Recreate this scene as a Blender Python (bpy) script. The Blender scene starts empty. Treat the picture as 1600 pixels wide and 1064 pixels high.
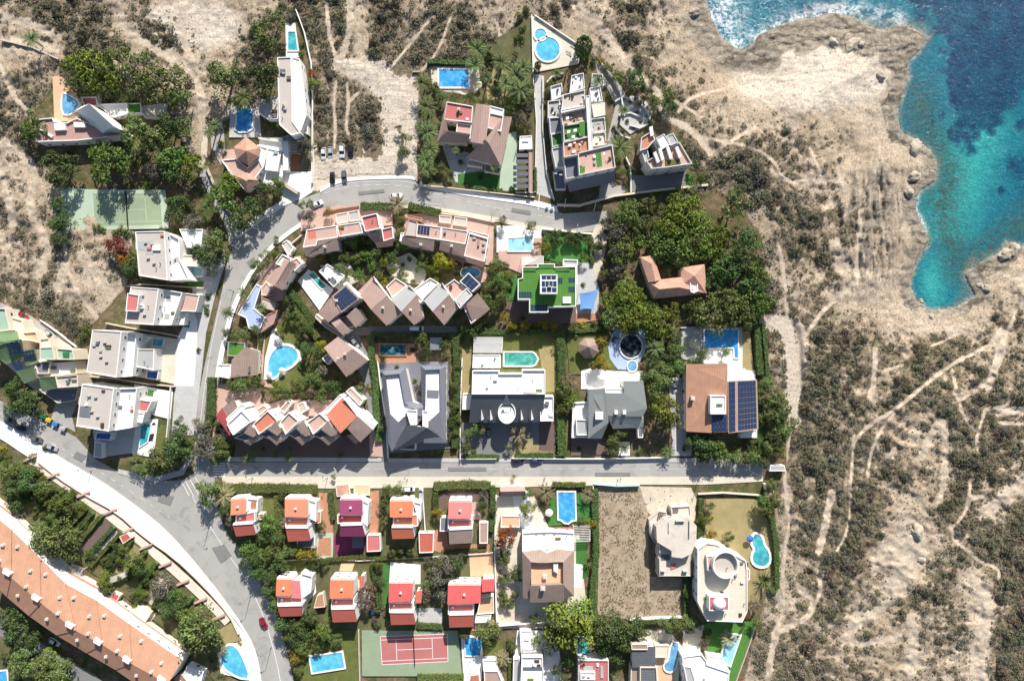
import bpy, bmesh, math, random
import numpy as np
from mathutils import Vector, noise as mnoise
R = random.Random(7)
rng = np.random.default_rng(11)
scene = bpy.context.scene
COL = scene.collection
H = 243.0                      # flying height of the drone, metres
S = 364.0 / 1600.0             # metres on the ground per photo pixel
SEA = -6.0
def P(px, py, z=0.0):
    k = S * (H - z) / H
    return ((px - 800) * k, (532 - py) * k, z)
def tag(o, label=None, cat=None, group=None, kind=None):
    if label: o['label'] = label
    if cat: o['category'] = cat
    if group: o['group'] = group
    if kind: o['kind'] = kind
    return o
def mk(name, verts, faces, mats, parent=None, loc=(0, 0, 0), idx=None, smooth=False):
    me = bpy.data.meshes.new(name)
    lx, ly, lz = loc
    me.from_pydata([(v[0]-lx, v[1]-ly, v[2]-lz) for v in verts], [], faces)
    for m in (mats if isinstance(mats, (list, tuple)) else [mats]): me.materials.append(m)
    if idx is not None: me.polygons.foreach_set('material_index', idx)
    bm = bmesh.new(); bm.from_mesh(me)
    bmesh.ops.recalc_face_normals(bm, faces=bm.faces)
    bm.to_mesh(me); bm.free()
    if smooth: me.polygons.foreach_set('use_smooth', [True]*len(me.polygons))
    return link(name, me, parent, None if parent else loc)
def link(name, data, parent=None, loc=None):
    o = bpy.data.objects.new(name, data); COL.objects.link(o)
    if parent: o.parent = parent
    if loc: o.location = loc
    return o
def empty(name, loc):
    o = bpy.data.objects.new(name, None); COL.objects.link(o); o.location = loc; o.empty_display_size = .5
    return o
def boxvf(x0, x1, y0, y1, z0, z1):
    v = [(x0,y0,z0),(x1,y0,z0),(x1,y1,z0),(x0,y1,z0),(x0,y0,z1),(x1,y0,z1),(x1,y1,z1),(x0,y1,z1)]
    return v, [(0,3,2,1),(4,5,6,7),(0,1,5,4),(1,2,6,5),(2,3,7,6),(3,0,4,7)]
class MB:
    def __init__(s): s.v=[]; s.f=[]; s.i=[]
    def add(s, v, f, mi=0):
        n=len(s.v); s.v+=list(v); s.f+=[tuple(a+n for a in q) for q in f]; s.i+=[mi]*len(f); return s
    def box(s, x0,x1,y0,y1,z0,z1, mi=0): return s.add(*boxvf(x0,x1,y0,y1,z0,z1), mi)
    def cyl(s, c, r0, r1, z0, z1, n=10, mi=0):
        v=[]; f=[]
        for k in range(n):
            a=2*math.pi*k/n; v.append((c[0]+r0*math.cos(a),c[1]+r0*math.sin(a),z0))
        for k in range(n):
            a=2*math.pi*k/n; v.append((c[0]+r1*math.cos(a),c[1]+r1*math.sin(a),z1))
        for k in range(n): f.append((k,(k+1)%n,n+(k+1)%n,n+k))
        f.append(tuple(range(n))[::-1]); f.append(tuple(range(n,2*n)))
        return s.add(v,f,mi)
    def tube(s, a, b, r0, r1, n=6, mi=0):
        a=Vector(a); b=Vector(b); d=(b-a).normalized(); u=d.orthogonal().normalized(); w=d.cross(u)
        v=[]; f=[]
        for (c,r) in ((a,r0),(b,r1)):
            for k in range(n):
                t=2*math.pi*k/n; v.append(tuple(c+u*(r*math.cos(t))+w*(r*math.sin(t))))
        for k in range(n): f.append((k,(k+1)%n,n+(k+1)%n,n+k))
        f.append(tuple(range(n))[::-1]); f.append(tuple(range(n,2*n)))
        return s.add(v,f,mi)
    def prism(s, pts, z0, z1, mi=0):
        n=len(pts); v=[(p[0],p[1],z0) for p in pts]+[(p[0],p[1],z1) for p in pts]
        f=[(k,(k+1)%n,n+(k+1)%n,n+k) for k in range(n)]+[tuple(range(n))[::-1],tuple(range(n,2*n))]
        return s.add(v,f,mi)
    def build(s, name, mats, parent=None, loc=(0,0,0), smooth=False):
        return mk(name, s.v, s.f, mats, parent, loc, s.i, smooth)
def area(p): return .5*sum(p[i][0]*p[(i+1)%len(p)][1]-p[(i+1)%len(p)][0]*p[i][1] for i in range(len(p)))
def inset(p, d):
    n=len(p); sg=1 if area(p)>0 else -1; out=[]
    for i in range(n):
        a=Vector(p[i-1][:2]); b=Vector(p[i][:2]); c=Vector(p[(i+1)%n][:2])
        e1=(b-a); e2=(c-b)
        if e1.length<1e-6 or e2.length<1e-6: out.append((b.x,b.y)); continue
        e1.normalize(); e2.normalize()
        n1=Vector((-e1.y,e1.x))*sg; n2=Vector((-e2.y,e2.x))*sg
        m=n1+n2
        if m.length<.2: m=n1.copy()
        m=m/max(.35,m.dot(n1)) if m.length>.2 else n1
        q=b+m*d; out.append((q.x,q.y))
    return out
def inpoly(x, y, p):
    c=False; n=len(p)
    for i in range(n):
        x1,y1=p[i][0],p[i][1]; x2,y2=p[i-1][0],p[i-1][1]
        if (y1>y)!=(y2>y) and x<(x2-x1)*(y-y1)/(y2-y1)+x1: c=not c
    return c
def smoothpoly(p, it=2, closed=True):
    for _ in range(it):
        q=[]; n=len(p)
        for i in range(n if closed else n-1):
            a=p[i]; b=p[(i+1)%n]
            q.append(tuple(.75*a[k]+.25*b[k] for k in range(2))); q.append(tuple(.25*a[k]+.75*b[k] for k in range(2)))
        if not closed: q=[p[0]]+q+[p[-1]]
        p=q
    return p
# ---------------------------------------------------------------- materials
MAT = {}
def nt(name):
    m=bpy.data.materials.new(name); m.use_nodes=True; t=m.node_tree; t.nodes.clear()
    out=t.nodes.new('ShaderNodeOutputMaterial'); b=t.nodes.new('ShaderNodeBsdfPrincipled')
    t.links.new(b.outputs[0],out.inputs[0]); MAT[name]=m
    return m,t,b
def N(t, typ, **kw):
    n=t.nodes.new(typ)
    for k,v in kw.items():
        if k in n.inputs.keys(): n.inputs[k].default_value=v
        else: setattr(n,k,v)
    return n
def noise(t, scale, detail=4, co=None, rough=.6, dist=0.):
    n=N(t,'ShaderNodeTexNoise'); n.inputs['Scale'].default_value=scale; n.inputs['Detail'].default_value=detail
    n.inputs['Roughness'].default_value=rough; n.inputs['Distortion'].default_value=dist
    if co is not None: t.links.new(co,n.inputs['Vector'])
    return n.outputs[0]
def ramp(t, src, a, b, ca=(0,0,0,1), cb=(1,1,1,1)):
    r=N(t,'ShaderNodeValToRGB'); r.color_ramp.elements[0].position=a; r.color_ramp.elements[1].position=b
    r.color_ramp.elements[0].color=ca; r.color_ramp.elements[1].color=cb; t.links.new(src,r.inputs[0]); return r.outputs[0]
def mix(t, fac, a, b, mode='MIX'):
    m=N(t,'ShaderNodeMix',data_type='RGBA',blend_type=mode)
    for sock,val in ((m.inputs[0],fac),(m.inputs[6],a),(m.inputs[7],b)):
        if isinstance(val,(int,float)): sock.default_value=val
        elif isinstance(val,tuple): sock.default_value=val if len(val)==4 else val+(1,)
        else: t.links.new(val,sock)
    return m.outputs[2]
def math_(t, op, a, b=0., clamp=False):
    m=N(t,'ShaderNodeMath',operation=op,use_clamp=clamp)
    for s_,v in ((m.inputs[0],a),(m.inputs[1],b)):
        if isinstance(v,(int,float)): s_.default_value=v
        else: t.links.new(v,s_)
    return m.outputs[0]
def attr(t, name):
    a=N(t,'ShaderNodeAttribute',attribute_name=name); return a.outputs['Fac']
def sc(c, k): return tuple(min(1,x*k) for x in c)+(1,)
def M(name, c, v=.15, s=.35, s2=3., rough=.85, bump=0., tiles=None, lines=None, metal=0., stain=0., stainc=(.12,.1,.08), spec=.3):
    m,t,b=nt(name); co=N(t,'ShaderNodeTexCoord').outputs['Object']
    f=mix(t,.45,noise(t,s,5,co),noise(t,s2,3,co))
    col=mix(t,ramp(t,f,.32,.68),sc(c,1-v),sc(c,1+v))
    if tiles:      # paving or roof tiles seen as faint courses
        br=N(t,'ShaderNodeTexBrick'); t.links.new(co,br.inputs['Vector']); br.inputs['Scale'].default_value=1.
        br.inputs['Brick Width'].default_value=tiles[0]; br.inputs['Row Height'].default_value=tiles[1]
        br.inputs['Mortar Size'].default_value=tiles[2]; br.inputs['Color1'].default_value=(1,1,1,1); br.inputs['Color2'].default_value=(tiles[4],)*3+(1,); br.inputs['Mortar'].default_value=(tiles[3],)*3+(1,)
        col=mix(t,1.,col,br.outputs[0],'MULTIPLY')
    if lines:
        w=N(t,'ShaderNodeTexWave',bands_direction=lines[0]); w.inputs['Scale'].default_value=lines[1]; w.inputs['Distortion'].default_value=1.2; w.inputs['Detail'].default_value=2; w.inputs['Detail Scale'].default_value=.6
        t.links.new(co,w.inputs['Vector'])
        col=mix(t,1.,col,ramp(t,w.outputs[0],.0,.8,(lines[2],)*3+(1,)),'MULTIPLY')
    if stain: col=mix(t,math_(t,'MULTIPLY',ramp(t,noise(t,.22,6,co,.7,.6),.52,.72),stain),col,stainc)
    t.links.new(col,b.inputs['Base Color'])
    b.inputs['Roughness'].default_value=rough; b.inputs['Metallic'].default_value=metal; b.inputs['Specular IOR Level'].default_value=spec
    if bump:
        bp=N(t,'ShaderNodeBump'); bp.inputs['Strength'].default_value=.6; bp.inputs['Distance'].default_value=bump
        t.links.new(f,bp.inputs['Height']); t.links.new(bp.outputs[0],b.inputs['Normal'])
    return m
M('white',(.77,.75,.71),.05,.3,2.,.8,stain=.18,stainc=(.5,.47,.42))
M('white_roof',(.78,.765,.735),.05,.25,2.,.8,stain=.2,stainc=(.45,.42,.38))
M('white_step',(.68,.67,.65),.06,.4,3.,.8,stain=.25,stainc=(.4,.38,.34))
M('stone_white',(.58,.57,.55),.1,.4,3.,.85,stain=.45,stainc=(.3,.29,.27))
M('cream',(.66,.58,.46),.07,.3,2.,.85,stain=.2,stainc=(.4,.34,.26))
M('grey_roof',(.46,.415,.37),.08,.25,3.,.9,stain=.25,stainc=(.3,.27,.24))
M('greypale',(.37,.37,.365),.08,.25,3.,.9,stain=.2,stainc=(.35,.33,.3))
M('concrete',(.56,.50,.43),.12,.3,2.,.9,stain=.5,stainc=(.26,.22,.18))
M('tile_brown',(.32,.235,.195),.14,.4,4.,.85,.05,lines=('X',.38,.86),stain=.35,stainc=(.15,.11,.09))
M('tile_pink',(.39,.27,.225),.12,.4,4.,.85,.05,lines=('X',.38,.88),stain=.3,stainc=(.22,.15,.12))
M('tile_terra',(.52,.30,.215),.14,.4,4.,.85,.05,tiles=(.9,.9,.06,.7,.85),stain=.25,stainc=(.25,.15,.1))
M('tile_orange',(.41,.225,.145),.16,.4,4.,.85,.05,lines=('X',.38,.9),stain=.22,stainc=(.3,.16,.1))
M('roof_red',(.47,.12,.085),.09,.3,3.,.8,.03,lines=('X',.4,.86),stain=.25,stainc=(.3,.07,.05))
M('roof_redorange',(.54,.155,.08),.09,.3,3.,.8,.03,lines=('X',.4,.86),stain=.25,stainc=(.35,.09,.05))
M('roof_salmon',(.54,.185,.115),.08,.3,3.,.8,.03,lines=('X',.4,.88),stain=.22,stainc=(.38,.15,.1))
M('roof_pink',(.52,.165,.16),.09,.3,3.,.8,.03,lines=('X',.4,.86),stain=.22,stainc=(.35,.12,.11))
M('roof_crimson',(.47,.085,.085),.09,.3,3.,.8,.03,lines=('X',.4,.86),stain=.2,stainc=(.28,.05,.05))
M('roof_purple',(.22,.04,.10),.1,.3,3.,.8,.03,lines=('X',.4,.86),stain=.2,stainc=(.12,.03,.06))
M('terrace_red',(.47,.15,.14),.08,.3,3.,.85,tiles=(.8,.8,.05,.85,.93),stain=.2,stainc=(.3,.12,.1))
M('terrace_dusty',(.42,.26,.225),.08,.3,3.,.85,tiles=(.8,.8,.05,.85,.93),stain=.2,stainc=(.3,.18,.15))
M('terrace_pink',(.52,.345,.285),.08,.3,3.,.85,tiles=(1.2,1.2,.06,.86,.94),stain=.2,stainc=(.4,.27,.22))
M('terrace_peach',(.66,.42,.26),.08,.3,3.,.85,tiles=(1.2,1.2,.06,.88,.94),stain=.2,stainc=(.45,.28,.18))
M('slate',(.13,.135,.15),.12,.3,3.,.75,.04,lines=('Y',.4,.8),stain=.2,stainc=(.2,.2,.2))
M('slate_light',(.175,.18,.21),.08,.3,3.,.75,.04,lines=('Y',.4,.85),stain=.2,stainc=(.18,.18,.18))
M('olive_roof',(.24,.26,.245),.06,.3,3.,.7,.0,lines=('X',.8,.93),stain=.15,stainc=(.16,.17,.15))
M('green_roof',(.17,.25,.12),.10,.3,3.,.85,.03,lines=('Y',1.2,.8),stain=.3,stainc=(.1,.14,.08))
M('mint',(.30,.42,.32),.08,.3,3.,.85,stain=.2,stainc=(.2,.28,.2))
M('turf',(.075,.20,.035),.14,.5,5.,.95,.03,lines=('X',.35,.88))
M('turf_dark',(.05,.16,.035),.16,.5,5.,.95,.03)
M('lawn',(.11,.125,.032),.3,.3,4.,.95,.04,stain=.5,stainc=(.25,.19,.09))
M('lawn_dry',(.31,.25,.12),.22,.2,4.,.95,.04,stain=.5,stainc=(.16,.17,.05))
M('asphalt',(.20,.195,.19),.12,.08,4.,.9,.01,stain=.4,stainc=(.13,.125,.12))
M('asphalt_light',(.35,.335,.31),.14,.08,4.,.9,.01,stain=.65,stainc=(.19,.18,.17))
M('paving_white',(.80,.78,.74),.06,.2,3.,.85,tiles=(2.4,2.4,.06,.9,.96),stain=.25,stainc=(.5,.46,.4))
M('paving_cream',(.62,.56,.45),.08,.2,3.,.85,tiles=(2.,1.,.05,.88,.94),stain=.3,stainc=(.42,.36,.28))
M('paving_grey',(.47,.46,.44),.08,.2,3.,.85,tiles=(1.6,1.6,.06,.85,.93),stain=.3,stainc=(.25,.24,.22))
M('paving_terra',(.46,.23,.14),.1,.2,3.,.85,tiles=(.7,.7,.05,.82,.9),stain=.3,stainc=(.3,.16,.1))
M('paving_brown',(.16,.11,.095),.12,.2,3.,.85,tiles=(.7,.7,.05,.82,.9),stain=.3,stainc=(.13,.09,.07))  # brown paving, darkened to carry the shade of the row-house courtyard
M('deck_wood',(.40,.17,.07),.14,.4,4.,.75,lines=('X',.4,.6))
M('deck_blue',(.36,.44,.60),.06,.2,3.,.8,stain=.2,stainc=(.25,.3,.42))
M('court_green',(.25,.31,.20),.1,.15,3.,.9,stain=.45,stainc=(.30,.36,.24))
M('court_mint',(.38,.46,.35),.08,.15,3.,.9,stain=.3,stainc=(.5,.54,.44))
M('court_red',(.42,.15,.14),.1,.15,3.,.9,stain=.35,stainc=(.46,.17,.14))
M('gardenbed',(.105,.10,.045),.45,.3,3.,.95,.05,stain=.6,stainc=(.06,.075,.02))
M('soil',(.17,.135,.08),.35,.25,3.,.95,.05,stain=.5,stainc=(.10,.10,.04))
M('rough_plot',(.33,.255,.18),.38,.5,4.,.95,.15,stain=.7,stainc=(.52,.43,.32))
M('gravel',(.55,.475,.375),.2,.5,5.,.95,.03,stain=.4,stainc=(.28,.22,.16))
M('paint_white',(.78,.78,.76),.05,.5,3.,.7,stain=.4,stainc=(.4,.4,.39))
M('wall_stone',(.52,.44,.35),.15,.4,3.,.9,stain=.4,stainc=(.3,.25,.19))
M('wall_pink',(.68,.575,.495),.08,.4,3.,.9,stain=.25,stainc=(.42,.33,.26))
M('metal_dark',(.05,.05,.055),.1,1.,5.,.5,metal=.6)
M('metal_grey',(.35,.36,.37),.1,1.,5.,.45,metal=.7)
M('wood_dark',(.07,.04,.025),.2,.5,5.,.7)
M('bark',(.12,.085,.06),.25,2.,9.,.95,.05)
M('awning_blue',(.05,.13,.36),.06,.5,4.,.8)
M('sail_blue',(.13,.28,.55),.05,.3,3.,.8)
M('rubber',(.02,.02,.02),.1,1,5,.8)
M('rock',(.40,.345,.265),.2,.25,2.,.95,.15,stain=.5,stainc=(.22,.185,.14))
M('awning_beige',(.62,.55,.38),.05,.5,4.,.8)
M('tarp_aqua',(.30,.50,.50),.08,.5,4.,.6)
M('bin_green',(.03,.16,.06),.1,1,5,.5); M('bin_blue',(.05,.2,.5),.1,1,5,.5); M('bin_yellow',(.55,.42,.04),.1,1,5,.5); M('bin_grey',(.42,.43,.44),.1,1,5,.5)
M('terracotta_pot',(.45,.13,.05),.1,1,5,.8)
def glass_dark(name, c, rough=.12):
    m,t,b=nt(name); b.inputs['Base Color'].default_value=c+(1,); b.inputs['Roughness'].default_value=rough; b.inputs['Specular IOR Level'].default_value=.6; return m
glass_dark('glass',(.03,.04,.05)); glass_dark('glass_car',(.02,.022,.025),.08); glass_dark('lamp_white',(.75,.75,.72),.3); glass_dark('lamp_red',(.4,.02,.02),.3)
def solar_mat():
    m,t,b=nt('solar'); co=N(t,'ShaderNodeTexCoord').outputs['Object']
    br=N(t,'ShaderNodeTexBrick',offset=0.); t.links.new(co,br.inputs['Vector']); br.inputs['Scale'].default_value=1.
    br.inputs['Brick Width'].default_value=.17; br.inputs['Row Height'].default_value=.17; br.inputs['Mortar Size'].default_value=.006
    br.inputs['Color1'].default_value=(.018,.035,.085,1); br.inputs['Color2'].default_value=(.022,.042,.10,1); br.inputs['Mortar'].default_value=(.06,.08,.12,1)
    oi=N(t,'ShaderNodeObjectInfo').outputs['Random']
    col=mix(t,math_(t,'MULTIPLY',oi,.35),br.outputs[0],(.04,.06,.10,1))
    t.links.new(col,b.inputs['Base Color']); b.inputs['Roughness'].default_value=.22; b.inputs['Specular IOR Level'].default_value=.4
solar_mat()
def pool_mat(name, c, deep):
    m,t,b=nt(name); co=N(t,'ShaderNodeTexCoord').outputs['Object']
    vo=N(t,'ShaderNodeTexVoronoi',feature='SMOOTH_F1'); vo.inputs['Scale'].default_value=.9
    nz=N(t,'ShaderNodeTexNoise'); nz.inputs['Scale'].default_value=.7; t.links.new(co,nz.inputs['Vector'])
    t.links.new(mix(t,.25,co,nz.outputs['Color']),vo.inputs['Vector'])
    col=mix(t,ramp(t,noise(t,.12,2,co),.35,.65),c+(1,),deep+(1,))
    col=mix(t,math_(t,'MULTIPLY',ramp(t,vo.outputs[0],.35,.75),.22),col,(.55,.8,.85,1))  # pale web paints caustic light into the opaque water colour
    t.links.new(col,b.inputs['Base Color']); b.inputs['Roughness'].default_value=.06; b.inputs['IOR'].default_value=1.33
    bp=N(t,'ShaderNodeBump'); bp.inputs['Strength'].default_value=.25; bp.inputs['Distance'].default_value=.05
    t.links.new(noise(t,1.6,3,co),bp.inputs['Height']); t.links.new(bp.outputs[0],b.inputs['Normal'])
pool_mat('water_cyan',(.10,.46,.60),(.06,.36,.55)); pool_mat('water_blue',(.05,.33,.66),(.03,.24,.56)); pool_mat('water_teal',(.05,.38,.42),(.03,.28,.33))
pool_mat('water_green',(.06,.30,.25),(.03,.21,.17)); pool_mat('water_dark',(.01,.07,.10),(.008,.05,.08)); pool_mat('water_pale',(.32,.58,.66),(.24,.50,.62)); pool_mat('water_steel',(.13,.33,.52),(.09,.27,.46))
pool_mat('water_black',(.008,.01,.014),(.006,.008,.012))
def leaf_mat(name, c, tip):
    m,t,b=nt(name); g=N(t,'ShaderNodeNewGeometry'); oi=N(t,'ShaderNodeObjectInfo').outputs['Random']
    co=N(t,'ShaderNodeTexCoord').outputs['Object']
    f=mix(t,.55,g.outputs['Random Per Island'],noise(t,2.8,2,co))
    col=mix(t,ramp(t,f,.25,.78),c+(1,),tip+(1,))
    hs=N(t,'ShaderNodeHueSaturation'); t.links.new(col,hs.inputs['Color'])
    t.links.new(math_(t,'ADD',math_(t,'MULTIPLY',oi,.05),.475),hs.inputs['Hue']); t.links.new(math_(t,'ADD',math_(t,'MULTIPLY',oi,.5),.75),hs.inputs['Value'])
    t.links.new(hs.outputs[0],b.inputs['Base Color']); b.inputs['Roughness'].default_value=.7; b.inputs['Specular IOR Level'].default_value=.2
for nm,c,tp in (('leaf_dark',(.032,.062,.02),(.115,.17,.05)),('leaf_green',(.06,.11,.024),(.165,.23,.05)),('leaf_bright',(.08,.125,.018),(.225,.28,.045)),
    ('leaf_olive',(.07,.10,.028),(.185,.225,.068)),('leaf_scrub',(.075,.07,.04),(.21,.19,.12)),('leaf_sage',(.06,.07,.038),(.165,.175,.10)),('leaf_grey',(.075,.072,.052),(.20,.185,.14)),('leaf_brown',(.095,.075,.052),(.25,.195,.135)),('leaf_yellow',(.15,.13,.015),(.42,.36,.035)),
    ('leaf_orange',(.16,.07,.015),(.40,.17,.03)),('leaf_red',(.10,.015,.015),(.24,.04,.035)),('leaf_palm',(.045,.07,.022),(.18,.22,.075)),('leaf_palmdry',(.17,.15,.075),(.36,.32,.17)),('leaf_hedge',(.03,.055,.016),(.10,.135,.035)),('leaf_hedgelt',(.085,.095,.025),(.20,.20,.06))):
    leaf_mat(nm,c,tp)
# ---------------------------------------------------------------- terrain, one sheet
def vnoise(x, y, seed=0):
    xi=np.floor(x).astype(np.int64); yi=np.floor(y).astype(np.int64); fx=x-xi; fy=y-yi
    fx=fx*fx*(3-2*fx); fy=fy*fy*(3-2*fy)
    def h(a,b):
        n=(a*374761393+b*668265263+seed*974711)&0xffffffff; n=((n^(n>>13))*1274126177)&0xffffffff; return ((n^(n>>16))&0xffff)/65535.
    return (h(xi,yi)*(1-fx)+h(xi+1,yi)*fx)*(1-fy)+(h(xi,yi+1)*(1-fx)+h(xi+1,yi+1)*fx)*fy
def fbm(x, y, o=4, seed=0):
    a=.5; s=0; t=0
    for k in range(o): s=s+a*vnoise(x*2**k,y*2**k,seed+k); t+=a; a*=.55
    return s/t
def npin(X, Y, p):
    c=np.zeros(X.shape,bool); n=len(p)
    for i in range(n):
        x1,y1=p[i]; x2,y2=p[i-1]
        if y1==y2: continue
        c^=((y1>Y)!=(y2>Y))&(X<(x2-x1)*(Y-y1)/(y2-y1)+x1)
    return c
def npdist(X, Y, p, closed=False):
    d=np.full(X.shape,1e9); n=len(p)
    for i in range(n if closed else n-1):
        x1,y1=p[i]; x2,y2=p[(i+1)%n]; dx=x2-x1; dy=y2-y1
        t=np.clip(((X-x1)*dx+(Y-y1)*dy)/max(dx*dx+dy*dy,1e-9),0,1)
        d=np.minimum(d,np.hypot(X-x1-t*dx,Y-y1-t*dy))
    return d
def sstep(a,b,x): t=np.clip((x-a)/(b-a),0,1); return t*t*(3-2*t)
COAST=[(1098,-9000),(1100,-300),(1103,0),(1113,30),(1127,58),(1150,76),(1166,78),(1187,55),(1222,38),(1250,30),(1273,27),(1300,20),(1332,26),(1359,42),(1380,46),(1404,38),(1430,46),(1449,60),(1436,80),(1418,100),(1420,120),(1414,140),(1406,160),(1402,185),(1408,206),(1436,222),(1452,234),(1464,255),(1462,282),(1440,296),(1430,310),(1433,335),(1447,362),(1452,378),(1440,397),(1430,416),(1422,448),(1432,470),(1455,484),(1489,482),(1525,462),(1512,440),(1508,428),(1528,412),(1550,402),(1566,392),(1573,378),(1600,384),(1660,392),(9000,600),(9000,-9000)]
URBAN=[(-9000,470),(0,472),(60,497),(120,535),(140,512),(197,448),(208,362),(95,292),(50,235),(48,182),(85,130),(110,140),(150,150),(262,155),(262,185),(310,260),(318,200),(400,170),(430,80),(443,30),(470,30),(490,130),(492,282),(560,275),(648,272),(655,140),(690,100),(740,100),(825,20),(910,75),(975,125),(1000,170),(1060,200),(1105,290),(1150,315),(1190,370),(1200,480),(1180,505),(1195,620),(1225,640),(1230,730),(1212,770),(1210,880),(1190,960),(1150,1110),(1150,9000),(-9000,9000)]
SCRUB=["7788786171100001158888088336642225664267510000000000000000000000",
"4478887178510003778888088678874444600456541000000000000000000000",
"2256888618861005881888088788887666000266541000000000000000000000",
"1224888815881048881887088888887877000516621100000000000000000000",
"3345888861154168881888008887788877000664654310000000000000000000",
"5777888888116168881888700088888888000076665421000000000000000000",
"7777777888813......888881000200000000077667631100000000000000000",
"7777......812.....8888870003.........007776632221000000000000000",
"6877......81......9888881006..........07776744444442400000000000",
"2788......81......9999882106............246676665442100000000000",
"1188......61......0000000104............237877775523200000000000",
"2113..............0000000000............255787764523300000000000",
"6213....................................223457776443420000000000"]
RIGHT=["63235775464200000000","85224654563200000000","77335555632100000000","78233345421100000000","87643344310000000021","77654333200000000122","00655554321000000233","50057567544210001266","65056767765438997634","75016777665539998455","76006777655288854665","77006677554378664876","77100877654566768998","77337676565433689999","77356676565422568876","74256675656432578776","73235658665653457875","61565677667434578653","76584388987423588646","76585488997211588778","76895588896111268989","77686378994111257899","76784358896111554489","88773388853364652278","87763388644466561178","88162578655454563178","77168765545235564279","91168876434233455179","91078877443423444188","80078878544433444178"]
LEFT=["5435","2433","34465662","44453526","55452162","86662112","09887412","..788521","...87..."]
dens=np.zeros((43,64))
for r in range(43):
    row=SCRUB[r] if r<13 else (LEFT[r-13] if r-13<9 else '').ljust(44,'.')+RIGHT[r-13]
    for c,ch in enumerate(row.ljust(64,'0')[:64]): dens[r,c]=0 if ch=='.' else int(ch)/9.
for r in range(8,30): dens[r,46:57]=np.minimum(1,dens[r,46:57]*1.25)
def samp(A, X, Y):       # bilinear lookup on the 25 px cells
    u=np.clip(X/25.-.5,0,62.999); v=np.clip(Y/25.-.5,0,41.999); i=u.astype(int); j=v.astype(int); fx=u-i; fy=v-j
    return (A[j,i]*(1-fx)+A[j,i+1]*fx)*(1-fy)+(A[j+1,i]*(1-fx)+A[j+1,i+1]*fx)*fy
PATHS=[([(305,-20),(280,30),(290,75),(305,110),(313,150),(318,200),(320,260)],7),([(180,-10),(190,25),(200,50),(230,70),(265,90),(300,105)],6),([(265,80),(300,110)],9),
([(545,-20),(548,40),(540,70),(530,100)],6),([(530,100),(560,110),(620,130),(640,200),(640,270)],16),([(590,120),(620,160),(620,230)],22),([(525,128),(521,160),(524,190),(523,228)],1.6),([(542,130),(545,165),(540,200),(545,210)],1.6),([(560,145),(545,160)],1.4),
([(510,10),(515,60),(530,105)],2),([(672,30),(620,95),(605,110)],1.4),([(705,25),(685,80),(660,110)],1.4),([(775,30),(785,70)],1.3),
([(900,10),(940,40),(965,75),(985,105),(1010,130),(1030,145),(1040,190),(1060,190),(1095,215),(1110,240)],5),([(1030,145),(1075,170),(1090,180)],1.5),([(1110,240),(1150,215),(1180,200)],2),([(1060,175),(1080,150),(1130,140)],2),
([(1190,505),(1225,500),(1232,520),(1240,560),(1240,610),(1239,655)],14),([(1215,510),(1250,500),(1255,560),(1245,620)],8),([(1255,530),(1285,485),(1310,465),(1335,445),(1350,400)],2.5),([(1232,500),(1222,400),(1215,380)],2.),
([(1237,655),(1232,690),(1225,740),(1230,790),(1234,815),(1228,850),(1222,900),(1226,930),(1222,965),(1210,985)],2),([(1200,1070),(1205,1020),(1215,985)],6),([(1210,990),(1240,975),(1268,960),(1270,935),(1255,925),(1248,915)],4.5),([(1268,955),(1285,920),(1275,890)],2.5),
([(1330,770),(1328,810),(1320,840),(1308,860)],1.5),([(1328,770),(1332,720),(1335,680)],1.5),([(1335,690),(1355,665),(1400,640),(1440,605),(1475,578),(1500,562),(1530,548),(1545,540)],2.3),([(1355,745),(1362,700),(1380,665),(1398,645)],1.8),
([(1368,545),(1367,580),(1360,620)],3.5),([(1380,580),(1410,570)],1.5),([(1100,215),(1200,235),(1230,290),(1290,285)],1.6),([(1205,265),(1225,285),(1280,280),(1320,285)],1.5),([(1265,230),(1290,290)],1.2),([(1310,260),(1320,300)],3),
([(1488,578),(1495,610),(1488,610),(1500,625),(1502,645),(1522,670),(1526,672)],1.8),([(1500,625),(1530,605),(1545,600),(1560,540),(1575,520),(1590,480),(1600,470)],2),([(1545,545),(1565,510),(1570,545),(1555,580),(1545,610)],6),([(1540,640),(1530,670),(1525,690),(1530,705)],1.8),([(1540,640),(1570,635),(1580,625)],1.5),
([(1516,750),(1515,780),(1508,800),(1495,818),(1485,825)],2),([(1515,778),(1535,775)],3),([(1485,822),(1492,845),(1500,850),(1535,880),(1555,885),(1562,895),(1560,905)],2),([(1455,540),(1470,535),(1500,520)],1.2),([(1560,645),(1600,640)],5),([(1562,660),(1600,662)],2),
([(1440,715),(1475,640),(1480,720),(1470,780)],7),([(1375,880),(1400,850),(1440,850),(1420,880),(1400,920)],22),([(1520,900),(1540,930),(1540,980),(1525,1020),(1530,1070)],16),([(1540,800),(1600,755)],14),([(1425,970),(1430,1000),(1420,1060)],10),([(1390,940),(1330,980),(1330,1010),(1400,995)],6),([(1340,960),(1320,1000)],8),
([(1300,770),(1290,820),(1280,860)],5),([(1320,420),(1305,380)],12),([(1335,480),(1345,330)],3),([(0,75),(60,80),(90,95)],1.5),([(0,100),(20,150),(40,170)],2.5),([(170,85),(195,110),(212,135)],2.2),([(0,220),(60,260),(40,330),(80,380),(60,430)],7),([(100,380),(110,440),(150,495),(160,507)],2.5),([(0,260),(20,350)],6),([(130,400),(180,470),(180,500)],12),([(100,420),(90,450)],10),([(0,25),(60,40),(90,60)],8),([(20,60),(90,75)],5)]
MAXP=1  # all wild paths are worn into the ground itself
xs=np.concatenate([[-9000,-4000,-2000,-1000,-500,-250],np.arange(-110,1711,2.5),[1850,2100,2600,3600,5600,10500]])
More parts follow.
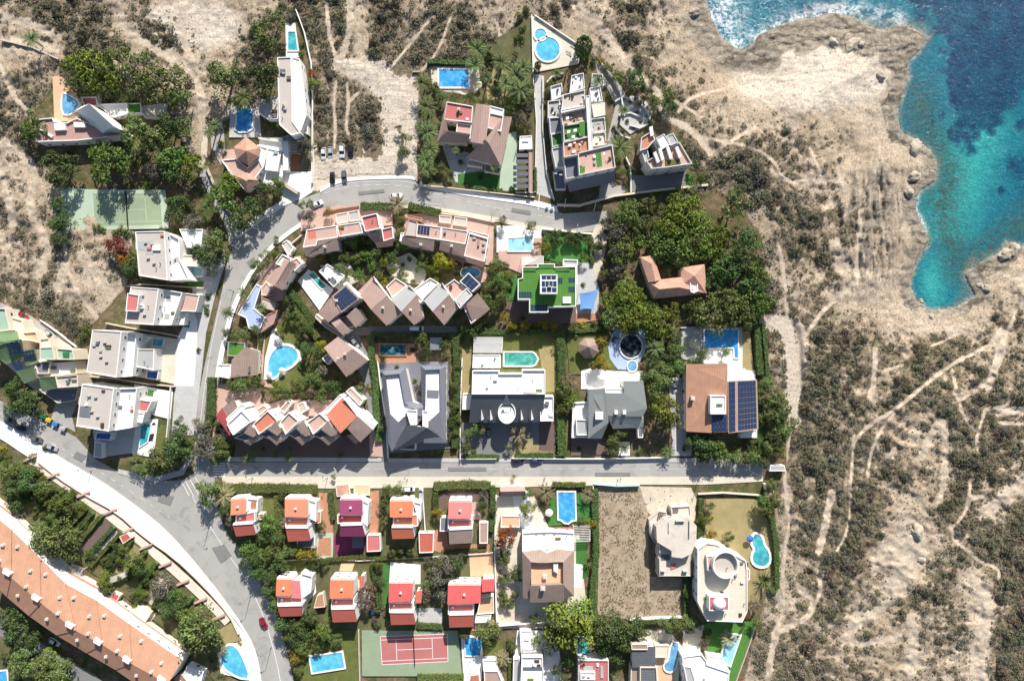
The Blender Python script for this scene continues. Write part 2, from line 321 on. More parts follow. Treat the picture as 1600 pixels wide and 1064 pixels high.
ys=np.concatenate([[-9000,-4000,-2000,-1000,-500,-250],np.arange(-110,1176,2.5),[1320,1600,2100,3100,5100,9500]])
GX,GY=np.meshgrid(xs,ys)
cd=npdist(GX,GY,COAST,True); sea=npin(GX,GY,COAST)
ud=npdist(GX,GY,URBAN,True); urb=npin(GX,GY,URBAN); ud=np.where(urb,0,ud)
w=sstep(0,45,ud)
base=np.where(sea,SEA-np.minimum(3.5,.3+cd*.03),SEA*(1-sstep(0,150,cd-2))+ .25)
rel=(fbm(GX/38,GY/38,5,3)-.5)*3.2+(1-np.abs(2*fbm(GX/26+3,GY/60,4,9)-1))*1.6-1.0
east=np.exp(-((GX-1370)/75)**2-((GY-350)/130)**2); gul=(1-np.abs(2*fbm(GX/11,GY/70,3,21)-1))**2*2.4*east+(1-np.abs(2*fbm((GX+GY*.5)/45,(GY-GX*.5)/22,4,23)-1))**2*1.1*sstep(1180,1260,GX)*sstep(420,560,GY)
fine=(fbm(GX/7,GY/7,3,5)-.5)*.9
rel=rel*(1-.45*sstep(1180,1260,GX)*sstep(420,560,GY)); lowland=sstep(2,60,np.where(sea,0,cd))
flat=1-.75*(np.exp(-((GX-1260)/150)**2-((GY-130)/55)**2)); flat*=1-.8*np.exp(-((GX-300)/90)**2-((GY-40)/45)**2); flat*=1-.85*np.exp(-((GX-590)/75)**2-((GY-190)/100)**2)
tz=np.where(sea,base,base+w*(rel*flat+gul+fine*flat)*(.25+.75*lowland))
tz=np.where(~sea,np.maximum(tz,SEA+.15+.02*np.minimum(cd,30)),tz)
strata=np.sin(GY*.42+fbm(GX/45,GY/25,4,4)*22)*.07
shelf=np.exp(-((GX-1270)/140)**2-((GY-120)/60)**2)+np.exp(-((GX-300)/90)**2-((GY-40)/45)**2)
tz=tz+np.where(sea,0,strata*shelf*w)
rw_=28+58*np.exp(-((GX-1310)/150)**2-((GY-50)/60)**2)+14*np.exp(-((GX-1425)/30)**2-((GY-150)/60)**2); rockedge=(1-sstep(rw_*.45,rw_,cd+(fbm(GX/14,GY/14,4,61)-.5)*34))*(~sea); rk=(1-np.abs(2*fbm(GX/34,GY/9,5,31)-1))**1.5-.55+(fbm(GX/5,GY/4,3,33)-.5)*.7; tz=tz+np.where(sea,0,rk*.8*rockedge*sstep(0,10,cd))
tz=np.where(urb&~sea,-.06,tz)
pm=np.zeros(GX.shape)
wob=(fbm(GX/9,GY/9,3,77)-.5)*7
for pts,wd in PATHS:
    d=npdist(GX,GY,smoothpoly(pts,2,False)); pm=np.maximum(pm,(1-sstep(wd*.6,wd*1.2+1.,d+wob*min(2.4,wd/5)))*(1. if (wd<=5 or (pts[0][0]>1189 and wd<15 and pts[0][1]<515 and pts[0][0]<1235)) else .66))
tz=tz*(1-pm*.0)-pm*.12*w; wide=1-sstep(10,22,npdist(GX,GY,[(1200,505),(1225,505),(1237,540),(1240,610),(1239,655)])); tz=np.where(sea,tz,tz*(1-wide)+.05*wide)
den=samp(dens,GX,GY); den=np.where((GX<0)|(GX>1600)|(GY<0)|(GY>1064),.55,den)
gf=fbm(GX/9,GY/9,4,55); scr=np.clip(den*1.25-.1+(gf-.5)*2.2*np.sqrt(den*1.05),0,1)*(1-pm)*(~sea)
def terr(px,py):
    i=np.clip(np.searchsorted(xs,px)-1,0,len(xs)-2); j=np.clip(np.searchsorted(ys,py)-1,0,len(ys)-2)
    fx=(px-xs[i])/(xs[i+1]-xs[i]); fy=(py-ys[j])/(ys[j+1]-ys[j])
    return (tz[j,i]*(1-fx)+tz[j,i+1]*fx)*(1-fy)+(tz[j+1,i]*(1-fx)+tz[j+1,i+1]*fx)*fy
def gridmesh(name, X, Y, Z, attrs, mat):
    k=S*(H-Z)/H; v=np.stack([(X-800)*k,(532-Y)*k,Z],-1).reshape(-1,3)
    ny,nx=X.shape; a=np.arange(ny*nx).reshape(ny,nx)
    q=np.stack([a[1:,:-1],a[1:,1:],a[:-1,1:],a[:-1,:-1]],-1).reshape(-1,4)
    me=bpy.data.meshes.new(name); me.vertices.add(len(v)); me.vertices.foreach_set('co',v.ravel().astype(np.float32))
    me.loops.add(q.size); me.loops.foreach_set('vertex_index',q.ravel().astype(np.int32))
    me.polygons.add(len(q)); me.polygons.foreach_set('loop_start',(np.arange(len(q))*4).astype(np.int32))
    me.polygons.foreach_set('use_smooth',np.ones(len(q),bool)); me.update(calc_edges=True)
    for an,av in attrs.items():
        at=me.attributes.new(an,'FLOAT','POINT'); at.data.foreach_set('value',av.ravel().astype(np.float32))
    me.materials.append(mat); return link(name,me)
m,t,b=nt('earth'); co=N(t,'ShaderNodeTexCoord').outputs['Object']
n5=noise(t,1.1,5,co,.75); n1=noise(t,.035,6,co,.65); n2=noise(t,.5,5,co,.7); n3=noise(t,2.2,4,co,.7); n4=noise(t,.16,5,co,.7,.5)
sand=mix(t,ramp(t,n1,.35,.65),(.385,.305,.22,1),(.54,.45,.35,1)); sand=mix(t,math_(t,'MULTIPLY',ramp(t,n2,.48,.66),.5),sand,(.27,.205,.14,1)); sand=mix(t,math_(t,'MULTIPLY',ramp(t,n3,.53,.62),.7),sand,(.13,.10,.07,1)); sand=mix(t,math_(t,'MULTIPLY',ramp(t,n4,.56,.68),.35),sand,(.62,.54,.43,1))
rockc=mix(t,ramp(t,n2,.35,.65),(.19,.165,.13,1),(.39,.34,.27,1)); rockc=mix(t,math_(t,'MULTIPLY',ramp(t,n3,.55,.68),.6),rockc,(.09,.08,.065,1))
pathc=mix(t,ramp(t,n2,.35,.7),(.45,.375,.29,1),(.57,.49,.395,1))
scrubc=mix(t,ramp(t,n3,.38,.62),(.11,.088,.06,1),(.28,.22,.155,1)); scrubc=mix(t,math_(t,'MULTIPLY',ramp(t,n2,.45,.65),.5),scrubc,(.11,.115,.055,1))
shelfc=mix(t,ramp(t,n2,.3,.7),(.54,.47,.385,1),(.64,.57,.475,1))
wv=N(t,'ShaderNodeTexWave',bands_direction='Y'); wv.inputs['Scale'].default_value=.16; wv.inputs['Distortion'].default_value=9; wv.inputs['Detail'].default_value=5; wv.inputs['Detail Scale'].default_value=.35; t.links.new(co,wv.inputs['Vector'])
shelfc=mix(t,math_(t,'MULTIPLY',math_(t,'MULTIPLY',ramp(t,wv.outputs[0],.0,.16,(1,1,1,1),(0,0,0,1)),ramp(t,n4,.42,.6)),.6),shelfc,(.32,.265,.2,1))
soilc=mix(t,ramp(t,n2,.35,.65),(.12,.09,.055,1),(.23,.175,.11,1)); soilc=mix(t,ramp(t,n4,.45,.6),soilc,(.075,.09,.03,1))
crisp=lambda a,k,lo,hi: ramp(t,math_(t,'ADD',attr(t,a),math_(t,'MULTIPLY',math_(t,'SUBTRACT',mix(t,.5,n2,n5),.5),k)),lo,hi)
vx=N(t,'ShaderNodeTexVoronoi',feature='DISTANCE_TO_EDGE'); vx.inputs['Scale'].default_value=.11; nzv=N(t,'ShaderNodeTexNoise'); nzv.inputs['Scale'].default_value=.25; nzv.inputs['Detail'].default_value=5; t.links.new(co,nzv.inputs['Vector'])
mpv=N(t,'ShaderNodeMapping'); mpv.inputs['Scale'].default_value=(.3,1.5,1); vadd=N(t,'ShaderNodeVectorMath',operation='MULTIPLY_ADD'); t.links.new(nzv.outputs['Color'],vadd.inputs[0]); vadd.inputs[1].default_value=(9,5,0); t.links.new(co,vadd.inputs[2]); t.links.new(vadd.outputs[0],mpv.inputs[0]); t.links.new(mpv.outputs[0],vx.inputs['Vector'])
crack=ramp(t,vx.outputs['Distance'],.0,.05,(1,1,1,1),(0,0,0,1))
shelfc=mix(t,math_(t,'MULTIPLY',crack,.3),shelfc,(.26,.215,.16,1)); rockc=mix(t,math_(t,'MULTIPLY',crack,.75),rockc,(.06,.05,.04,1))
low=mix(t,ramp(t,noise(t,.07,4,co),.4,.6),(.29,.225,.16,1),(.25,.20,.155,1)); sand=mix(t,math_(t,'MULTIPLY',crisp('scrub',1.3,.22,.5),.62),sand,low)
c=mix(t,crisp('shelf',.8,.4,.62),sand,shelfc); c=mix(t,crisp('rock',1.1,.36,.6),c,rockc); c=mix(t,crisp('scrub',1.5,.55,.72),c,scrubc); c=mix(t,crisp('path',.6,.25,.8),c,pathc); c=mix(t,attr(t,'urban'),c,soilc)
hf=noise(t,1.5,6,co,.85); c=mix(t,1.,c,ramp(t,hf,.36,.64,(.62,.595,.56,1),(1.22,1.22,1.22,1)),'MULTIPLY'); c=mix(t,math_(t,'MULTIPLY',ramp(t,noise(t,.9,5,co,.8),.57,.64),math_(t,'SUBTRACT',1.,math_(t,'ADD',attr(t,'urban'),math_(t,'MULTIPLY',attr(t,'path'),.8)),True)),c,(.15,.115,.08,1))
bed=mix(t,ramp(t,n2,.4,.6),(.10,.12,.09,1),(.25,.26,.19,1)); c=mix(t,attr(t,'bed'),c,bed)
t.links.new(c,b.inputs['Base Color']); b.inputs['Roughness'].default_value=.95; b.inputs['Specular IOR Level'].default_value=.1
bp=N(t,'ShaderNodeBump'); bp.inputs['Strength'].default_value=.8; bp.inputs['Distance'].default_value=.35; t.links.new(mix(t,.5,n2,n3),bp.inputs['Height']); t.links.new(bp.outputs[0],b.inputs['Normal'])
flatlot=npin(GX,GY,[(485,225),(652,225),(652,285),(485,300)])|npin(GX,GY,[(518,95),(655,95),(655,230),(600,230),(590,150)])
uatt=np.where(urb,1.,0.)*(~flatlot)
rocka=np.clip(rockedge*1.3*(.75+1.3*(fbm(GX/12,GY/8,4,91)-.45))*(1-.75*np.exp(-((GX-1470)/110)**2-((GY-505)/28)**2)),0,1)
lim=npdist(GX,GY,[(1085,40),(1140,90),(1200,95)]); rocka=np.maximum(rocka,np.clip((1-np.abs(2*fbm(GX/8,GY/75,4,27)-1))*2.2-1.35,0,.75)*np.exp(-((GX-1365)/70)**2-((GY-350)/130)**2)*1.3); rocka=np.maximum(rocka,.8*(1-sstep(8,38,lim))*(~sea))
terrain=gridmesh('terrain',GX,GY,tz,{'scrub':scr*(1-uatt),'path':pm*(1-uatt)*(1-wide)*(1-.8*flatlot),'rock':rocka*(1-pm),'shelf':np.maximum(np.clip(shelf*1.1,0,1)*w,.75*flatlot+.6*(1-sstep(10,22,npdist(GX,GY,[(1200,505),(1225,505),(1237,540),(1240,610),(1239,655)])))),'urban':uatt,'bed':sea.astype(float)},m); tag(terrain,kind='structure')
# ---------------------------------------------------------------- sea
sx=np.concatenate([np.arange(1050,1701,3.),[1900,2500,4000,7000,12000]]); sy=np.concatenate([[-9500,-5000,-2500,-1000,-400,-150],np.arange(-60,551,3.),[700]])
SX,SY=np.meshgrid(sx,sy); scd=npdist(SX,SY,COAST,True); sin_=npin(SX,SY,COAST); scd=np.where(sin_,scd,0)
weedp=[(1385,-60),(1395,0),(1420,30),(1468,60),(1472,90),(1462,115),(1478,140),(1480,165),(1464,190),(1470,205),(1498,232),(1540,245),(1552,222),(1570,200),(1576,175),(1600,150),(1800,120),(1800,-60)]
wd_=npdist(SX,SY,weedp,True); wn=npin(SX,SY,weedp); weed=np.clip(.5+np.where(wn,wd_,-wd_)/34+(fbm(SX/16,SY/16,4,17)-.5)*2.1,0,1)
for (cx,cy,r) in ((1565,298,9),(1597,195,14),(1590,260,22),(1290,15,30)): weed=np.maximum(weed,np.clip(1.5-np.hypot(SX-cx,SY-cy)/r+(fbm(SX/8,SY/8,3,2)-.5)*.8,0,1))
turq=np.maximum(np.exp(-((SX-1530-.35*(200-SY))/52)**2)*sstep(150,210,SY)*(1-sstep(365,395,SY)),np.exp(-((SX-1458)/24)**2-((SY-440)/50)**2)*1.0)
murk=np.exp(-(npdist(SX,SY,[(1430,150),(1450,215),(1480,270),(1470,330),(1500,420),(1560,380),(1620,330)])/26)**2)*.95
foam=np.clip(1.15-np.hypot((SX-1128)/42,(SY-22)/48),0,1)*1.2+np.clip(1-npdist(SX,SY,[(1150,70),(1187,52),(1222,34),(1273,20),(1332,14),(1404,28)])/19,0,1)*.8+np.clip(1-npdist(SX,SY,[(1431,300),(1431,330),(1446,362)])/8,0,1)*1.0+np.clip(1-scd/6,0,1)*.38
m,t,b=nt('sea_water'); co=N(t,'ShaderNodeTexCoord').outputs['Object']; a1=noise(t,.25,5,co,.7); a2=noise(t,.9,4,co,.7); a3=noise(t,.05,5,co,.65)
c=mix(t,ramp(t,a3,.35,.65),(.008,.085,.145,1),(.014,.15,.20,1)); c=mix(t,attr(t,'turq'),c,mix(t,ramp(t,a1,.3,.7),(.02,.22,.235,1),(.045,.34,.31,1)))
c=mix(t,math_(t,'MULTIPLY',attr(t,'murk'),ramp(t,a1,.36,.56)),c,(.025,.11,.11,1)); c=mix(t,math_(t,'MULTIPLY',attr(t,'murk'),ramp(t,a2,.45,.58)),c,(.05,.085,.08,1))
wm=ramp(t,math_(t,'ADD',math_(t,'MULTIPLY',attr(t,'weed'),.45),math_(t,'MULTIPLY',mix(t,.5,noise(t,.10,7,co,.8,1.0),noise(t,.5,5,co,.8)),.9)),.70,.90)
c=mix(t,wm,c,mix(t,ramp(t,a1,.35,.7),(.005,.028,.075,1),(.012,.075,.135,1)))
c=mix(t,ramp(t,a2,.62,.74),c,(.03,.16,.24,1)); c=mix(t,attr(t,'shal'),c,mix(t,ramp(t,a2,.4,.62),(.10,.12,.085,1),(.19,.185,.13,1)))
c=mix(t,1.,c,ramp(t,mix(t,.5,noise(t,.55,6,co,.8,.6),noise(t,1.5,3,co)),.36,.64,(.62,.64,.68,1),(1.5,1.4,1.32,1)),'MULTIPLY')
fo=math_(t,'MULTIPLY',attr(t,'foam'),ramp(t,mix(t,.5,a1,a2),.44,.60)); c=mix(t,fo,c,(.72,.76,.77,1))
t.links.new(c,b.inputs['Base Color']); b.inputs['Roughness'].default_value=.12; b.inputs['IOR'].default_value=1.33
bp=N(t,'ShaderNodeBump'); bp.inputs['Strength'].default_value=.8; bp.inputs['Distance'].default_value=.9; t.links.new(mix(t,.4,a1,a2),bp.inputs['Height']); t.links.new(bp.outputs[0],b.inputs['Normal'])
shw=6+17*np.exp(-((SX-1330)/140)**2-((SY-35)/45)**2)+22*np.exp(-((SX-1525)/35)**2-((SY-435)/40)**2)+6*np.exp(-((SX-1460)/40)**2-((SY-270)/60)**2)
shal=np.clip(1-scd/shw+(fbm(SX/10,SY/10,3,41)-.5)*1.4,0,1)*.85*(1-np.clip(foam*.6,0,1))
so=gridmesh('sea',SX,SY,np.full(SX.shape,SEA),{'weed':weed,'turq':turq,'murk':murk,'foam':np.clip(foam,0,1),'shal':shal},m); tag(so,kind='structure')
# ---------------------------------------------------------------- ground sheets, roads
ZC=[.03]
def sheet(name, pts, mat, sm=0, dz=.0, thick=.35):
    ZC[0]+=.0025; z=ZC[0]+dz
    if sm: pts=smoothpoly(pts,sm)
    q=[P(x,y,z) for x,y in pts]
    o=MB().prism([(a[0],a[1]) for a in q],z-thick,z).build(name,MAT[mat]); return tag(o,kind='structure')
def strip(name, line, wd, mat, sm=2, dz=0.):
    l=smoothpoly(line,sm,False); L=[];Rr=[]
    for i,p in enumerate(l):
        a=l[max(0,i-1)]; c=l[min(len(l)-1,i+1)]; dx,dy=c[0]-a[0],c[1]-a[1]; n=math.hypot(dx,dy) or 1
        L.append((p[0]-dy/n*wd/2,p[1]+dx/n*wd/2)); Rr.append((p[0]+dy/n*wd/2,p[1]-dx/n*wd/2))
    return quadstrip(name,L,Rr,mat,dz)
def quadstrip(name,L,Rr,mat,dz=0.,thick=.3):
    ZC[0]+=.004; z=ZC[0]+dz; n=len(L)
    v=[P(x,y,z) for x,y in L]+[P(x,y,z) for x,y in Rr]; v+=[(a,b_,z-thick) for a,b_,c_ in v]
    f=[]
    for i in range(n-1): f+=[(i,i+1,n+i+1,n+i),(i,2*n+i,2*n+i+1,i+1),(n+i,n+i+1,3*n+i+1,3*n+i)]
    f+=[(0,n,3*n,2*n),(n-1,3*n-1,4*n-1,2*n-1)]
    return tag(mk(name,v,f,MAT[mat]),kind='structure')
# big curving road, lower left
sheet('road',[(-40,612),(0,626),(45,648),(80,662),(120,684),(150,718),(185,737),(240,752),(285,750),(303,740),(304,690),(306,640),(322,560),(336,500),(348,450),(356,405),(372,372),(402,350),(440,324),(478,309),(500,300),(524,287),(560,281),(640,279),(656,291),(700,301),(760,311),(832,321),(880,334),(948,330),(950,362),(900,362),(860,356),(800,345),(740,333),(690,325),(640,319),(580,320),(530,327),(480,347),(430,383),(395,425),(368,480),(352,540),(341,600),(337,660),(337,722),(1192,722),(1192,746),(336,746),(334,772),(352,830),(392,880),(420,930),(440,985),(462,1075),(408,1075),(402,1020),(384,985),(352,938),(303,880),(250,829),(200,797),(140,760),(80,722),(30,692),(-40,655)],'asphalt_light')
sheet('road',[(-40,462),(0,470),(25,478),(65,505),(100,530),(128,556),(138,590),(125,620),(112,650),(118,675),(80,655),(92,610),(118,585),(112,560),(80,530),(40,503),(15,490),(-40,478)],'asphalt_light')
sheet('road',[(520,508),(548,512),(640,508),(712,510),(716,520),(640,522),(560,524),(570,545),(585,570),(594,610),(601,660),(606,722),(588,722),(578,650),(566,590),(548,552),(528,532)],'asphalt')
sheet('road',[(0,960),(40,985),(90,1020),(150,1055),(175,1075),(110,1075),(60,1035),(20,1003),(-30,980),(-30,950)],'asphalt')
sheet('lane',[(832,116),(850,119),(850,150),(848,180),(852,240),(860,290),(866,312),(838,303),(836,240),(838,190),(833,150)],'paving_grey')
sheet('lane',[(930,95),(940,98),(960,120),(976,145),(984,170),(982,185),(968,182),(960,210),(958,290),(977,291),(977,300),(955,312),(935,312),(943,250),(952,205),(962,165),(950,140),(935,125)],'asphalt_light')
sheet('lane',[(641,110),(655,112),(655,200),(651,240),(653,284),(640,278),(641,200)],'asphalt_light')
sheet('lane',[(328,165),(343,172),(350,205),(352,250),(345,258),(330,230)],'asphalt_light')
sheet('path',[(306,118),(312,140),(322,160),(325,200),(323,262),(306,262),(308,190),(303,150)],'gravel',1)
sheet('path',[(306,262),(323,262),(345,310),(368,340),(375,372),(360,392),(352,350),(330,312)],'asphalt_light',1)
sheet('path',[(925,352),(950,350),(946,400),(930,445),(934,470),(922,470),(922,430),(930,395)],'gravel',1)
sheet('parking_lot',[(490,229),(520,228),(560,231),(605,229),(650,235),(652,272),(560,276),(520,285),(495,300),(487,260)],'gravel')
sheet('forecourt',[(442,268),(488,268),(488,300),(470,312),(440,318)],'paving_white')
# kerbs, pavements
q=lambda a,b,n,**k: quadstrip(n,smoothpoly(a,2,False),smoothpoly(b,2,False),**k)
q([(-40,640),(0,657),(38,680),(94,715),(160,752),(215,792),(258,826),(303,876),(352,938),(384,985),(402,1020),(410,1075)],[(-40,668),(0,684),(34,708),(62,724),(92,746),(134,773),(185,801),(225,836),(275,870),(322,915),(364,960),(392,1075)],'pavement',mat='paving_white',dz=.13)
sheet('pavement',[(346,745),(1192,745),(1192,752),(1100,757),(1000,757),(800,761),(520,763),(350,760)],'paving_cream',dz=.13)
sheet('pavement',[(360,714),(596,715),(596,721),(345,721)],'paving_grey',dz=.13)
sheet('pavement',[(606,716),(1190,716),(1192,722),(606,722)],'paving_grey',dz=.13)
q([(500,296),(522,282),(560,276),(640,274),(650,278)],[(500,301),(524,287),(560,281),(640,279),(648,282)],'pavement',mat='paving_white',dz=.13)
q([(656,284),(700,293),(760,303),(832,312),(870,322)],[(656,291),(700,301),(760,311),(832,321),(872,332)],'pavement',mat='paving_white',dz=.13)
q([(530,327),(580,320),(640,319),(690,325),(740,333),(800,345),(860,356),(900,362),(945,365)],[(530,332),(580,325),(640,325),(690,331),(740,339),(800,352),(860,364),(900,371),(930,373)],'pavement',mat='paving_cream',dz=.13)
q([(337,722),(337,660),(341,600),(352,540),(368,480),(395,425),(430,383),(480,347),(530,327)],[(331,722),(331,660),(334,600),(344,540),(360,480),(388,425),(424,380),(476,342),(528,322)],'pavement',mat='paving_white',dz=.1)
q([(372,372),(402,350),(440,324),(466,312)],[(364,362),(396,341),(436,316),(462,304)],'pavement',mat='paving_white',dz=.13)
sheet('pavement',[(302,400),(325,385),(350,390),(352,410),(338,455),(322,520),(308,640),(303,680),(268,680),(272,620),(282,540),(300,470)],'paving_grey',dz=.1)
sheet('pavement',[(300,478),(308,502),(308,530),(303,603),(272,603),(277,527),(292,500)],'paving_white',dz=.13)
sheet('pavement',[(185,733),(240,745),(280,735),(300,705),(303,712),(286,742),(242,754),(185,740)],'paving_grey',dz=.13)
# painted markings
def marks(lst, name='road_marking'):
    ZC[0]+=.004; z=ZC[0]+.004; mb=MB()
    for (a,b_,wd) in lst:
        dx,dy=b_[0]-a[0],b_[1]-a[1]; n=math.hypot(dx,dy); ox,oy=-dy/n*wd/2,dx/n*wd/2
        q=[P(x,y,z) for x,y in ((a[0]+ox,a[1]+oy),(b_[0]+ox,b_[1]+oy),(b_[0]-ox,b_[1]-oy),(a[0]-ox,a[1]-oy))]; mb.prism([(c[0],c[1]) for c in q],z-.003,z)
    return tag(mb.build(name,MAT['paint_white']),kind='structure')
def dashes(line, wd, on, off, sm=2):
    l=smoothpoly(line,sm,False); out=[]; acc=0
    for a,b_ in zip(l,l[1:]):
        L=math.hypot(b_[0]-a[0],b_[1]-a[1]); 
        if (acc%(on+off))<on or off==0: out.append((a,b_,wd))
        acc+=L
    return out
marks([((333,y),(352,y),2.0) for y in range(724,748,4)])
marks([((358,725),(372,729),.7),((372,729),(358,733),.7),((358,725),(358,733),.6)])
marks([((884,310),(882,325),1.2),((932,312),(928,330),1.2),((843,303),(841,328),1.)])
marks(dashes([(505,303),(540,292),(600,288),(650,294),(700,309),(800,330),(900,347)],.55,9,7,4))
marks(dashes([(508,298),(540,286),(600,283),(640,284),(656,294)],.5,9,0,3)+dashes([(500,338),(560,320),(640,315),(690,320)],.5,9,0,3))
marks(dashes([(300,775),(345,850),(385,905),(412,960),(432,1030),(440,1075)],.8,8,0,3)+dashes([(0,645),(60,680),(130,720),(200,765),(265,808)],.6,9,9,4))
marks(dashes([(340,700),(342,640),(350,560)],.5,6,0,2)+dashes([(352,540),(372,478),(405,425)],.5,6,6,3)+dashes([(310,735),(312,660),(326,560),(345,470)],.5,6,0,3))
marks([((285,755),(296,775),1.),((290,752),(303,776),1.),((296,748),(310,772),1.),((302,742),(314,760),1.)])
marks([((225,815),(222,800),1.2)]+[((420,900+i*8),(424,904+i*8),1.) for i in range(3)])
marks(dashes([(360,733),(1180,733)],.4,12,10,6))
for pp_ in ([(331,856),(350,850),(362,868),(345,880)],[(250,770),(272,776),(266,790),(246,783)],[(385,410),(396,402),(402,410),(392,418)],[(560,300),(600,296),(601,301),(561,305)],[(700,730),(760,730),(760,736),(700,736)],[(930,738),(985,738),(985,744),(930,744)],[(410,905),(424,925),(418,930),(404,910)],[(120,705),(135,712),(128,722),(114,714)],[(322,620),(330,620),(328,650),(320,650)],[(800,325),(830,330),(829,336),(799,331)]): sheet('road_patch',pp_,'asphalt')
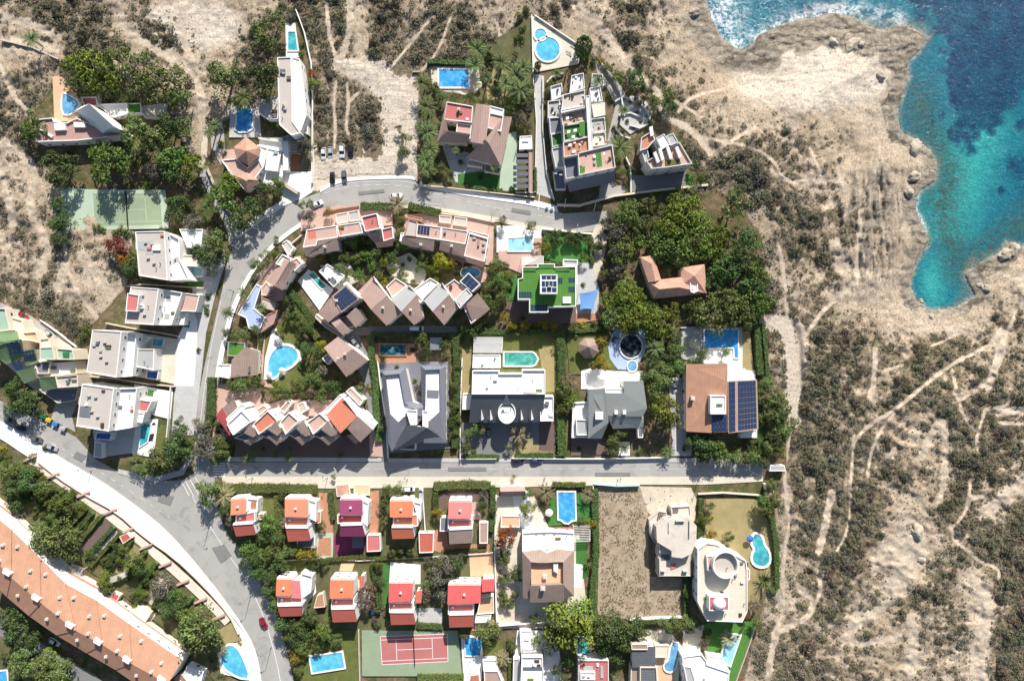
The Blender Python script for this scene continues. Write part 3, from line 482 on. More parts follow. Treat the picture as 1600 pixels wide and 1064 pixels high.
# ---- plots: yards, lawns, patios
for n,mt,p in [('garden_soil','gardenbed',[(345,765),(765,765),(775,770),(775,980),(560,985),(440,985),(420,930),(392,880),(352,830),(340,790)]),
('garden_soil','soil',[(1010,770),(1090,770),(1086,960),(1012,965)]),
('lawn','lawn',[(383,765),(440,768),(440,860),(400,860)]),
('rough_ground','rough_plot',[(928,760),(1000,760),(1012,800),(1014,900),(1080,905),(1073,968),(985,968),(933,960),(936,860),(930,800)]),
('rough_ground','gravel',[(1000,760),(1080,762),(1088,780),(1086,815),(1030,812),(1012,800)]),
('lawn','lawn_dry',[(1103,780),(1178,778),(1204,820),(1210,890),(1170,968),(1150,965),(1170,880),(1100,850)]),
('turf','turf',[(1150,968),(1182,972),(1150,1064),(1115,1070),(1098,975)]),
('terrace','paving_cream',[(1068,975),(1100,976),(1094,1020),(1066,1020)]),
('terrace','paving_cream',[(770,775),(832,770),(860,830),(905,835),(920,980),(775,982)]),
('terrace','gravel',[(778,910),(812,915),(812,955),(850,968),(850,980),(780,980)]),
('terrace','paving_white',[(800,770),(826,765),(830,830),(816,832),(806,800)]),
('turf','turf_dark',[(860,778),(920,770),(924,815),(856,822)]),
('turf','turf_dark',[(900,842),(916,845),(918,900),(900,910)]),
('terrace','paving_white',[(895,880),(911,882),(909,918),(895,918)]),
('driveway','paving_terra',[(498,770),(514,770),(520,800),(520,835),(500,835),(500,800)]),
('driveway','paving_terra',[(578,768),(592,766),(592,835),(577,835)]),
('patio','court_mint',[(496,832),(521,832),(520,875),(494,876)]),('patio','paving_terra',[(498,840),(517,840),(517,868),(496,868)]),
('patio','roof_purple',[(521,836),(570,838),(572,862),(548,864),(524,871)]),
('patio','paving_terra',[(678,830),(697,820),(700,850),(765,850),(766,862),(700,866),(678,860)]),
('patio','terrace_pink',[(737,784),(752,784),(752,812),(737,812)]),
('patio','paving_brown',[(680,770),(765,768),(765,800),(752,784),(700,784),(690,800)]),
('patio','paving_white',[(610,878),(657,882),(657,912),(608,912)]),
('patio','terrace_peach',[(733,866),(770,862),(772,900),(735,900)]),
('patio','terrace_peach',[(533,880),(554,880),(550,892),(530,892)]),
('patio','paving_cream',[(553,905),(565,905),(580,925),(575,950),(556,950)]),
('patio','paving_white',[(468,900),(492,900),(494,925),(478,945),(470,940)]),
('turf','turf_dark',[(598,880),(608,880),(606,945),(598,945)]),
('lawn','lawn',[(480,985),(560,985),(562,1064),(470,1064),(462,1050)]),
('patio','paving_grey',[(651,950),(690,950),(692,975),(655,977)]),
('terrace','terrace_peach',[(740,966),(772,968),(775,985),(738,985)]),
('terrace','paving_white',[(720,990),(755,1010),(752,1075),(725,1075)]),
('lawn','lawn',[(753,1005),(785,1000),(784,1028),(756,1032)]),
('terrace','paving_white',[(808,985),(870,985),(880,1064),(800,1064)]),
('terrace','paving_cream',[(985,1000),(1010,985),(1045,985),(1066,1010),(1060,1064),(985,1064)]),
('terrace','terrace_peach',[(1025,1010),(1050,1012),(1055,1064),(1030,1064)]),
('lawn','lawn',[(892,1000),(925,1000),(925,1035),(892,1035)]),
('courtyard','slate_light',[(640,565),(700,565),(704,700),(606,708),(590,600),(592,565)]),
('patio','paving_terra',[(583,536),(648,537),(650,566),(588,568)]),
('lawn','lawn',[(726,522),(870,520),(872,620),(724,620)]),('lawn','lawn_dry',[(722,545),(740,545),(738,615),(722,615)]),('lawn','lawn_dry',[(842,545),(866,540),(866,612),(852,612)]),
('driveway','asphalt',[(722,660),(866,660),(866,716),(722,716)]),('lawn','lawn_dry',[(805,680),(866,700),(866,714),(800,714)]),('driveway','paving_brown',[(842,660),(868,660),(868,706),(842,704)]),
('lawn','lawn',[(885,522),(960,520),(962,585),(890,585)]),
('pool_deck','deck_blue',[(957,520),(965,513),(1006,513),(1011,540),(1003,560),(988,578),(965,577),(953,560),(950,540)]),
('terrace','paving_white',[(908,578),(925,575),(960,580),(1004,580),(1005,596),(972,598),(972,606),(908,608)]),
('terrace','paving_brown',[(892,680),(946,684),(946,710),(892,712)]),('driveway','paving_white',[(968,690),(984,690),(984,712),(966,712)]),
('terrace','paving_grey',[(1064,513),(1100,513),(1160,512),(1160,560),(1135,600),(1100,568),(1064,560)]),
('terrace','paving_white',[(1098,545),(1160,545),(1160,578),(1180,580),(1182,597),(1137,597),(1135,568),(1098,566)]),
('lawn','lawn_dry',[(1160,518),(1172,518),(1178,580),(1160,578)]),('driveway','paving_grey',[(1045,590),(1072,590),(1072,690),(1050,690)]),
('patio','paving_grey',[(1050,688),(1082,690),(1080,712),(1048,712)]),
('terrace','paving_white',[(776,353),(818,353),(822,359),(846,361),(846,380),(776,395)]),('terrace','terrace_pink',[(779,392),(832,392),(832,372),(846,372),(846,402),(820,415),(816,428),(778,412)]),
('lawn','turf_dark',[(850,362),(922,366),(924,412),(900,415),(850,405)]),
('patio','paving_brown',[(790,470),(900,480),(900,506),(792,504)]),('turf','turf_dark',[(790,430),(812,430),(810,470),(790,470)]),
('patio','paving_grey',[(900,410),(925,412),(936,450),(935,490),(900,492)]),('patio','paving_terra',[(900,490),(935,490),(946,470),(952,478),(938,500),(900,505)]),
('garden_soil','gardenbed',[(690,110),(830,30),(835,112),(835,300),(780,300),(660,288),(658,140)]),
('patio','paving_cream',[(672,104),(748,104),(750,130),(745,145),(735,150),(676,140)]),('lawn','lawn_dry',[(755,105),(800,112),(795,150),(762,158)]),
('terrace','court_mint',[(783,210),(807,206),(808,300),(780,297)]),('patio','paving_grey',[(690,225),(735,240),(770,262),(755,285),(712,285),(700,255)]),('lawn','turf_dark',[(715,272),(750,268),(782,270),(780,295),(716,288)]),
('pool_deck','paving_cream',[(829,26),(840,28),(908,75),(904,100),(838,113),(831,100)]),
('terrace','paving_grey',[(970,165),(985,150),(1005,152),(1020,175),(1010,195),(985,210),(968,195)]),
('driveway','asphalt',[(985,275),(1075,270),(1075,293),(985,300)]),('turf','turf',[(1070,272),(1082,272),(1085,290),(1072,293)]),
('pool_deck','terrace_peach',[(82,120),(95,118),(112,140),(128,160),(120,190),(85,190)]),
('court_surround','court_mint',[(94,291),(135,296),(141,360),(100,362)]),
('pool_deck','paving_white',[(446,36),(461,36),(468,90),(447,90)]),('patio','deck_wood',[(451,217),(467,217),(468,266),(451,266)]),('patio','soil',[(467,235),(485,240),(485,266),(467,266)]),
('pool_deck','paving_grey',[(360,165),(405,168),(408,215),(358,215)]),('terrace','paving_white',[(405,215),(445,215),(445,268),(430,300),(405,280)]),('terrace','terrace_pink',[(345,235),(410,230),(412,268),(385,302),(345,252)]),
('pool_deck','paving_white',[(212,655),(247,655),(240,715),(205,708)]),('lawn','lawn',[(246,668),(262,665),(258,710),(240,712)]),('patio','paving_grey',[(145,672),(212,660),(206,708),(150,715)]),
('terrace','paving_cream',[(232,522),(278,530),(272,600),(212,588)]),('terrace','paving_white',[(210,600),(270,612),(266,655),(206,640)]),('turf','turf_dark',[(224,608),(241,610),(239,620),(222,618)]),
('turf','turf',[(278,497),(297,502),(295,512),(276,508)]),('turf','turf',[(294,441),(318,440),(316,449),(292,450)]),
('terrace','paving_cream',[(0,485),(110,540),(122,560),(115,610),(60,615),(0,560)]),
('lawn','lawn',[(410,520),(440,505),(462,500),(480,540),(495,590),(470,612),(430,612),(405,600)]),
('pool_deck','paving_white',[(425,515),(432,513),(445,540),(462,540),(472,562),(450,580),(432,595),(412,592),(414,560)]),
('terrace','terrace_pink',[(402,520),(415,520),(410,590),(430,606),(412,604),(402,590)]),
('terrace','terrace_pink',[(335,600),(400,600),(420,640),(345,690),(332,685)]),
('terrace','terrace_pink',[(395,640),(440,625),(520,625),(520,650),(440,650),(400,660)]),
('courtyard','paving_brown',[(370,680),(575,680),(590,715),(365,714)]),
('terrace','terrace_pink',[(576,650),(594,655),(598,714),(578,712)]),
('terrace','terrace_pink',[(470,330),(530,322),(560,325),(612,325),(614,352),(470,362)]),
('terrace','terrace_pink',[(632,335),(690,332),(772,345),(770,415),(720,410),(630,385)]),
('path','paving_cream',[(600,410),(640,395),(670,420),(660,445),(615,440)]),
('terrace','paving_cream',[(500,415),(545,410),(560,440),(530,455)]),
('terrace','terrace_pink',[(735,410),(760,418),(760,440),(740,445)]),
('patio','terrace_pink',[(400,430),(430,405),(470,400),(470,420),(440,470),(410,475)]),
('patio','soil',[(405,485),(440,480),(430,510),(405,530)]),
('garden_soil','gardenbed',[(0,690),(60,735),(160,805),(230,862),(330,960),(370,1000),(345,1075),(280,1000),(180,920),(80,850),(0,790)]),
('pool_deck','paving_white',[(340,1020),(355,1005),(372,1004),(385,1030),(395,1064),(345,1052)]),
('garden_soil','gardenbed',[(0,1000),(60,1040),(100,1075),(0,1075)]),('lawn','lawn',[(440,870),(500,870),(500,890),(440,890)])]:
    sheet(n,p,mt)
for mt_,p_ in (('lawn_dry',[(150,800),(158,806),(118,850),(110,843)]),('paving_brown',[(161,812),(174,822),(133,868),(120,858)]),('paving_grey',[(178,827),(187,833),(147,880),(136,872)]),('lawn_dry',[(207,849),(222,859),(190,900),(173,890)]),('lawn',[(229,868),(240,877),(212,920),(199,906)]),('gravel',[(250,900),(268,914),(252,958),(228,938)]),('soil',[(282,928),(296,938),(276,968),(262,958)]),('lawn_dry',[(120,790),(128,796),(92,835),(84,828)]),('paving_cream',[(215,935),(245,958),(232,975),(205,955)]),('lawn',[(95,768),(108,776),(66,818),(54,806)]),('lawn_dry',[(340,985),(362,972),(378,1000),(352,1006)])): sheet('garden_strip',p_,mt_)
# ---------------------------------------------------------------- walls
def gwall(pts, h=1.5, w=.3, mat='white', label='', cap=None, sm=0, name='garden_wall', cat='wall', zb=None):
    if sm: pts=smoothpoly(pts,sm,False)
    mb=MB(); c=P(*pts[0])
    for a,b_ in zip(pts,pts[1:]):
        A=Vector(P(*a,h)[:2]); B=Vector(P(*b_,h)[:2]); d=(B-A)
        if d.length<.05: continue
        d.normalize(); n=Vector((-d.y,d.x))*w/2
        A=A-d*w*.45; B=B+d*w*.45
        mb.prism([tuple(A+n),tuple(B+n),tuple(B-n),tuple(A-n)],-.6,h+R.uniform(0,.012))
    o=mb.build(name,MAT[mat],None,(c[0],c[1],0)); tag(o,label,cat); return o
gwall([(60,722),(90,746),(132,773),(183,801),(222,837),(272,871),(318,915),(358,960),(372,990)],1.1,.5,'wall_pink','pinkish concrete parapet wall along the white pavement of the curving road',sm=1,name='parapet_wall')
gwall([(46,722),(86,749),(127,778),(174,808),(212,842),(256,876),(300,916),(334,948),(352,968)],.4,3.0,'wall_pink','broad pale retaining wall above the terrace gardens beside the curving road',sm=1,name='retaining_wall')
for x_,y_ in ((50,714),(86,741),(134,770),(176,797),(204,826),(232,852),(262,880),(290,908),(318,936),(346,962)):
    o_=gwall([(x_-13,y_+6),(x_+3,y_-1)],1.3,.7,'terrace_pink','pink masonry buttress across the broad pale retaining wall',name='buttress'); o_['group']='buttresses of the retaining wall'
gwall([(606,716),(602,650),(594,600),(590,565)],1.7,.35,'white','white side wall between the service lane and the grey winged villa')
gwall([(719,718),(719,650),(722,560)],1.7,.3,'white','thin white wall between the two slate-roofed villas')
gwall([(722,717),(775,717)],1.3,.3,'cream','cream street wall left of the turret driveway')
gwall([(800,716),(880,717),(940,717),(1045,715)],1.4,.3,'white_step','street wall in front of the olive-roofed villa')
gwall([(775,775),(773,860),(776,978),(850,972)],1.6,.4,'white','white corner wall around the mansion with the sunken roof terrace')
gwall([(985,968),(1020,966),(1072,964)],1.2,.6,'white','low white wall along the bottom of the bare overgrown plot')
gwall([(1074,966),(1072,925)],1.2,.3,'white','short white wall beside the tall hedge of the bare plot')
gwall([(927,760),(926,800),(928,835)],1.6,.3,'white_step','white wall between blue rectangular pool garden and overgrown plot')
gwall([(928,757),(965,760),(1000,759)],2.0,.15,'tarp_aqua','aqua mesh fence along the street edge of the overgrown plot',name='mesh_fence',cat='fence')
gwall([(1092,772),(1130,770),(1190,774)],1.3,.4,'cream','cream street wall above the dry lawn with keyhole pool')
gwall([(1184,970),(1170,1010),(1150,1066)],1.0,.3,'wall_stone','low stone wall on the right edge of the green turf pool garden')
gwall([(560,985),(562,1066)],1.2,.35,'wall_stone','tan wall left of the red tennis court')
gwall([(872,320),(905,321),(960,306),(1030,297),(1105,289)],1.3,.7,'cream','cream boundary wall below the white apartment blocks')
gwall([(833,118),(838,190),(836,300)],1.0,.25,'white_step','low wall left of the lane beside the stepped apartments')
gwall([(848,120),(848,200),(854,270),(866,312)],1.2,.25,'white_step','curved wall right of the lane beside the stepped apartments')
gwall([(941,100),(958,122),(970,145),(976,180)],1.5,.4,'white_step','curved grey retaining wall of the apartment ramp')
gwall([(978,245),(984,258),(986,275),(986,300)],1.4,.4,'white_step','curved wall between the two apartment blocks ramp')
gwall([(831,24),(833,112)],1.5,.3,'white','white wall on the left side of the round pools deck')
gwall([(836,24),(910,74)],1.2,.3,'white','white wall on the sloping upper side of the round pools deck')
gwall([(462,15),(475,50),(486,100),(488,150),(487,285)],1.5,.3,'white','long white boundary wall right of the long white house')
gwall([(645,112),(656,112)],1.2,.3,'wall_stone','short stone wall end at the head of the palm-lined lane')
gwall([(656,290),(690,292),(760,300),(835,308)],1.2,.3,'cream','cream street wall below the big tiled villa')
gwall([(197,447),(222,444),(300,449),(318,450)],1.4,.3,'cream','wall between the two upper flat-roofed white villas')
gwall([(165,505),(200,512),(260,522),(280,526)],1.4,.4,'wall_stone','stone wall between the second and third flat-roofed villas')
gwall([(138,588),(180,592),(230,600),(272,604)],1.4,.4,'wall_stone','stone wall between the third and fourth flat-roofed villas')
gwall([(62,500),(90,520),(118,542)],1.0,.3,'white_step','white roadside wall below the scrub slope at left')
gwall([(266,605),(262,660),(258,700)],1.4,.3,'white_step','white wall right of the lounger pool lawn')
gwall([(0,62),(50,74),(90,92)],1.6,.5,'wall_stone','old stone wall on the upper left hillside')
gwall([(322,262),(345,315),(372,350)],1.4,.5,'wall_stone','stone wall along the side road under the big pines')
gwall([(404,216),(440,222),(446,268)],1.6,.3,'white','white wall below the bright blue kidney pool terrace')
gwall([(440,285),(463,300)],2.6,1.2,'wall_stone','thick tan gate wall with coping on the curve of the road',name='gate_wall')
gwall([(385,470),(410,430),(438,395),(470,368)],1.5,.35,'cream','cream wall along the inside of the road curve')
gwall([(560,322),(530,326),(505,332)],1.3,.35,'tile_orange','terracotta-topped street wall above the pink terraces')
gwall([(686,333),(730,338),(772,347)],1.3,.35,'wall_pink','pink street wall above the solar-panelled pink house')
gwall([(440,876),(500,872),(560,876),(680,870),(770,864)],1.0,.35,'cream','pale wall between the two rows of red-roofed villas')
gwall([(775,862),(775,980)],.9,.2,'terrace_pink','pink inner wall right of the last red villa')
gwall([(660,765),(666,860)],1.5,.25,'white','white wall between the orange-roofed and pink-roofed villas')
gwall([(940,440),(946,470),(950,515)],1.4,.3,'wood_dark','dark brown fence beside the blue shade sail',name='wooden_fence',cat='fence')
gwall([(1160,512),(1100,511),(1064,512)],1.2,.25,'white','white wall along the top of the right-hand rectangular pool')
gwall([(848,358),(925,366)],1.6,.3,'white_step','white street wall above the dark green lawn')
gwall([(495,225),(495,228),(487,230)],.6,.4,'wall_stone','stub of stone wall at the parking lot corner')
gwall([(345,770),(440,768)],1.2,.2,'wall_stone','low wall behind the long hedge at the street corner')
for k_,(a_,l_) in enumerate((([(962,158),(975,150),(990,158)],'above the palm court'),([(968,180),(985,176),(1000,182)],'in the middle of the grey court'),([(985,196),(1000,200),(1012,194)],'at the foot of the grey court'),([(1000,160),(1010,172),(1016,186)],'on the right of the grey court'),([(962,200),(972,212),(984,216)],'beside the big palm'),([(855,128),(862,120),(880,114)],'at the top of the stepped apartments'))): gwall(a_,1.1,.5,'stone_white','short pale terrace wall '+l_)
# ---------------------------------------------------------------- pools and courts
POOLS=[]
def pool(pts, water, label, lm, sm=0, cop=.6, copmat='white', h=.32):
    if sm: pts=smoothpoly(pts,sm)
    z_=ZC[0]; h+=z_; q=[P(x,y,h)[:2] for x,y in pts]; cx=sum(p[0] for p in q)/len(q); cy=sum(p[1] for p in q)/len(q)
    root=empty('swimming_pool',(cx,cy,0)); tag(root,label,'pool',None); POOLS.append((lm,sum(p[0] for p in pts)/len(pts),sum(p[1] for p in pts)/len(pts)))
    out=inset(q,-cop); n=len(q); L=(cx,cy,0)
    v=[(a,b_,h) for a,b_ in out]+[(a,b_,h) for a,b_ in q]+[(a,b_,-.3) for a,b_ in out]+[(a,b_,z_+.05) for a,b_ in q]
    f=[]
    for i in range(n):
        j=(i+1)%n; f+=[(i,j,n+j,n+i),(i,2*n+i,2*n+j,j),(n+i,n+j,3*n+j,3*n+i)]
    mk('coping',v,f,MAT[copmat],root,L)
    mk('basin',[(a,b_,z_+.09) for a,b_ in inset(q,-.02)]+[(a,b_,-.2) for a,b_ in inset(q,-.02)],[tuple(range(n))]+[(i,(i+1)%n,n+(i+1)%n,n+i) for i in range(n)],MAT['water_steel'],root,L)
    mk('water',[(a,b_,z_+.13) for a,b_ in inset(q,-.01)],[tuple(range(n))],MAT[water],root,L)
    # ladder rails at the long side
    a=Vector(q[0]); b_=Vector(q[1]); d=(b_-a).normalized(); p=a.lerp(b_,.2); nn=Vector((-d.y,d.x))
    mb=MB()
    for s_ in (0,.5):
        p0=p+d*s_; mb.tube((p0.x+nn.x*.35,p0.y+nn.y*.35,h),(p0.x+nn.x*.3,p0.y+nn.y*.3,h+.7),.03,.03); mb.tube((p0.x+nn.x*.3,p0.y+nn.y*.3,h+.7),(p0.x-nn.x*.3,p0.y-nn.y*.3,h+.7),.03,.03); mb.tube((p0.x-nn.x*.3,p0.y-nn.y*.3,h+.7),(p0.x-nn.x*.35,p0.y-nn.y*.35,z_+.1),.03,.03)
    a0=p; b0=p+d*.5; mb.tube((a0.x-nn.x*.32,a0.y-nn.y*.32,h+.3),(b0.x-nn.x*.32,b0.y-nn.y*.32,h+.3),.045,.045); mb.tube((a0.x+nn.x*.33,a0.y+nn.y*.33,h+.3),(b0.x+nn.x*.33,b0.y+nn.y*.33,h+.3),.045,.045)
    mb.build('ladder',MAT['metal_grey'],root,L)
    return root
def circ(cx,cy,rx,ry=None,n=28): ry=ry or rx; return [(cx+rx*math.cos(2*math.pi*k/n),cy+ry*math.sin(2*math.pi*k/n)) for k in range(n)]
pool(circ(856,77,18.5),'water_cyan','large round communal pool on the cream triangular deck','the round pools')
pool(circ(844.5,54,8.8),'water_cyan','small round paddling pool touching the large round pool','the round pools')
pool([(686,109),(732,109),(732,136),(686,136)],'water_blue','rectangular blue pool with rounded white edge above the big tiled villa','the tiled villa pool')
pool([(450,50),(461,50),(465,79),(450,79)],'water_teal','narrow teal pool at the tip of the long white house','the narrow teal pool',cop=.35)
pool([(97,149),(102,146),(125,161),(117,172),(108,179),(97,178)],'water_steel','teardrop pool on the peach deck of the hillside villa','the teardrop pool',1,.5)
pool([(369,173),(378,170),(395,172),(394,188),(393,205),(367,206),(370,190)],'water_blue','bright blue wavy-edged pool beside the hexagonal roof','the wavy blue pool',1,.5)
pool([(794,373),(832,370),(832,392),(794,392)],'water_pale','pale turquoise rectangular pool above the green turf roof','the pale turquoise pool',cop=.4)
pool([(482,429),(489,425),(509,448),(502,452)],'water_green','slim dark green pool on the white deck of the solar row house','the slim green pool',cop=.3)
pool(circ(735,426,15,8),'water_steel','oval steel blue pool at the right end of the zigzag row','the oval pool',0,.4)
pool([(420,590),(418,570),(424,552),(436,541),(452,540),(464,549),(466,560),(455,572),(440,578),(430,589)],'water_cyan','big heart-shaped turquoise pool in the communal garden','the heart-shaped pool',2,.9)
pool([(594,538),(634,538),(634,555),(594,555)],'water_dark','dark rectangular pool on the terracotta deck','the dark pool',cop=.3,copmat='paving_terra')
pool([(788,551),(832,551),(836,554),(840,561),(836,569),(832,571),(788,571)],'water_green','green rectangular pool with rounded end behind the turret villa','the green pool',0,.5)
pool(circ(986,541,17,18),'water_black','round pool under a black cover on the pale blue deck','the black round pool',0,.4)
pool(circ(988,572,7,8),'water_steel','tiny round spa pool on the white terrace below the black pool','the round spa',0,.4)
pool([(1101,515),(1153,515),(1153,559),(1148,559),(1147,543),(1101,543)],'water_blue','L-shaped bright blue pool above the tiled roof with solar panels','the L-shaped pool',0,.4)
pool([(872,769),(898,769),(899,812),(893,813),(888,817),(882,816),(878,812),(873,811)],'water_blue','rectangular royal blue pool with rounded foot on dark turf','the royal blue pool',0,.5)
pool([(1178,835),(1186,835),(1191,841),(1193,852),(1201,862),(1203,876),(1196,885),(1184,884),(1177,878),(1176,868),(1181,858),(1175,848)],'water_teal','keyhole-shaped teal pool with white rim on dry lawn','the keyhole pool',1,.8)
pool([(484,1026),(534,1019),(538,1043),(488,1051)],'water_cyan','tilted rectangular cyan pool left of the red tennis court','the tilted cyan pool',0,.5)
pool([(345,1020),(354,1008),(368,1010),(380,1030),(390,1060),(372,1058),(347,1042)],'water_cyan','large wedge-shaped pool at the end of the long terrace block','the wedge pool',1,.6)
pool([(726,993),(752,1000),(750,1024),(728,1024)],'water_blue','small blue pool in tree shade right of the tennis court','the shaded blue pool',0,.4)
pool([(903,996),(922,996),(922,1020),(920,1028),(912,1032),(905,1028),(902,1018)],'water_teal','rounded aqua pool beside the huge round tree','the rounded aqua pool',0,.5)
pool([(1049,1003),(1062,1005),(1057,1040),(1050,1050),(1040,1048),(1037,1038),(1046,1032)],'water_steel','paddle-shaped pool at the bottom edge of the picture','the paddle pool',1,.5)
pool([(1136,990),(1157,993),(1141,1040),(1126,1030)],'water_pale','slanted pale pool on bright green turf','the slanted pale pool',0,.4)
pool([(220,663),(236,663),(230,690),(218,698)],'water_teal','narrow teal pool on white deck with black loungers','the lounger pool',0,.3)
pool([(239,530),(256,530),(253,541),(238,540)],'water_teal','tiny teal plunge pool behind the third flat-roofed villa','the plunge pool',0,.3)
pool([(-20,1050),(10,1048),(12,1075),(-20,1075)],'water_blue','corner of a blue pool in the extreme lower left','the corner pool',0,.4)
def court(outer, inner, mo, mi, label, lm, ml='paint_white'):
    q=[P(x,y,.1) for x,y in outer]; c=(sum(a[0] for a in q)/len(q),sum(a[1] for a in q)/len(q),0)
    root=empty('tennis_court',c); tag(root,label,'tennis court'); POOLS.append((lm,sum(p[0] for p in outer)/len(outer),sum(p[1] for p in outer)/len(outer)))
    ZC[0]+=.004; z=ZC[0]; MB().prism([P(x,y,z)[:2] for x,y in outer],z-.3,z).build('surround',MAT[mo],root,c)
    z+=.006; MB().prism([P(x,y,z)[:2] for x,y in inner],z-.2,z).build('playing_surface',MAT[mi],root,c)
    A,B,C_,D=[Vector(P(x,y,z+.005)) for x,y in inner]
    pt=lambda u,v:(A.lerp(B,u)).lerp(D.lerp(C_,u),v)
    ln=MB()
    for a,b_ in (((0,0),(1,0)),((0,1),(1,1)),((0,0),(0,1)),((1,0),(1,1)),((0,.125),(1,.125)),((0,.875),(1,.875)),((.23,.125),(.23,.875)),((.77,.125),(.77,.875)),((.23,.5),(.77,.5))):
        p,q_=pt(*a),pt(*b_); d=(q_-p).normalized(); n=Vector((-d.y,d.x,0))*.09
        ln.prism([tuple(x)[:2] for x in (p+n,q_+n,q_-n,p-n)],z+.002,z+.005)
    ln.build('court_lines',MAT[ml],root,c)
    p,q_=pt(.5,-.06),pt(.5,1.06); d=(q_-p).normalized(); n=Vector((-d.y,d.x,0))*.03
    nm=MB(); nm.prism([tuple(x)[:2] for x in (p+n,q_+n,q_-n,p-n)],z+.1,z+1.0); nm.build('net',MAT['metal_dark'],root,c)
    for s_ in (p,q_): MB().cyl((s_.x,s_.y),.06,.06,0,z+1.1,8).build('post',MAT['metal_grey'],root,c)
court([(565,985),(715,985),(722,1056),(566,1056)],[(594,994),(699,990),(700,1033),(597,1038)],'court_green','court_red','red tennis court with white lines on a green surround','the red tennis court')
court([(135,296),(258,297),(264,357),(140,360)],[(145,302),(250,302),(254,352),(148,354)],'court_mint','court_green','faded green tennis court under the pines at upper left','the faded green court','court_mint')
# ---------------------------------------------------------------- houses
HOUSES=[]
def hz(h): return h if h<=3.2 else 3.2+(h-3.2)*1.55
def unit_meshes():
    mb=MB(); mb.box(-.6,.6,-.02,.06,-.65,.65,0); mb.box(-.68,.68,-.02,.1,-.75,-.66,0); f=mb.build('window',[MAT['white'],MAT['glass']])
    bpy.data.objects.remove(f); win=bpy.data.meshes['window']
    mb=MB(); mb.box(-.52,-.03,.061,.075,-.57,.57,1); mb.box(.03,.52,.061,.075,-.57,.57,1); p=mb.build('pane',[MAT['white'],MAT['glass']]); pane=p.data; bpy.data.objects.remove(p)
    mb=MB(); mb.box(-.5,.5,-.02,.07,0,2.1); d=mb.build('door',[MAT['wood_dark']]); dm=d.data; bpy.data.objects.remove(d)
    mb=MB(); mb.box(.3,.42,.07,.14,1.0,1.08); d=mb.build('handle',[MAT['metal_grey']]); hm=d.data; bpy.data.objects.remove(d)
    mb=MB(); mb.box(0,1,0,1,-.02,.03); d=mb.build('solar_panel',[MAT['solar']]); sm=d.data; bpy.data.objects.remove(d)
    return win,pane,dm,hm,sm
WIN,PANE,DOOR,HAND,SOL=unit_meshes()
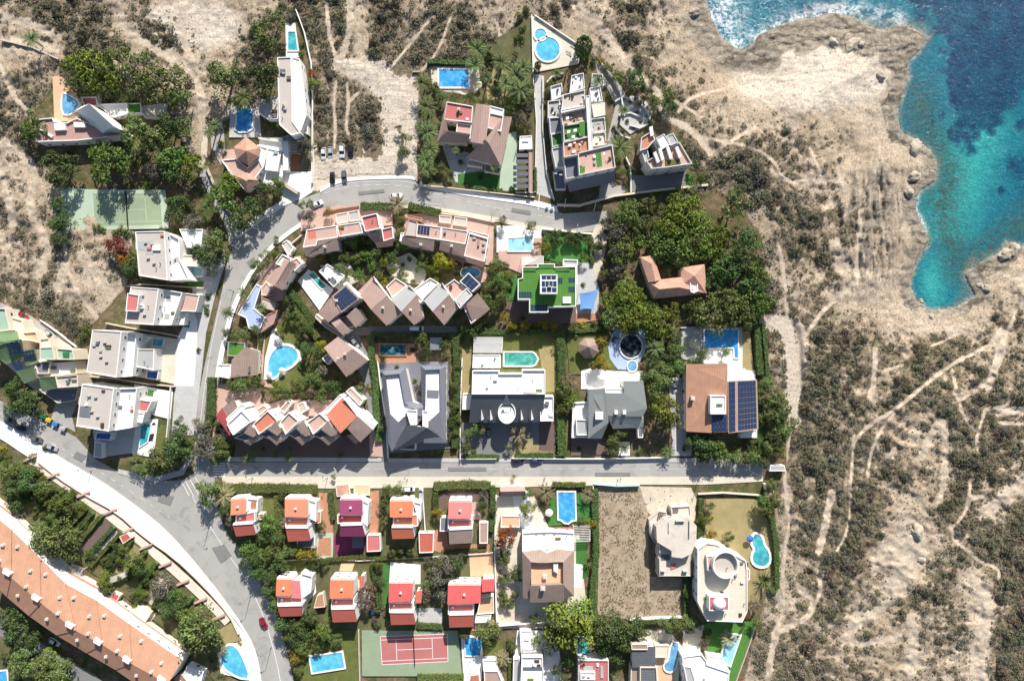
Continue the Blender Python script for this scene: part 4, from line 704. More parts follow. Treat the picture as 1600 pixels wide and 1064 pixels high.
class House:
    def __init__(s, name, label, cat, lm, at, group=None):
        s.c=P(at[0],at[1],0); s.root=empty(name,s.c); tag(s.root,label,cat,group); s.lm=lm; s.at=at
        s.blocks=[]; s.walls=[]; HOUSES.append(s); s.nw=0
    def mk(s,name,v,f,mat,parent=None):
        if parent is None: return mk(name,v,f,MAT[mat],s.root,s.c)
        return mk(name,v,f,MAT[mat],parent,s.c)
    def wallq(s,p0,p1,z0,za,zb,sgn):
        s.walls.append((p0,p1,z0,za,zb,sgn))
    def flat(s, pts, h, roof='white_roof', wall='white', par=.4, z0=0., pw=.28):
        h=hz(h)+R.uniform(0,.03); p=[P(x,y,h)[:2] for x,y in pts]; n=len(p); sg=1 if area(p)>0 else -1
        v=[(a,b,z0-.2) for a,b in p]+[(a,b,h) for a,b in p]; f=[(i,(i+1)%n,n+(i+1)%n,n+i) for i in range(n)]
        if par>0:
            q=inset(p,pw); zr=h-par
            v+=[(a,b,h) for a,b in q]+[(a,b,zr-.1) for a,b in q]
            f+=[(n+i,n+(i+1)%n,2*n+(i+1)%n,2*n+i) for i in range(n)]+[(2*n+i,2*n+(i+1)%n,3*n+(i+1)%n,3*n+i) for i in range(n)]
            s.mk('wall',v,f,wall); r=s.mk('roof',[(a,b,zr) for a,b in inset(p,pw*.5)]+[(a,b,zr-.15) for a,b in inset(p,pw*.5)],[tuple(range(n))]+[(i,(i+1)%n,n+(i+1)%n,n+i) for i in range(n)],roof)
        else:
            s.mk('wall',v,f,wall); o=inset(p,-.15)
            r=s.mk('roof',[(a,b,h+.12) for a,b in o]+[(a,b,h-.06) for a,b in o],[tuple(range(n)),tuple(range(n,2*n))[::-1]]+[(i,(i+1)%n,n+(i+1)%n,n+i) for i in range(n)],roof)
        s.blocks.append((p,h,z0)); ar=abs(area(p))
        if ar>28 and par>.15 and roof in('white_roof','grey_roof','greypale','terrace_pink','slate_light','white_step','terrace_red','paving_cream'):
            x0,x1=min(a for a,b in p),max(a for a,b in p); y0,y1=min(b for a,b in p),max(b for a,b in p); q2=inset(p,.9); zr=h-par
            for _ in range(int(2+ar/22)):
                x,y=R.uniform(x0,x1),R.uniform(y0,y1)
                if not inpoly(x,y,q2): continue
                k=R.random(); mb=MB()
                if k<.35: mb.cyl((x,y),.12,.12,zr-.05,zr+.8,8); mb.cyl((x,y),.2,.2,zr+.8,zr+.9,8); s.mk('vent_pipe',mb.v,mb.f,'metal_grey')
                elif k<.6: a_,b_=R.uniform(.3,.6),R.uniform(.25,.5); mb.box(x-a_,x+a_,y-b_,y+b_,zr-.02,zr+R.uniform(.4,.9)); s.mk('air_conditioner',mb.v,mb.f,R.choice(['greypale','metal_grey','white_step']))
                elif k<.8: a_=R.uniform(.5,1.1); mb.box(x-a_,x+a_,y-.35,y+.35,zr-.02,zr+.42); s.mk('planter',mb.v,mb.f,R.choice(['leaf_olive','leaf_green','terracotta_pot','wood_dark']))
                else: a_,b_=R.uniform(.5,1.),R.uniform(.5,1.); mb.box(x-a_,x+a_,y-b_,y+b_,zr-.02,zr+.06); mb.box(x-a_*.8,x+a_*.8,y-b_*.8,y+b_*.8,zr+.06,zr+R.uniform(.5,.75)); s.mk('roof_table',mb.v,mb.f,R.choice(['wood_dark','white','slate']))
        for i in range(n): s.wallq(p[i],p[(i+1)%n],z0,h-.3,h-.3,sg)
        return r
    def roof(s, vs, faces, mat, wall='white', over=.35, z0=0., th=.2, walls=True):
        v=[P(a[0],a[1],hz(a[2])) for a in vs]; n=len(v); e={}
        for f in faces:
            for i in range(len(f)): e[(f[i],f[(i+1)%len(f)])]=1
        bnd=[k for k in e if (k[1],k[0]) not in e]
        fs=[tuple(f) for f in faces]+[tuple(a+n for a in f)[::-1] for f in faces]+[(a,b,b+n,a+n) for a,b in bnd]
        r=s.mk('roof',v+[(a,b,c-th) for a,b,c in v],fs,mat)
        nx=dict(bnd); st=bnd[0][0]; loop=[st]
        while nx[loop[-1]]!=st and len(loop)<60: loop.append(nx[loop[-1]])
        p=[v[i][:2] for i in loop]; q=inset(p,over); m=len(q); hs=[v[i][2]-th*.6 for i in loop]
        if walls:
            s.mk('wall',[(a,b,z0-.2) for a,b in q]+[(a,b,hs[i]) for i,(a,b) in enumerate(q)],[(i,(i+1)%m,m+(i+1)%m,m+i) for i in range(m)],wall)
            sg=1 if area(q)>0 else -1
            for i in range(m): s.wallq(q[i],q[(i+1)%m],z0,hs[i]-.2,hs[(i+1)%m]-.2,sg)
            s.blocks.append((q,min(hs),z0))
        return r
    def gable(s, quad, he, hr, mat, **k):      # eaves a-b and c-d, ridge between the middles of the ends
        a,b,c,d=quad; m=lambda u,w:((u[0]+w[0])/2,(u[1]+w[1])/2,hr)
        return s.roof([a+(he,),b+(he,),c+(he,),d+(he,),m(b,c),m(d,a)],[(0,1,4,5),(2,3,5,4),(1,2,4),(3,0,5)][:2],mat,**k)
    def hip(s, quad, he, hr, mat, t=.3, **k):
        a,b,c,d=quad; m=lambda u,w:((u[0]+w[0])/2,(u[1]+w[1])/2); p=m(b,c); q=m(d,a); L=lambda t:(q[0]+(p[0]-q[0])*t,q[1]+(p[1]-q[1])*t,hr)
        return s.roof([a+(he,),b+(he,),c+(he,),d+(he,),L(1-t),L(t)],[(0,1,4,5),(2,3,5,4),(1,2,4),(3,0,5)],mat,**k)
    def shed(s, quad, hs, mat, **k): return s.roof([q+(h,) for q,h in zip(quad,hs)],[tuple(range(len(quad)))],mat,**k)
    def mansard(s, outer, inner, he, hr, hin, mat, top='white_roof', **k):
        n=len(outer)
        he,hr,hin=hz(he),hz(hr),hz(hin)
        v=[P(*o,he) for o in outer]+[P(*i,hr) for i in inner]; f=[(i,(i+1)%n,n+(i+1)%n,n+i) for i in range(n)]
        v+=[(a,b,hin-.1) for a,b,c in v[n:2*n]]; f+=[(n+i,n+(i+1)%n,2*n+(i+1)%n,2*n+i) for i in range(n)]
        v+=[(a,b,he-.2) for a,b,c in v[:n]]; f+=[(i,(i+1)%n,3*n+(i+1)%n,3*n+i) for i in range(n)]
        s.mk('roof',v,f,mat); s.mk('roof_terrace',[(a,b,hin) for a,b,c in v[n:2*n]],[tuple(range(n))],top)
        p=[P(*o,he)[:2] for o in outer]; q=inset(p,.35); sg=1 if area(q)>0 else -1
        s.mk('wall',[(a,b,-.2) for a,b in q]+[(a,b,he-.1) for a,b in q],[(i,(i+1)%n,n+(i+1)%n,n+i) for i in range(n)],k.get('wall','white'))
        for i in range(n): s.wallq(q[i],q[(i+1)%n],0,he-.3,he-.3,sg)
        s.blocks.append((q,he,0))
    def solar(s, quad, hs, nx, ny, gap=.06, lift=.16):
        A,B,C_,D=[Vector(P(x,y,hz(h)+lift)) for (x,y),h in zip(quad,hs if isinstance(hs,(list,tuple)) else [hs]*4)]
        for j in range(ny):
            for i in range(nx):
                u0,u1=(i+gap)/nx,(i+1-gap)/nx; v0,v1=(j+gap)/ny,(j+1-gap)/ny
                pt=lambda u,v:(A.lerp(B,u)).lerp(D.lerp(C_,u),v)
                o=pt(u0,v0); ex=pt(u1,v0)-o; ey=pt(u0,v1)-o; ez=ex.cross(ey).normalized()
                if ez.z<0: o=pt(u1,v0); ex=pt(u0,v0)-o; ey=pt(u1,v1)-o; ez=ex.cross(ey).normalized()
                ey=ey-ex*(ey.dot(ex)/ex.length_squared)
                ob=link('solar_panel',SOL,s.root); from_cols=[[ex.x,ey.x,ez.x,o.x-s.c[0]],[ex.y,ey.y,ez.y,o.y-s.c[1]],[ex.z,ey.z,ez.z,o.z],[0,0,0,1]]
                ob.matrix_basis=__import__('mathutils').Matrix(from_cols)
    def chim(s,x,y,z,h=1.1,w=.7,mat='white'):
        z=hz(z)
        X,Y,_=P(x,y,z); mb=MB(); mb.box(X-w/2,X+w/2,Y-w/2,Y+w/2,z-.4,z+h); o=mb.build('chimney',MAT[mat],s.root,s.c)
        mb=MB(); mb.box(X-w/2-.12,X+w/2+.12,Y-w/2-.12,Y+w/2+.12,z+h+.003,z+h+.12); mb.box(X-w/2+.1,X+w/2-.1,Y-w/2+.1,Y+w/2-.1,z+h+.12,z+h+.35); mk('chimney_cap',mb.v,mb.f,MAT['concrete'],o,s.c)
    def ac(s,x,y,z,a=0):
        z=hz(z)
        X,Y,_=P(x,y,z); mb=MB(); mb.box(X-.5,X+.5,Y-.2,Y+.2,z+.08,z+.85); mb.cyl((X,Y),.0,.0,z,z+.01,3); mk('air_conditioner',mb.v,mb.f,MAT['greypale'],s.root,s.c)
    def skyl(s,quad,h,mat='white',t=.3,name='skylight'):
        h=hz(h); mb=MB(); mb.prism([P(x,y,h)[:2] for x,y in quad],h-.3,h+t); o=mk(name,mb.v,mb.f,MAT[mat],s.root,s.c)
    def dish(s,x,y,z):
        X,Y,_=P(x,y,z); mb=MB(); mb.tube((X,Y,z-.1),(X,Y,z+.7),.04,.04); mb.cyl((X,Y),.5,.15,z+.7,z+.85,12); mk('satellite_dish',mb.v,mb.f,MAT['greypale'],s.root,s.c)
    def pergola(s,quad,h,mat='white',n=7,slat='white'):
        h=hz(h)
        A,B,C_,D=[Vector(P(x,y,h)) for x,y in quad]; mb=MB()
        for k in range(n):
            t=k/(n-1); a=A.lerp(D,t); b=B.lerp(C_,t); mb.tube(a,b,.09,.09,4)
        for a,b in ((A,D),(B,C_)): mb.tube(a-Vector((0,0,.15)),b-Vector((0,0,.15)),.1,.1,4)
        for a in (A,B,C_,D): mb.tube((a.x,a.y,-.1),(a.x,a.y,h),.09,.09,4)
        mk('pergola',mb.v,mb.f,MAT[mat],s.root,s.c)
    def done(s, maxw=26):
        doors=0
        order=sorted(s.walls,key=lambda w:-math.hypot(w[1][0]-w[0][0],w[1][1]-w[0][1]))
        for (p0,p1,z0,za,zb,sg) in order:
            L=math.hypot(p1[0]-p0[0],p1[1]-p0[1]); zt=min(za,zb)
            if L<2.6 or zt-z0<2.4: continue
            dx,dy=(p1[0]-p0[0])/L,(p1[1]-p0[1])/L; nx,ny=dy*sg,-dx*sg; ang=math.atan2(ny,nx)-math.pi/2
            n=max(1,int(L/3.6)); st=max(1,int((zt-z0)/2.9))
            for f in range(st):
                zc=z0+1.55+f*((zt-z0)/st)
                if zc+.75>zt: zc=zt-.8
                for k in range(n):
                    t=(k+.5)/n; x=p0[0]+dx*L*t; y=p0[1]+dy*L*t
                    if any(inpoly(x+nx*.5,y+ny*.5,b) and hb>zc-.7 and zl<zc for b,hb,zl in s.blocks): continue
                    loc=(x-s.c[0],y-s.c[1],zc)
                    if f==0 and doors<1 and z0<.5 and k==n//2:
                        d=link('door',DOOR,s.root,(loc[0],loc[1],.02)); d.rotation_euler=(0,0,ang); link('handle',HAND,d); doors+=1; continue
                    if s.nw>=maxw: continue
                    w=link('window',WIN,s.root,loc); w.rotation_euler=(0,0,ang); link('pane',PANE,w); s.nw+=1
ROWZ='zigzag row of pink-tiled houses'; ROWB='staggered row of houses above the long street'; RED='red-roofed villas below the long street'; RED2='second row of red-roofed villas'
# --- hillside villa, upper left
h=House('hillside_villa','white hillside villa with long reddish roof terrace and a tall slanted white wedge','villa','the slanted wedge villa',(120,195))
h.flat([(52,187),(82,184),(84,190),(104,192),(119,184),(160,202),(188,207),(190,212),(120,220),(56,222)],4.5,'terrace_dusty','white',.7)
h.roof([(117,174,4.5),(128,166,4.6),(139,162,10),(177,197,9.5),(172,205,4.8),(160,208,4.5)],[(0,1,2,3,4,5)],'white','white',.05)
h.flat([(125,152),(150,151),(153,166),(131,165)],3.2,'terrace_red','white',.6)
h.flat([(151,163),(199,161),(199,178),(176,184)],3.0,'white_step','white',.4); h.flat([(199,162),(220,161),(221,177),(199,178)],2.6,'turf','white',.4); h.flat([(221,166),(259,162),(252,186),(225,184)],2.0,'paving_cream','white_step',.3)
h.skyl([(86,194),(103,195),(104,204),(88,205)],4.3,'white',.8); h.skyl([(117,192),(134,193),(135,200),(118,200)],4.3,'white',.8); h.skyl([(63,203),(67,203),(84,213),(82,216)],4.2,'white',.6)
h.done()
# --- long white house
h=House('long_white_house','long narrow white house with grey flat roof and a side wing','house','the long white house',(450,150))
h.flat([(433,90),(455,89),(457,160),(457,190),(470,208),(455,212),(436,195)],6.5,'grey_roof','white',.35); h.flat([(455,89),(468,92),(474,130),(479,180),(470,205),(457,190)],5.2,'white_roof','white',.4)
h.flat([(404,152),(434,151),(435,176),(434,186),(418,186),(404,177)],4.0,'grey_roof','white',.35); h.flat([(442,214),(450,212),(450,266),(442,266)],3,'white_roof','white',.2); h.flat([(472,182),(480,182),(481,210),(472,206)],3,'grey_roof','white',.3)
h.chim(444,165,6.2); h.ac(444,116,6.2); h.ac(446,172,6.2); h.skyl([(441,214),(470,213),(471,219),(442,220)],3.2,'slate_light',.2); h.done()
# --- hexagonal gazebo house
h=House('courtyard_house','small house with hexagonal orange tiled roof and pink terraces','house','the hexagonal roof house',(385,250))
hx=[(365,231),(384,214),(406,231),(403,244),(388,259),(370,249)]
h.roof([p+(4.2,) for p in hx]+[(385,236,6.)],[(i,(i+1)%6,6) for i in range(6)],'tile_terra','cream',.3)
h.flat([(346,250),(368,248),(386,262),(404,248),(411,262),(384,299),(360,272)],3.3,'terrace_pink','white',.5); h.hip([(371,276),(386,270),(404,282),(386,300)],3.6,4.8,'tile_terra',.4); h.flat([(402,226),(418,232),(412,262),(404,248)],3,'white_roof','white',.4); h.flat([(418,232),(440,236),(434,268),(414,266)],2.5,'white_step','white',.3); h.done()
# --- big tiled villa
h=House('tiled_villa','large villa with pinkish tiled hip roofs and two red roof terraces','villa','the big tiled villa',(742,225))
h.flat([(698,159),(739,166),(737,192),(694,187)],6.2,'terrace_red','white',.5); h.shed([(697,160),(699,158),(694,203),(697,206),(683,222)],[6,6.3,6.6,6.8,4.6],'tile_pink',walls=False)
h.roof([(683,222,4.8),(730,224,5),(735,210,6.6),(700,204,6.6),(697,190,6.6),(690,190,6)],[(0,1,2,3),(0,3,4,5)],'tile_pink','cream')
h.flat([(714,192),(737,195),(735,217),(712,212)],5.8,'terrace_pink','white',.5)
h.gable([(744,162),(735,222),(759,226),(766,165)],7.2,8.0,'tile_pink',wall='cream')
h.flat([(765,165),(788,171),(786,180),(765,176)],6.6,'white_step','white',.4); h.flat([(765,176),(787,181),(783,206),(761,200)],6.9,'terrace_pink','white',.5)
h.roof([(728,247,5),(758,218,8),(800,183,5.2),(787,182,6.6),(783,261,5),(764,225,7.6)],[(0,4,5,1),(1,5,3),(5,4,2,3)],'tile_pink','cream',.4)
h.flat([(730,250),(755,252),(754,262),(730,258)],3,'greypale','cream',.3); h.flat([(757,255),(783,262),(780,272),(757,268)],2.8,'slate_light','cream',.3); h.chim(717,172,6.2,.9); h.done()
h=House('pool_house','small white shed beside dark striped pergola next to the tiled villa','shed','the white shed',(820,223)); h.flat([(812,213),(831,212),(832,233),(811,234)],3,'white_roof','white',.3); h.skyl([(816,217),(826,217),(826,222),(816,222)],2.8); h.done(6)
h=House('striped_pergola','long pergola of dark slatted panels beside the mint green terrace','pergola','the striped pergola',(820,268))
for k in range(6): h.mk('shade_panel',*boxvf(*[P(806,0,3)[0],P(825,0,3)[0]],P(0,246+k*9.6,3)[1],P(0,240+k*9.6,3)[1],2.9,3.0),'slate')
h.mk('ground_slab',*boxvf(P(806,0,0)[0],P(833,0,0)[0],P(0,302,0)[1],P(0,238,0)[1],.05,.3),'paving_white'); h.mk('side_roof',*boxvf(P(826,0,2.8)[0],P(832,0,2.8)[0],P(0,300,2.8)[1],P(0,238,2.8)[1],2.7,2.8),'tile_pink')
for (x,y) in ((806,239),(832,239),(806,299),(832,299)): X,Y,_=P(x,y,0); h.mk('post',*boxvf(X-.1,X+.1,Y-.1,Y+.1,0,2.7),'metal_dark')
# --- stepped apartments
h=House('apartment_building','white stepped apartment block with roof terraces, turf and terracotta patios','apartments','the stepped white apartments',(910,200))
W='stone_white'
h.flat([(903,239),(957,226),(962,262),(905,274)],9,'terrace_pink',W,.9); h.flat([(881,248),(902,244),(905,276),(884,280)],7.,'slate_light',W,.5); h.flat([(862,232),(880,228),(884,262),(868,262)],5,'greypale',W,.5)
h.flat([(880,222),(921,213),(922,239),(881,246)],8.2,'paving_terra',W,.8); h.flat([(880,196),(918,190),(920,213),(881,221)],7.4,'turf_dark',W,.8); h.flat([(876,176),(914,166),(917,189),(879,196)],7.2,'terrace_pink',W,.8); h.flat([(876,172),(918,164),(917,168),(877,177)],7.9,'white_roof',W,.2)
h.flat([(880,148),(914,140),(914,165),(877,172)],6.4,'grey_roof',W,.7); h.flat([(860,135),(878,130),(880,150),(862,158)],4.2,'white_step',W,.6); h.flat([(856,158),(875,156),(876,182),(856,185)],4.6,'greypale',W,.6); h.flat([(858,184),(876,183),(879,206),(860,210)],4.8,'slate_light',W,.6); h.flat([(861,210),(878,206),(880,226),(863,230)],4.8,'turf_dark',W,.6)
h.flat([(893,118),(912,114),(914,138),(890,145)],5,'white_step',W,.6); h.flat([(921,138),(938,134),(942,158),(924,160)],4.6,'white_step',W,.5); h.flat([(924,163),(945,160),(946,180),(928,184)],5.2,'cream',W,.05); h.flat([(922,186),(945,183),(947,205),(926,208)],5,'greypale',W,.7); h.flat([(924,208),(946,206),(948,226),(926,229)],5.6,'paving_cream',W,.7); h.flat([(925,115),(942,116),(944,134),(924,137)],3.8,'greypale',W,.5)
h.flat([(915,150),(922,149),(927,236),(920,238)],8.4,'white_roof',W,.3)
h.shed([(885,285),(905,277),(961,265),(960,285),(890,300)],[3.5,6,6,3.4,3.2],'slate_light',walls=False); h.flat([(864,268),(884,265),(884,296),(868,296)],3.,'slate_light',W,.4)
for x,y in ((906,246),(912,262),(926,252),(930,240),(886,205),(896,203),(893,213),(905,208),(888,226),(894,236),(884,184)): h.skyl([(x,y),(x+5,y-1),(x+5,y+3),(x,y+4)],7.9,'white',.5)
for a in ([(906,262),(914,260),(914,270),(906,272)],[(930,240),(939,238),(941,260),(933,262)],[(905,191),(914,190),(914,212),(907,213)]): h.skyl(a,8.45,'turf',.02)
for x,y in ((876,274),(868,272),(924,252),(930,195),(935,215)): h.ac(x,y,6.)
TERR=[([(903,240),(957,227),(961,262),(906,273)],8.2),([(881,222),(920,214),(921,238),(882,245)],7.5),([(881,197),(917,191),(919,212),(882,220)],6.7),([(877,177),(913,167),(916,188),(880,195)],6.5),([(881,149),(913,141),(913,164),(878,171)],5.8),([(925,139),(937,136),(941,157),(925,159)],4.2),([(923,187),(944,184),(946,204),(927,207)],4.4),([(925,209),(945,207),(947,225),(927,228)],5),([(894,119),(911,115),(913,137),(891,144)],4.5),([(861,136),(877,131),(879,150),(863,157)],3.7),([(857,159),(874,157),(875,181),(857,184)],4.1)]
for poly,z in TERR:
    x0,x1=min(p[0] for p in poly),max(p[0] for p in poly); y0,y1=min(p[1] for p in poly),max(p[1] for p in poly)
    for k in range(9):
        x,y=R.uniform(x0,x1),R.uniform(y0,y1)
        if inpoly(x,y,poly): a_,b_=R.uniform(1.2,3.6),R.uniform(1.2,3.2); m_=R.choice(['white','white','greypale','leaf_green','leaf_dark','slate','wood_dark','terracotta_pot','concrete']); h.skyl([(x,y),(x+a_,y-.3),(x+a_,y+b_),(x,y+b_)],z,m_,R.uniform(.4,1.3),'planter' if 'leaf' in m_ else 'terrace_screen')
h.done(60)
h=House('apartment_building','smaller white apartment block with jagged terrace walls at the edge of the scrub','apartments','the jagged apartments',(1040,240))
h.flat([(1010,252),(1030,240),(1062,222),(1082,256),(1040,262),(1018,264)],8,'terrace_pink',W,.8); h.flat([(1025,216),(1038,209),(1048,226),(1034,234)],8.6,'white_roof',W,.3); h.flat([(1042,212),(1052,208),(1060,222),(1048,228)],8.6,'greypale',W,.3); h.flat([(1002,215),(1018,205),(1024,218),(1012,232),(1000,236)],5.5,'paving_terra',W,.7)
for a in ([(1028,234),(1032,232),(1037,250),(1033,252)],[(1040,232),(1044,230),(1050,248),(1046,250)],[(1054,232),(1058,230),(1064,246),(1060,248)],[(1020,240),(1024,238),(1030,254),(1026,256)]): h.skyl(a,8.,'white',1.)
h.flat([(1003,238),(1012,234),(1018,262),(1012,266)],5,'greypale',W,.5); h.skyl([(1014,200),(1019,198),(1021,212),(1016,214)],5.5,'white',.6); h.skyl([(1040,251),(1062,249),(1064,256),(1040,259)],7.7,'lawn',.1); W='white'; h.done(40)
# --- row above: pink terraces
h=House('row_house','cream roofed end house with small orange terrace, left end of the pink row','row house','the cream end house',(500,380),'pink terraced houses below the road')
h.flat([(479,359),(526,352),(528,371),(496,376),(494,384),(473,387)],6,'terrace_pink',W,.3); h.skyl([(481,361),(493,359),(494,372),(482,374)],5.8,'roof_salmon',.05); h.shed([(473,388),(496,385),(496,378),(526,372),(530,391),(478,401)],[5.9,6,6.2,6.2,5.2,5.1],'tile_brown'); h.flat([(524,335),(543,331),(544,347),(526,350)],3,'grey_roof','wall_pink',.3); h.chim(508,386,6); h.done(12)
h=House('row_house','middle row house with square pink roof terrace framed in white','row house','the framed pink terrace house',(570,355),'pink terraced houses below the road')
h.flat([(526,352),(562,347),(567,364),(530,370)],6,'terrace_pink',W,.3); h.flat([(564,339),(589,333),(594,357),(570,362)],6.6,'terrace_red',W,.6); h.skyl([(526,353),(533,352),(534,369),(528,370)],5.9,'roof_salmon',.05); h.shed([(572,366),(596,361),(599,378),(586,380)],[6,6,4.6,4.6],'tile_brown'); h.flat([(596,358),(613,354),(615,372),(599,377)],5.6,'terrace_red',W,.5); h.shed([(586,380),(615,373),(614,384),(590,388)],[5.3,5.3,4.3,4.3],'tile_terra',walls=False); h.flat([(544,331),(560,328),(562,344),(545,346)],3,'greypale','wall_pink',.3); h.done(14)
h=House('row_house','row house with grey roof terrace, terracotta rim and a block of pale solar panels','row house','the pale solar row house',(660,370),'pink terraced houses below the road')
h.flat([(638,342),(652,346),(650,370),(632,368)],6.2,'grey_roof','tile_terra',.4); h.flat([(634,335),(660,341),(659,346),(637,341)],5.6,'tile_terra','tile_terra',.2); h.flat([(652,350),(690,355),(688,375),(650,370)],6,'terrace_pink',W,.3); h.solar([(653,351),(672,352),(671,368),(651,365)],5.8,4,3); h.shed([(629,369),(679,376),(677,393),(626,381)],[6,6,5.1,5.1],'tile_brown'); h.chim(658,383,5.4); h.flat([(626,364),(632,363),(629,378),(624,377)],5,'white_roof',W,.3); h.done(12)
h=House('row_house','row house with long flat pink roof and brown tiled lower roof beside white terrace','row house','the long pink roof house',(712,375),'pink terraced houses below the road')
h.flat([(690,355),(732,361),(727,382),(688,375)],6,'terrace_pink',W,.3); h.shed([(688,377),(728,383),(725,402),(686,391)],[6,6,5.1,5.1],'tile_brown'); h.chim(706,385,5.6); h.flat([(686,336),(706,338),(704,349),(686,347)],3,'grey_roof','wall_pink',.3); h.flat([(710,338),(730,341),(729,354),(708,351)],3,'grey_roof','wall_pink',.3); h.done(12)
h=House('row_house','end row house with square salmon terrace inside white parapets','row house','the salmon terrace end house',(745,388),'pink terraced houses below the road')
h.flat([(733,364),(763,373),(757,409),(725,400)],6.6,'terrace_pink',W,.6); h.flat([(728,359),(764,367),(763,373),(733,364)],6,'terrace_pink',W,.4); h.skyl([(747,374),(750,374),(749,385),(746,385)],6.2,'tile_brown',.8); h.shed([(725,401),(757,410),(757,418),(730,410)],[5.8,5.8,4.2,4.2],'tile_terra',walls=False); h.done(12)
# --- house inside the road curve
h=House('corner_house','tan house with pitched pink and brown roofs inside the road curve','house','the curve house',(440,425))
h.gable([(416,440),(441,404),(463,412),(442,454)],5.2,6.8,'tile_pink'); h.flat([(430,412),(441,397),(456,405),(449,420)],6,'cream',W,.5); h.flat([(452,408),(464,403),(472,412),(460,424)],5,'terrace_pink',W,.4); h.flat([(408,450),(416,440),(424,450),(418,462),(408,462)],3.2,'terrace_pink','cream',.3); h.done(16)
h=House('garden_house','small pale box with flat tan roof behind the road curve','shed','the pale box',(449,388)); h.flat([(439,381),(448,375),(459,388),(450,400)],3.2,'grey_roof',W,.3); h.done(5)
h=House('blue_roof_house','low building with a big L-shaped pale blue flat roof beside the road','building','the pale blue roof',(393,485)); h.flat([(371,491),(400,444),(408,448),(397,482),(414,497),(403,521),(388,513),(384,497)],3,'deck_blue',W,.3); h.flat([(409,464),(432,474),(428,486),(407,480)],3.2,'grey_roof','tile_terra',.3); h.flat([(417,492),(434,484),(428,505),(407,520)],2.8,'tile_pink','tile_terra',.3); h.done(14)
# --- zigzag row
h=House('row_house','zigzag row house with large dark solar array and white pool deck, leftmost unit','row house','the solar row house',(535,490),ROWZ)
h.shed([(497,488),(518,464),(532,488),(513,504)],[6.4,7.4,7.6,6.6],'tile_pink'); h.roof([(518,463,7.6),(541,444,7.6),(562,466,7.8),(533,489,7.8)],[(0,1,2,3)],'tile_pink'); h.solar([(521,463),(540,447),(560,466),(533,486)],[7.65,7.6,7.8,7.8],5,4)
h.gable([(512,499),(521,489),(547,515),(536,524)],6,6.8,'tile_pink'); h.shed([(541,494),(556,480),(570,498),(556,512)],[6.8,6.8,5.6,5.6],'tile_pink'); h.flat([(530,498),(541,492),(554,508),(544,514)],4.8,'slate_light','tile_pink',.6); h.skyl([(536,444),(542,440),(564,460),(562,466)],7.2,'white',.5); h.chim(527,470,7.4,1); h.flat([(494,490),(512,506),(538,523),(534,528),(508,512),(492,496)],3,'tile_pink','wall_pink',.2); h.done(14)
def zig(label,lm,a,b,c,d,e,f,m1,m2,extra=None,ter=None,at=None):   # a b c d upper face, d c e f lower face
    h=House('row_house',label,'row house',lm,at or ((a[0]+e[0])/2,(a[1]+e[1])/2),ROWZ)
    h.roof([a+(6.8,),b+(6.8,),c+(8,),d+(8,)],[(0,1,2,3)],m1); h.roof([d+(7.95,),c+(7.95,),e+(6.3,),f+(6.3,)],[(0,1,2,3)],m2)
    if ter: h.flat(ter[0],ter[1],ter[2],W,.5)
    X=((d[0]+c[0])/2+(e[0]-c[0])*.3,(d[1]+c[1])/2+(e[1]-c[1])*.3); h.chim(X[0],X[1],7,1.2)
    w=[(c[0],c[1]-1),(c[0]+9,c[1]+9),(c[0]+5,c[1]+14),(c[0]-4,c[1]+4)]; h.flat(w,6.6,'white_step',W,.5)
    h.skyl([(b[0]+2,b[1]-1),(b[0]+4,b[1]),(c[0]+3,c[1]),(c[0]+1,c[1]+1)],7.4,'white',.6)
    if extra: extra(h)
    h.done(12); return h
zig('zigzag row house with pale salmon upper roof and orange terrace strip, second from left','the salmon zigzag house',(559,456),(581,433),(605,462),(580,484),(627,489),(604,509),'tile_pink','tile_pink',lambda h:h.skyl([(563,455),(581,437),(587,444),(569,462)],6.9,'terrace_pink',.1))
zig('zigzag row house with narrow blue-grey upper roof and pink terrace, middle unit','the blue-grey zigzag house',(611,469),(636,446),(652,460),(627,487),(661,497),(647,508),'greypale','tile_pink',None,([(603,448),(618,434),(636,446),(613,466)],5.2,'terrace_pink'))
zig('zigzag row house with wide pale grey upper roof and cream terrace','the pale grey zigzag house',(662,470),(688,443),(702,460),(676,487),(716,480),(694,508),'greypale','tile_pink',None,([(646,452),(672,434),(686,442),(660,468)],5.2,'white_step'))
h=House('row_house','right end zigzag row house with slatted dark pergola and blue solar panels','row house','the right end zigzag house',(735,470),ROWZ)
h.shed([(728,476),(746,458),(766,483),(739,505)],[7.6,7.6,5.6,5.4],'tile_pink'); h.flat([(693,448),(710,436),(722,446),(738,460),(718,482)],6.4,'terrace_pink',W,.5); h.flat([(718,440),(732,426),(751,444),(738,456)],7,'greypale',W,.2); h.solar([(720,440),(732,428),(749,443),(737,455)],6.9,3,3); h.flat([(710,468),(729,450),(738,460),(718,482)],7.2,'slate',W,.3)
for k in range(5): h.skyl([(712+k*1.6,469-k*1.5+k*3.3),(727+k*1.6,453-k*1.5+k*3.3),(728+k*1.6,454-k*1.5+k*3.3),(713+k*1.6,470-k*1.5+k*3.3)],7,'white',.15)
h.flat([(724,480),(730,476),(744,500),(736,506)],5.6,'terrace_pink',W,.4); h.done(14)
h=House('pool_deck_building','white flat-roofed deck building left of the zigzag row with slim green pool','building','the white pool deck',(492,450)); h.flat([(498,424),(511,412),(539,431),(521,449)],3.4,'white_roof',W,.4); h.skyl([(511,440),(520,432),(530,445),(523,450)],3.2,'slate',.1); h.done(8)
sheet('pool_deck',[(465,439),(482,421),(521,452),(499,485)],'paving_white')
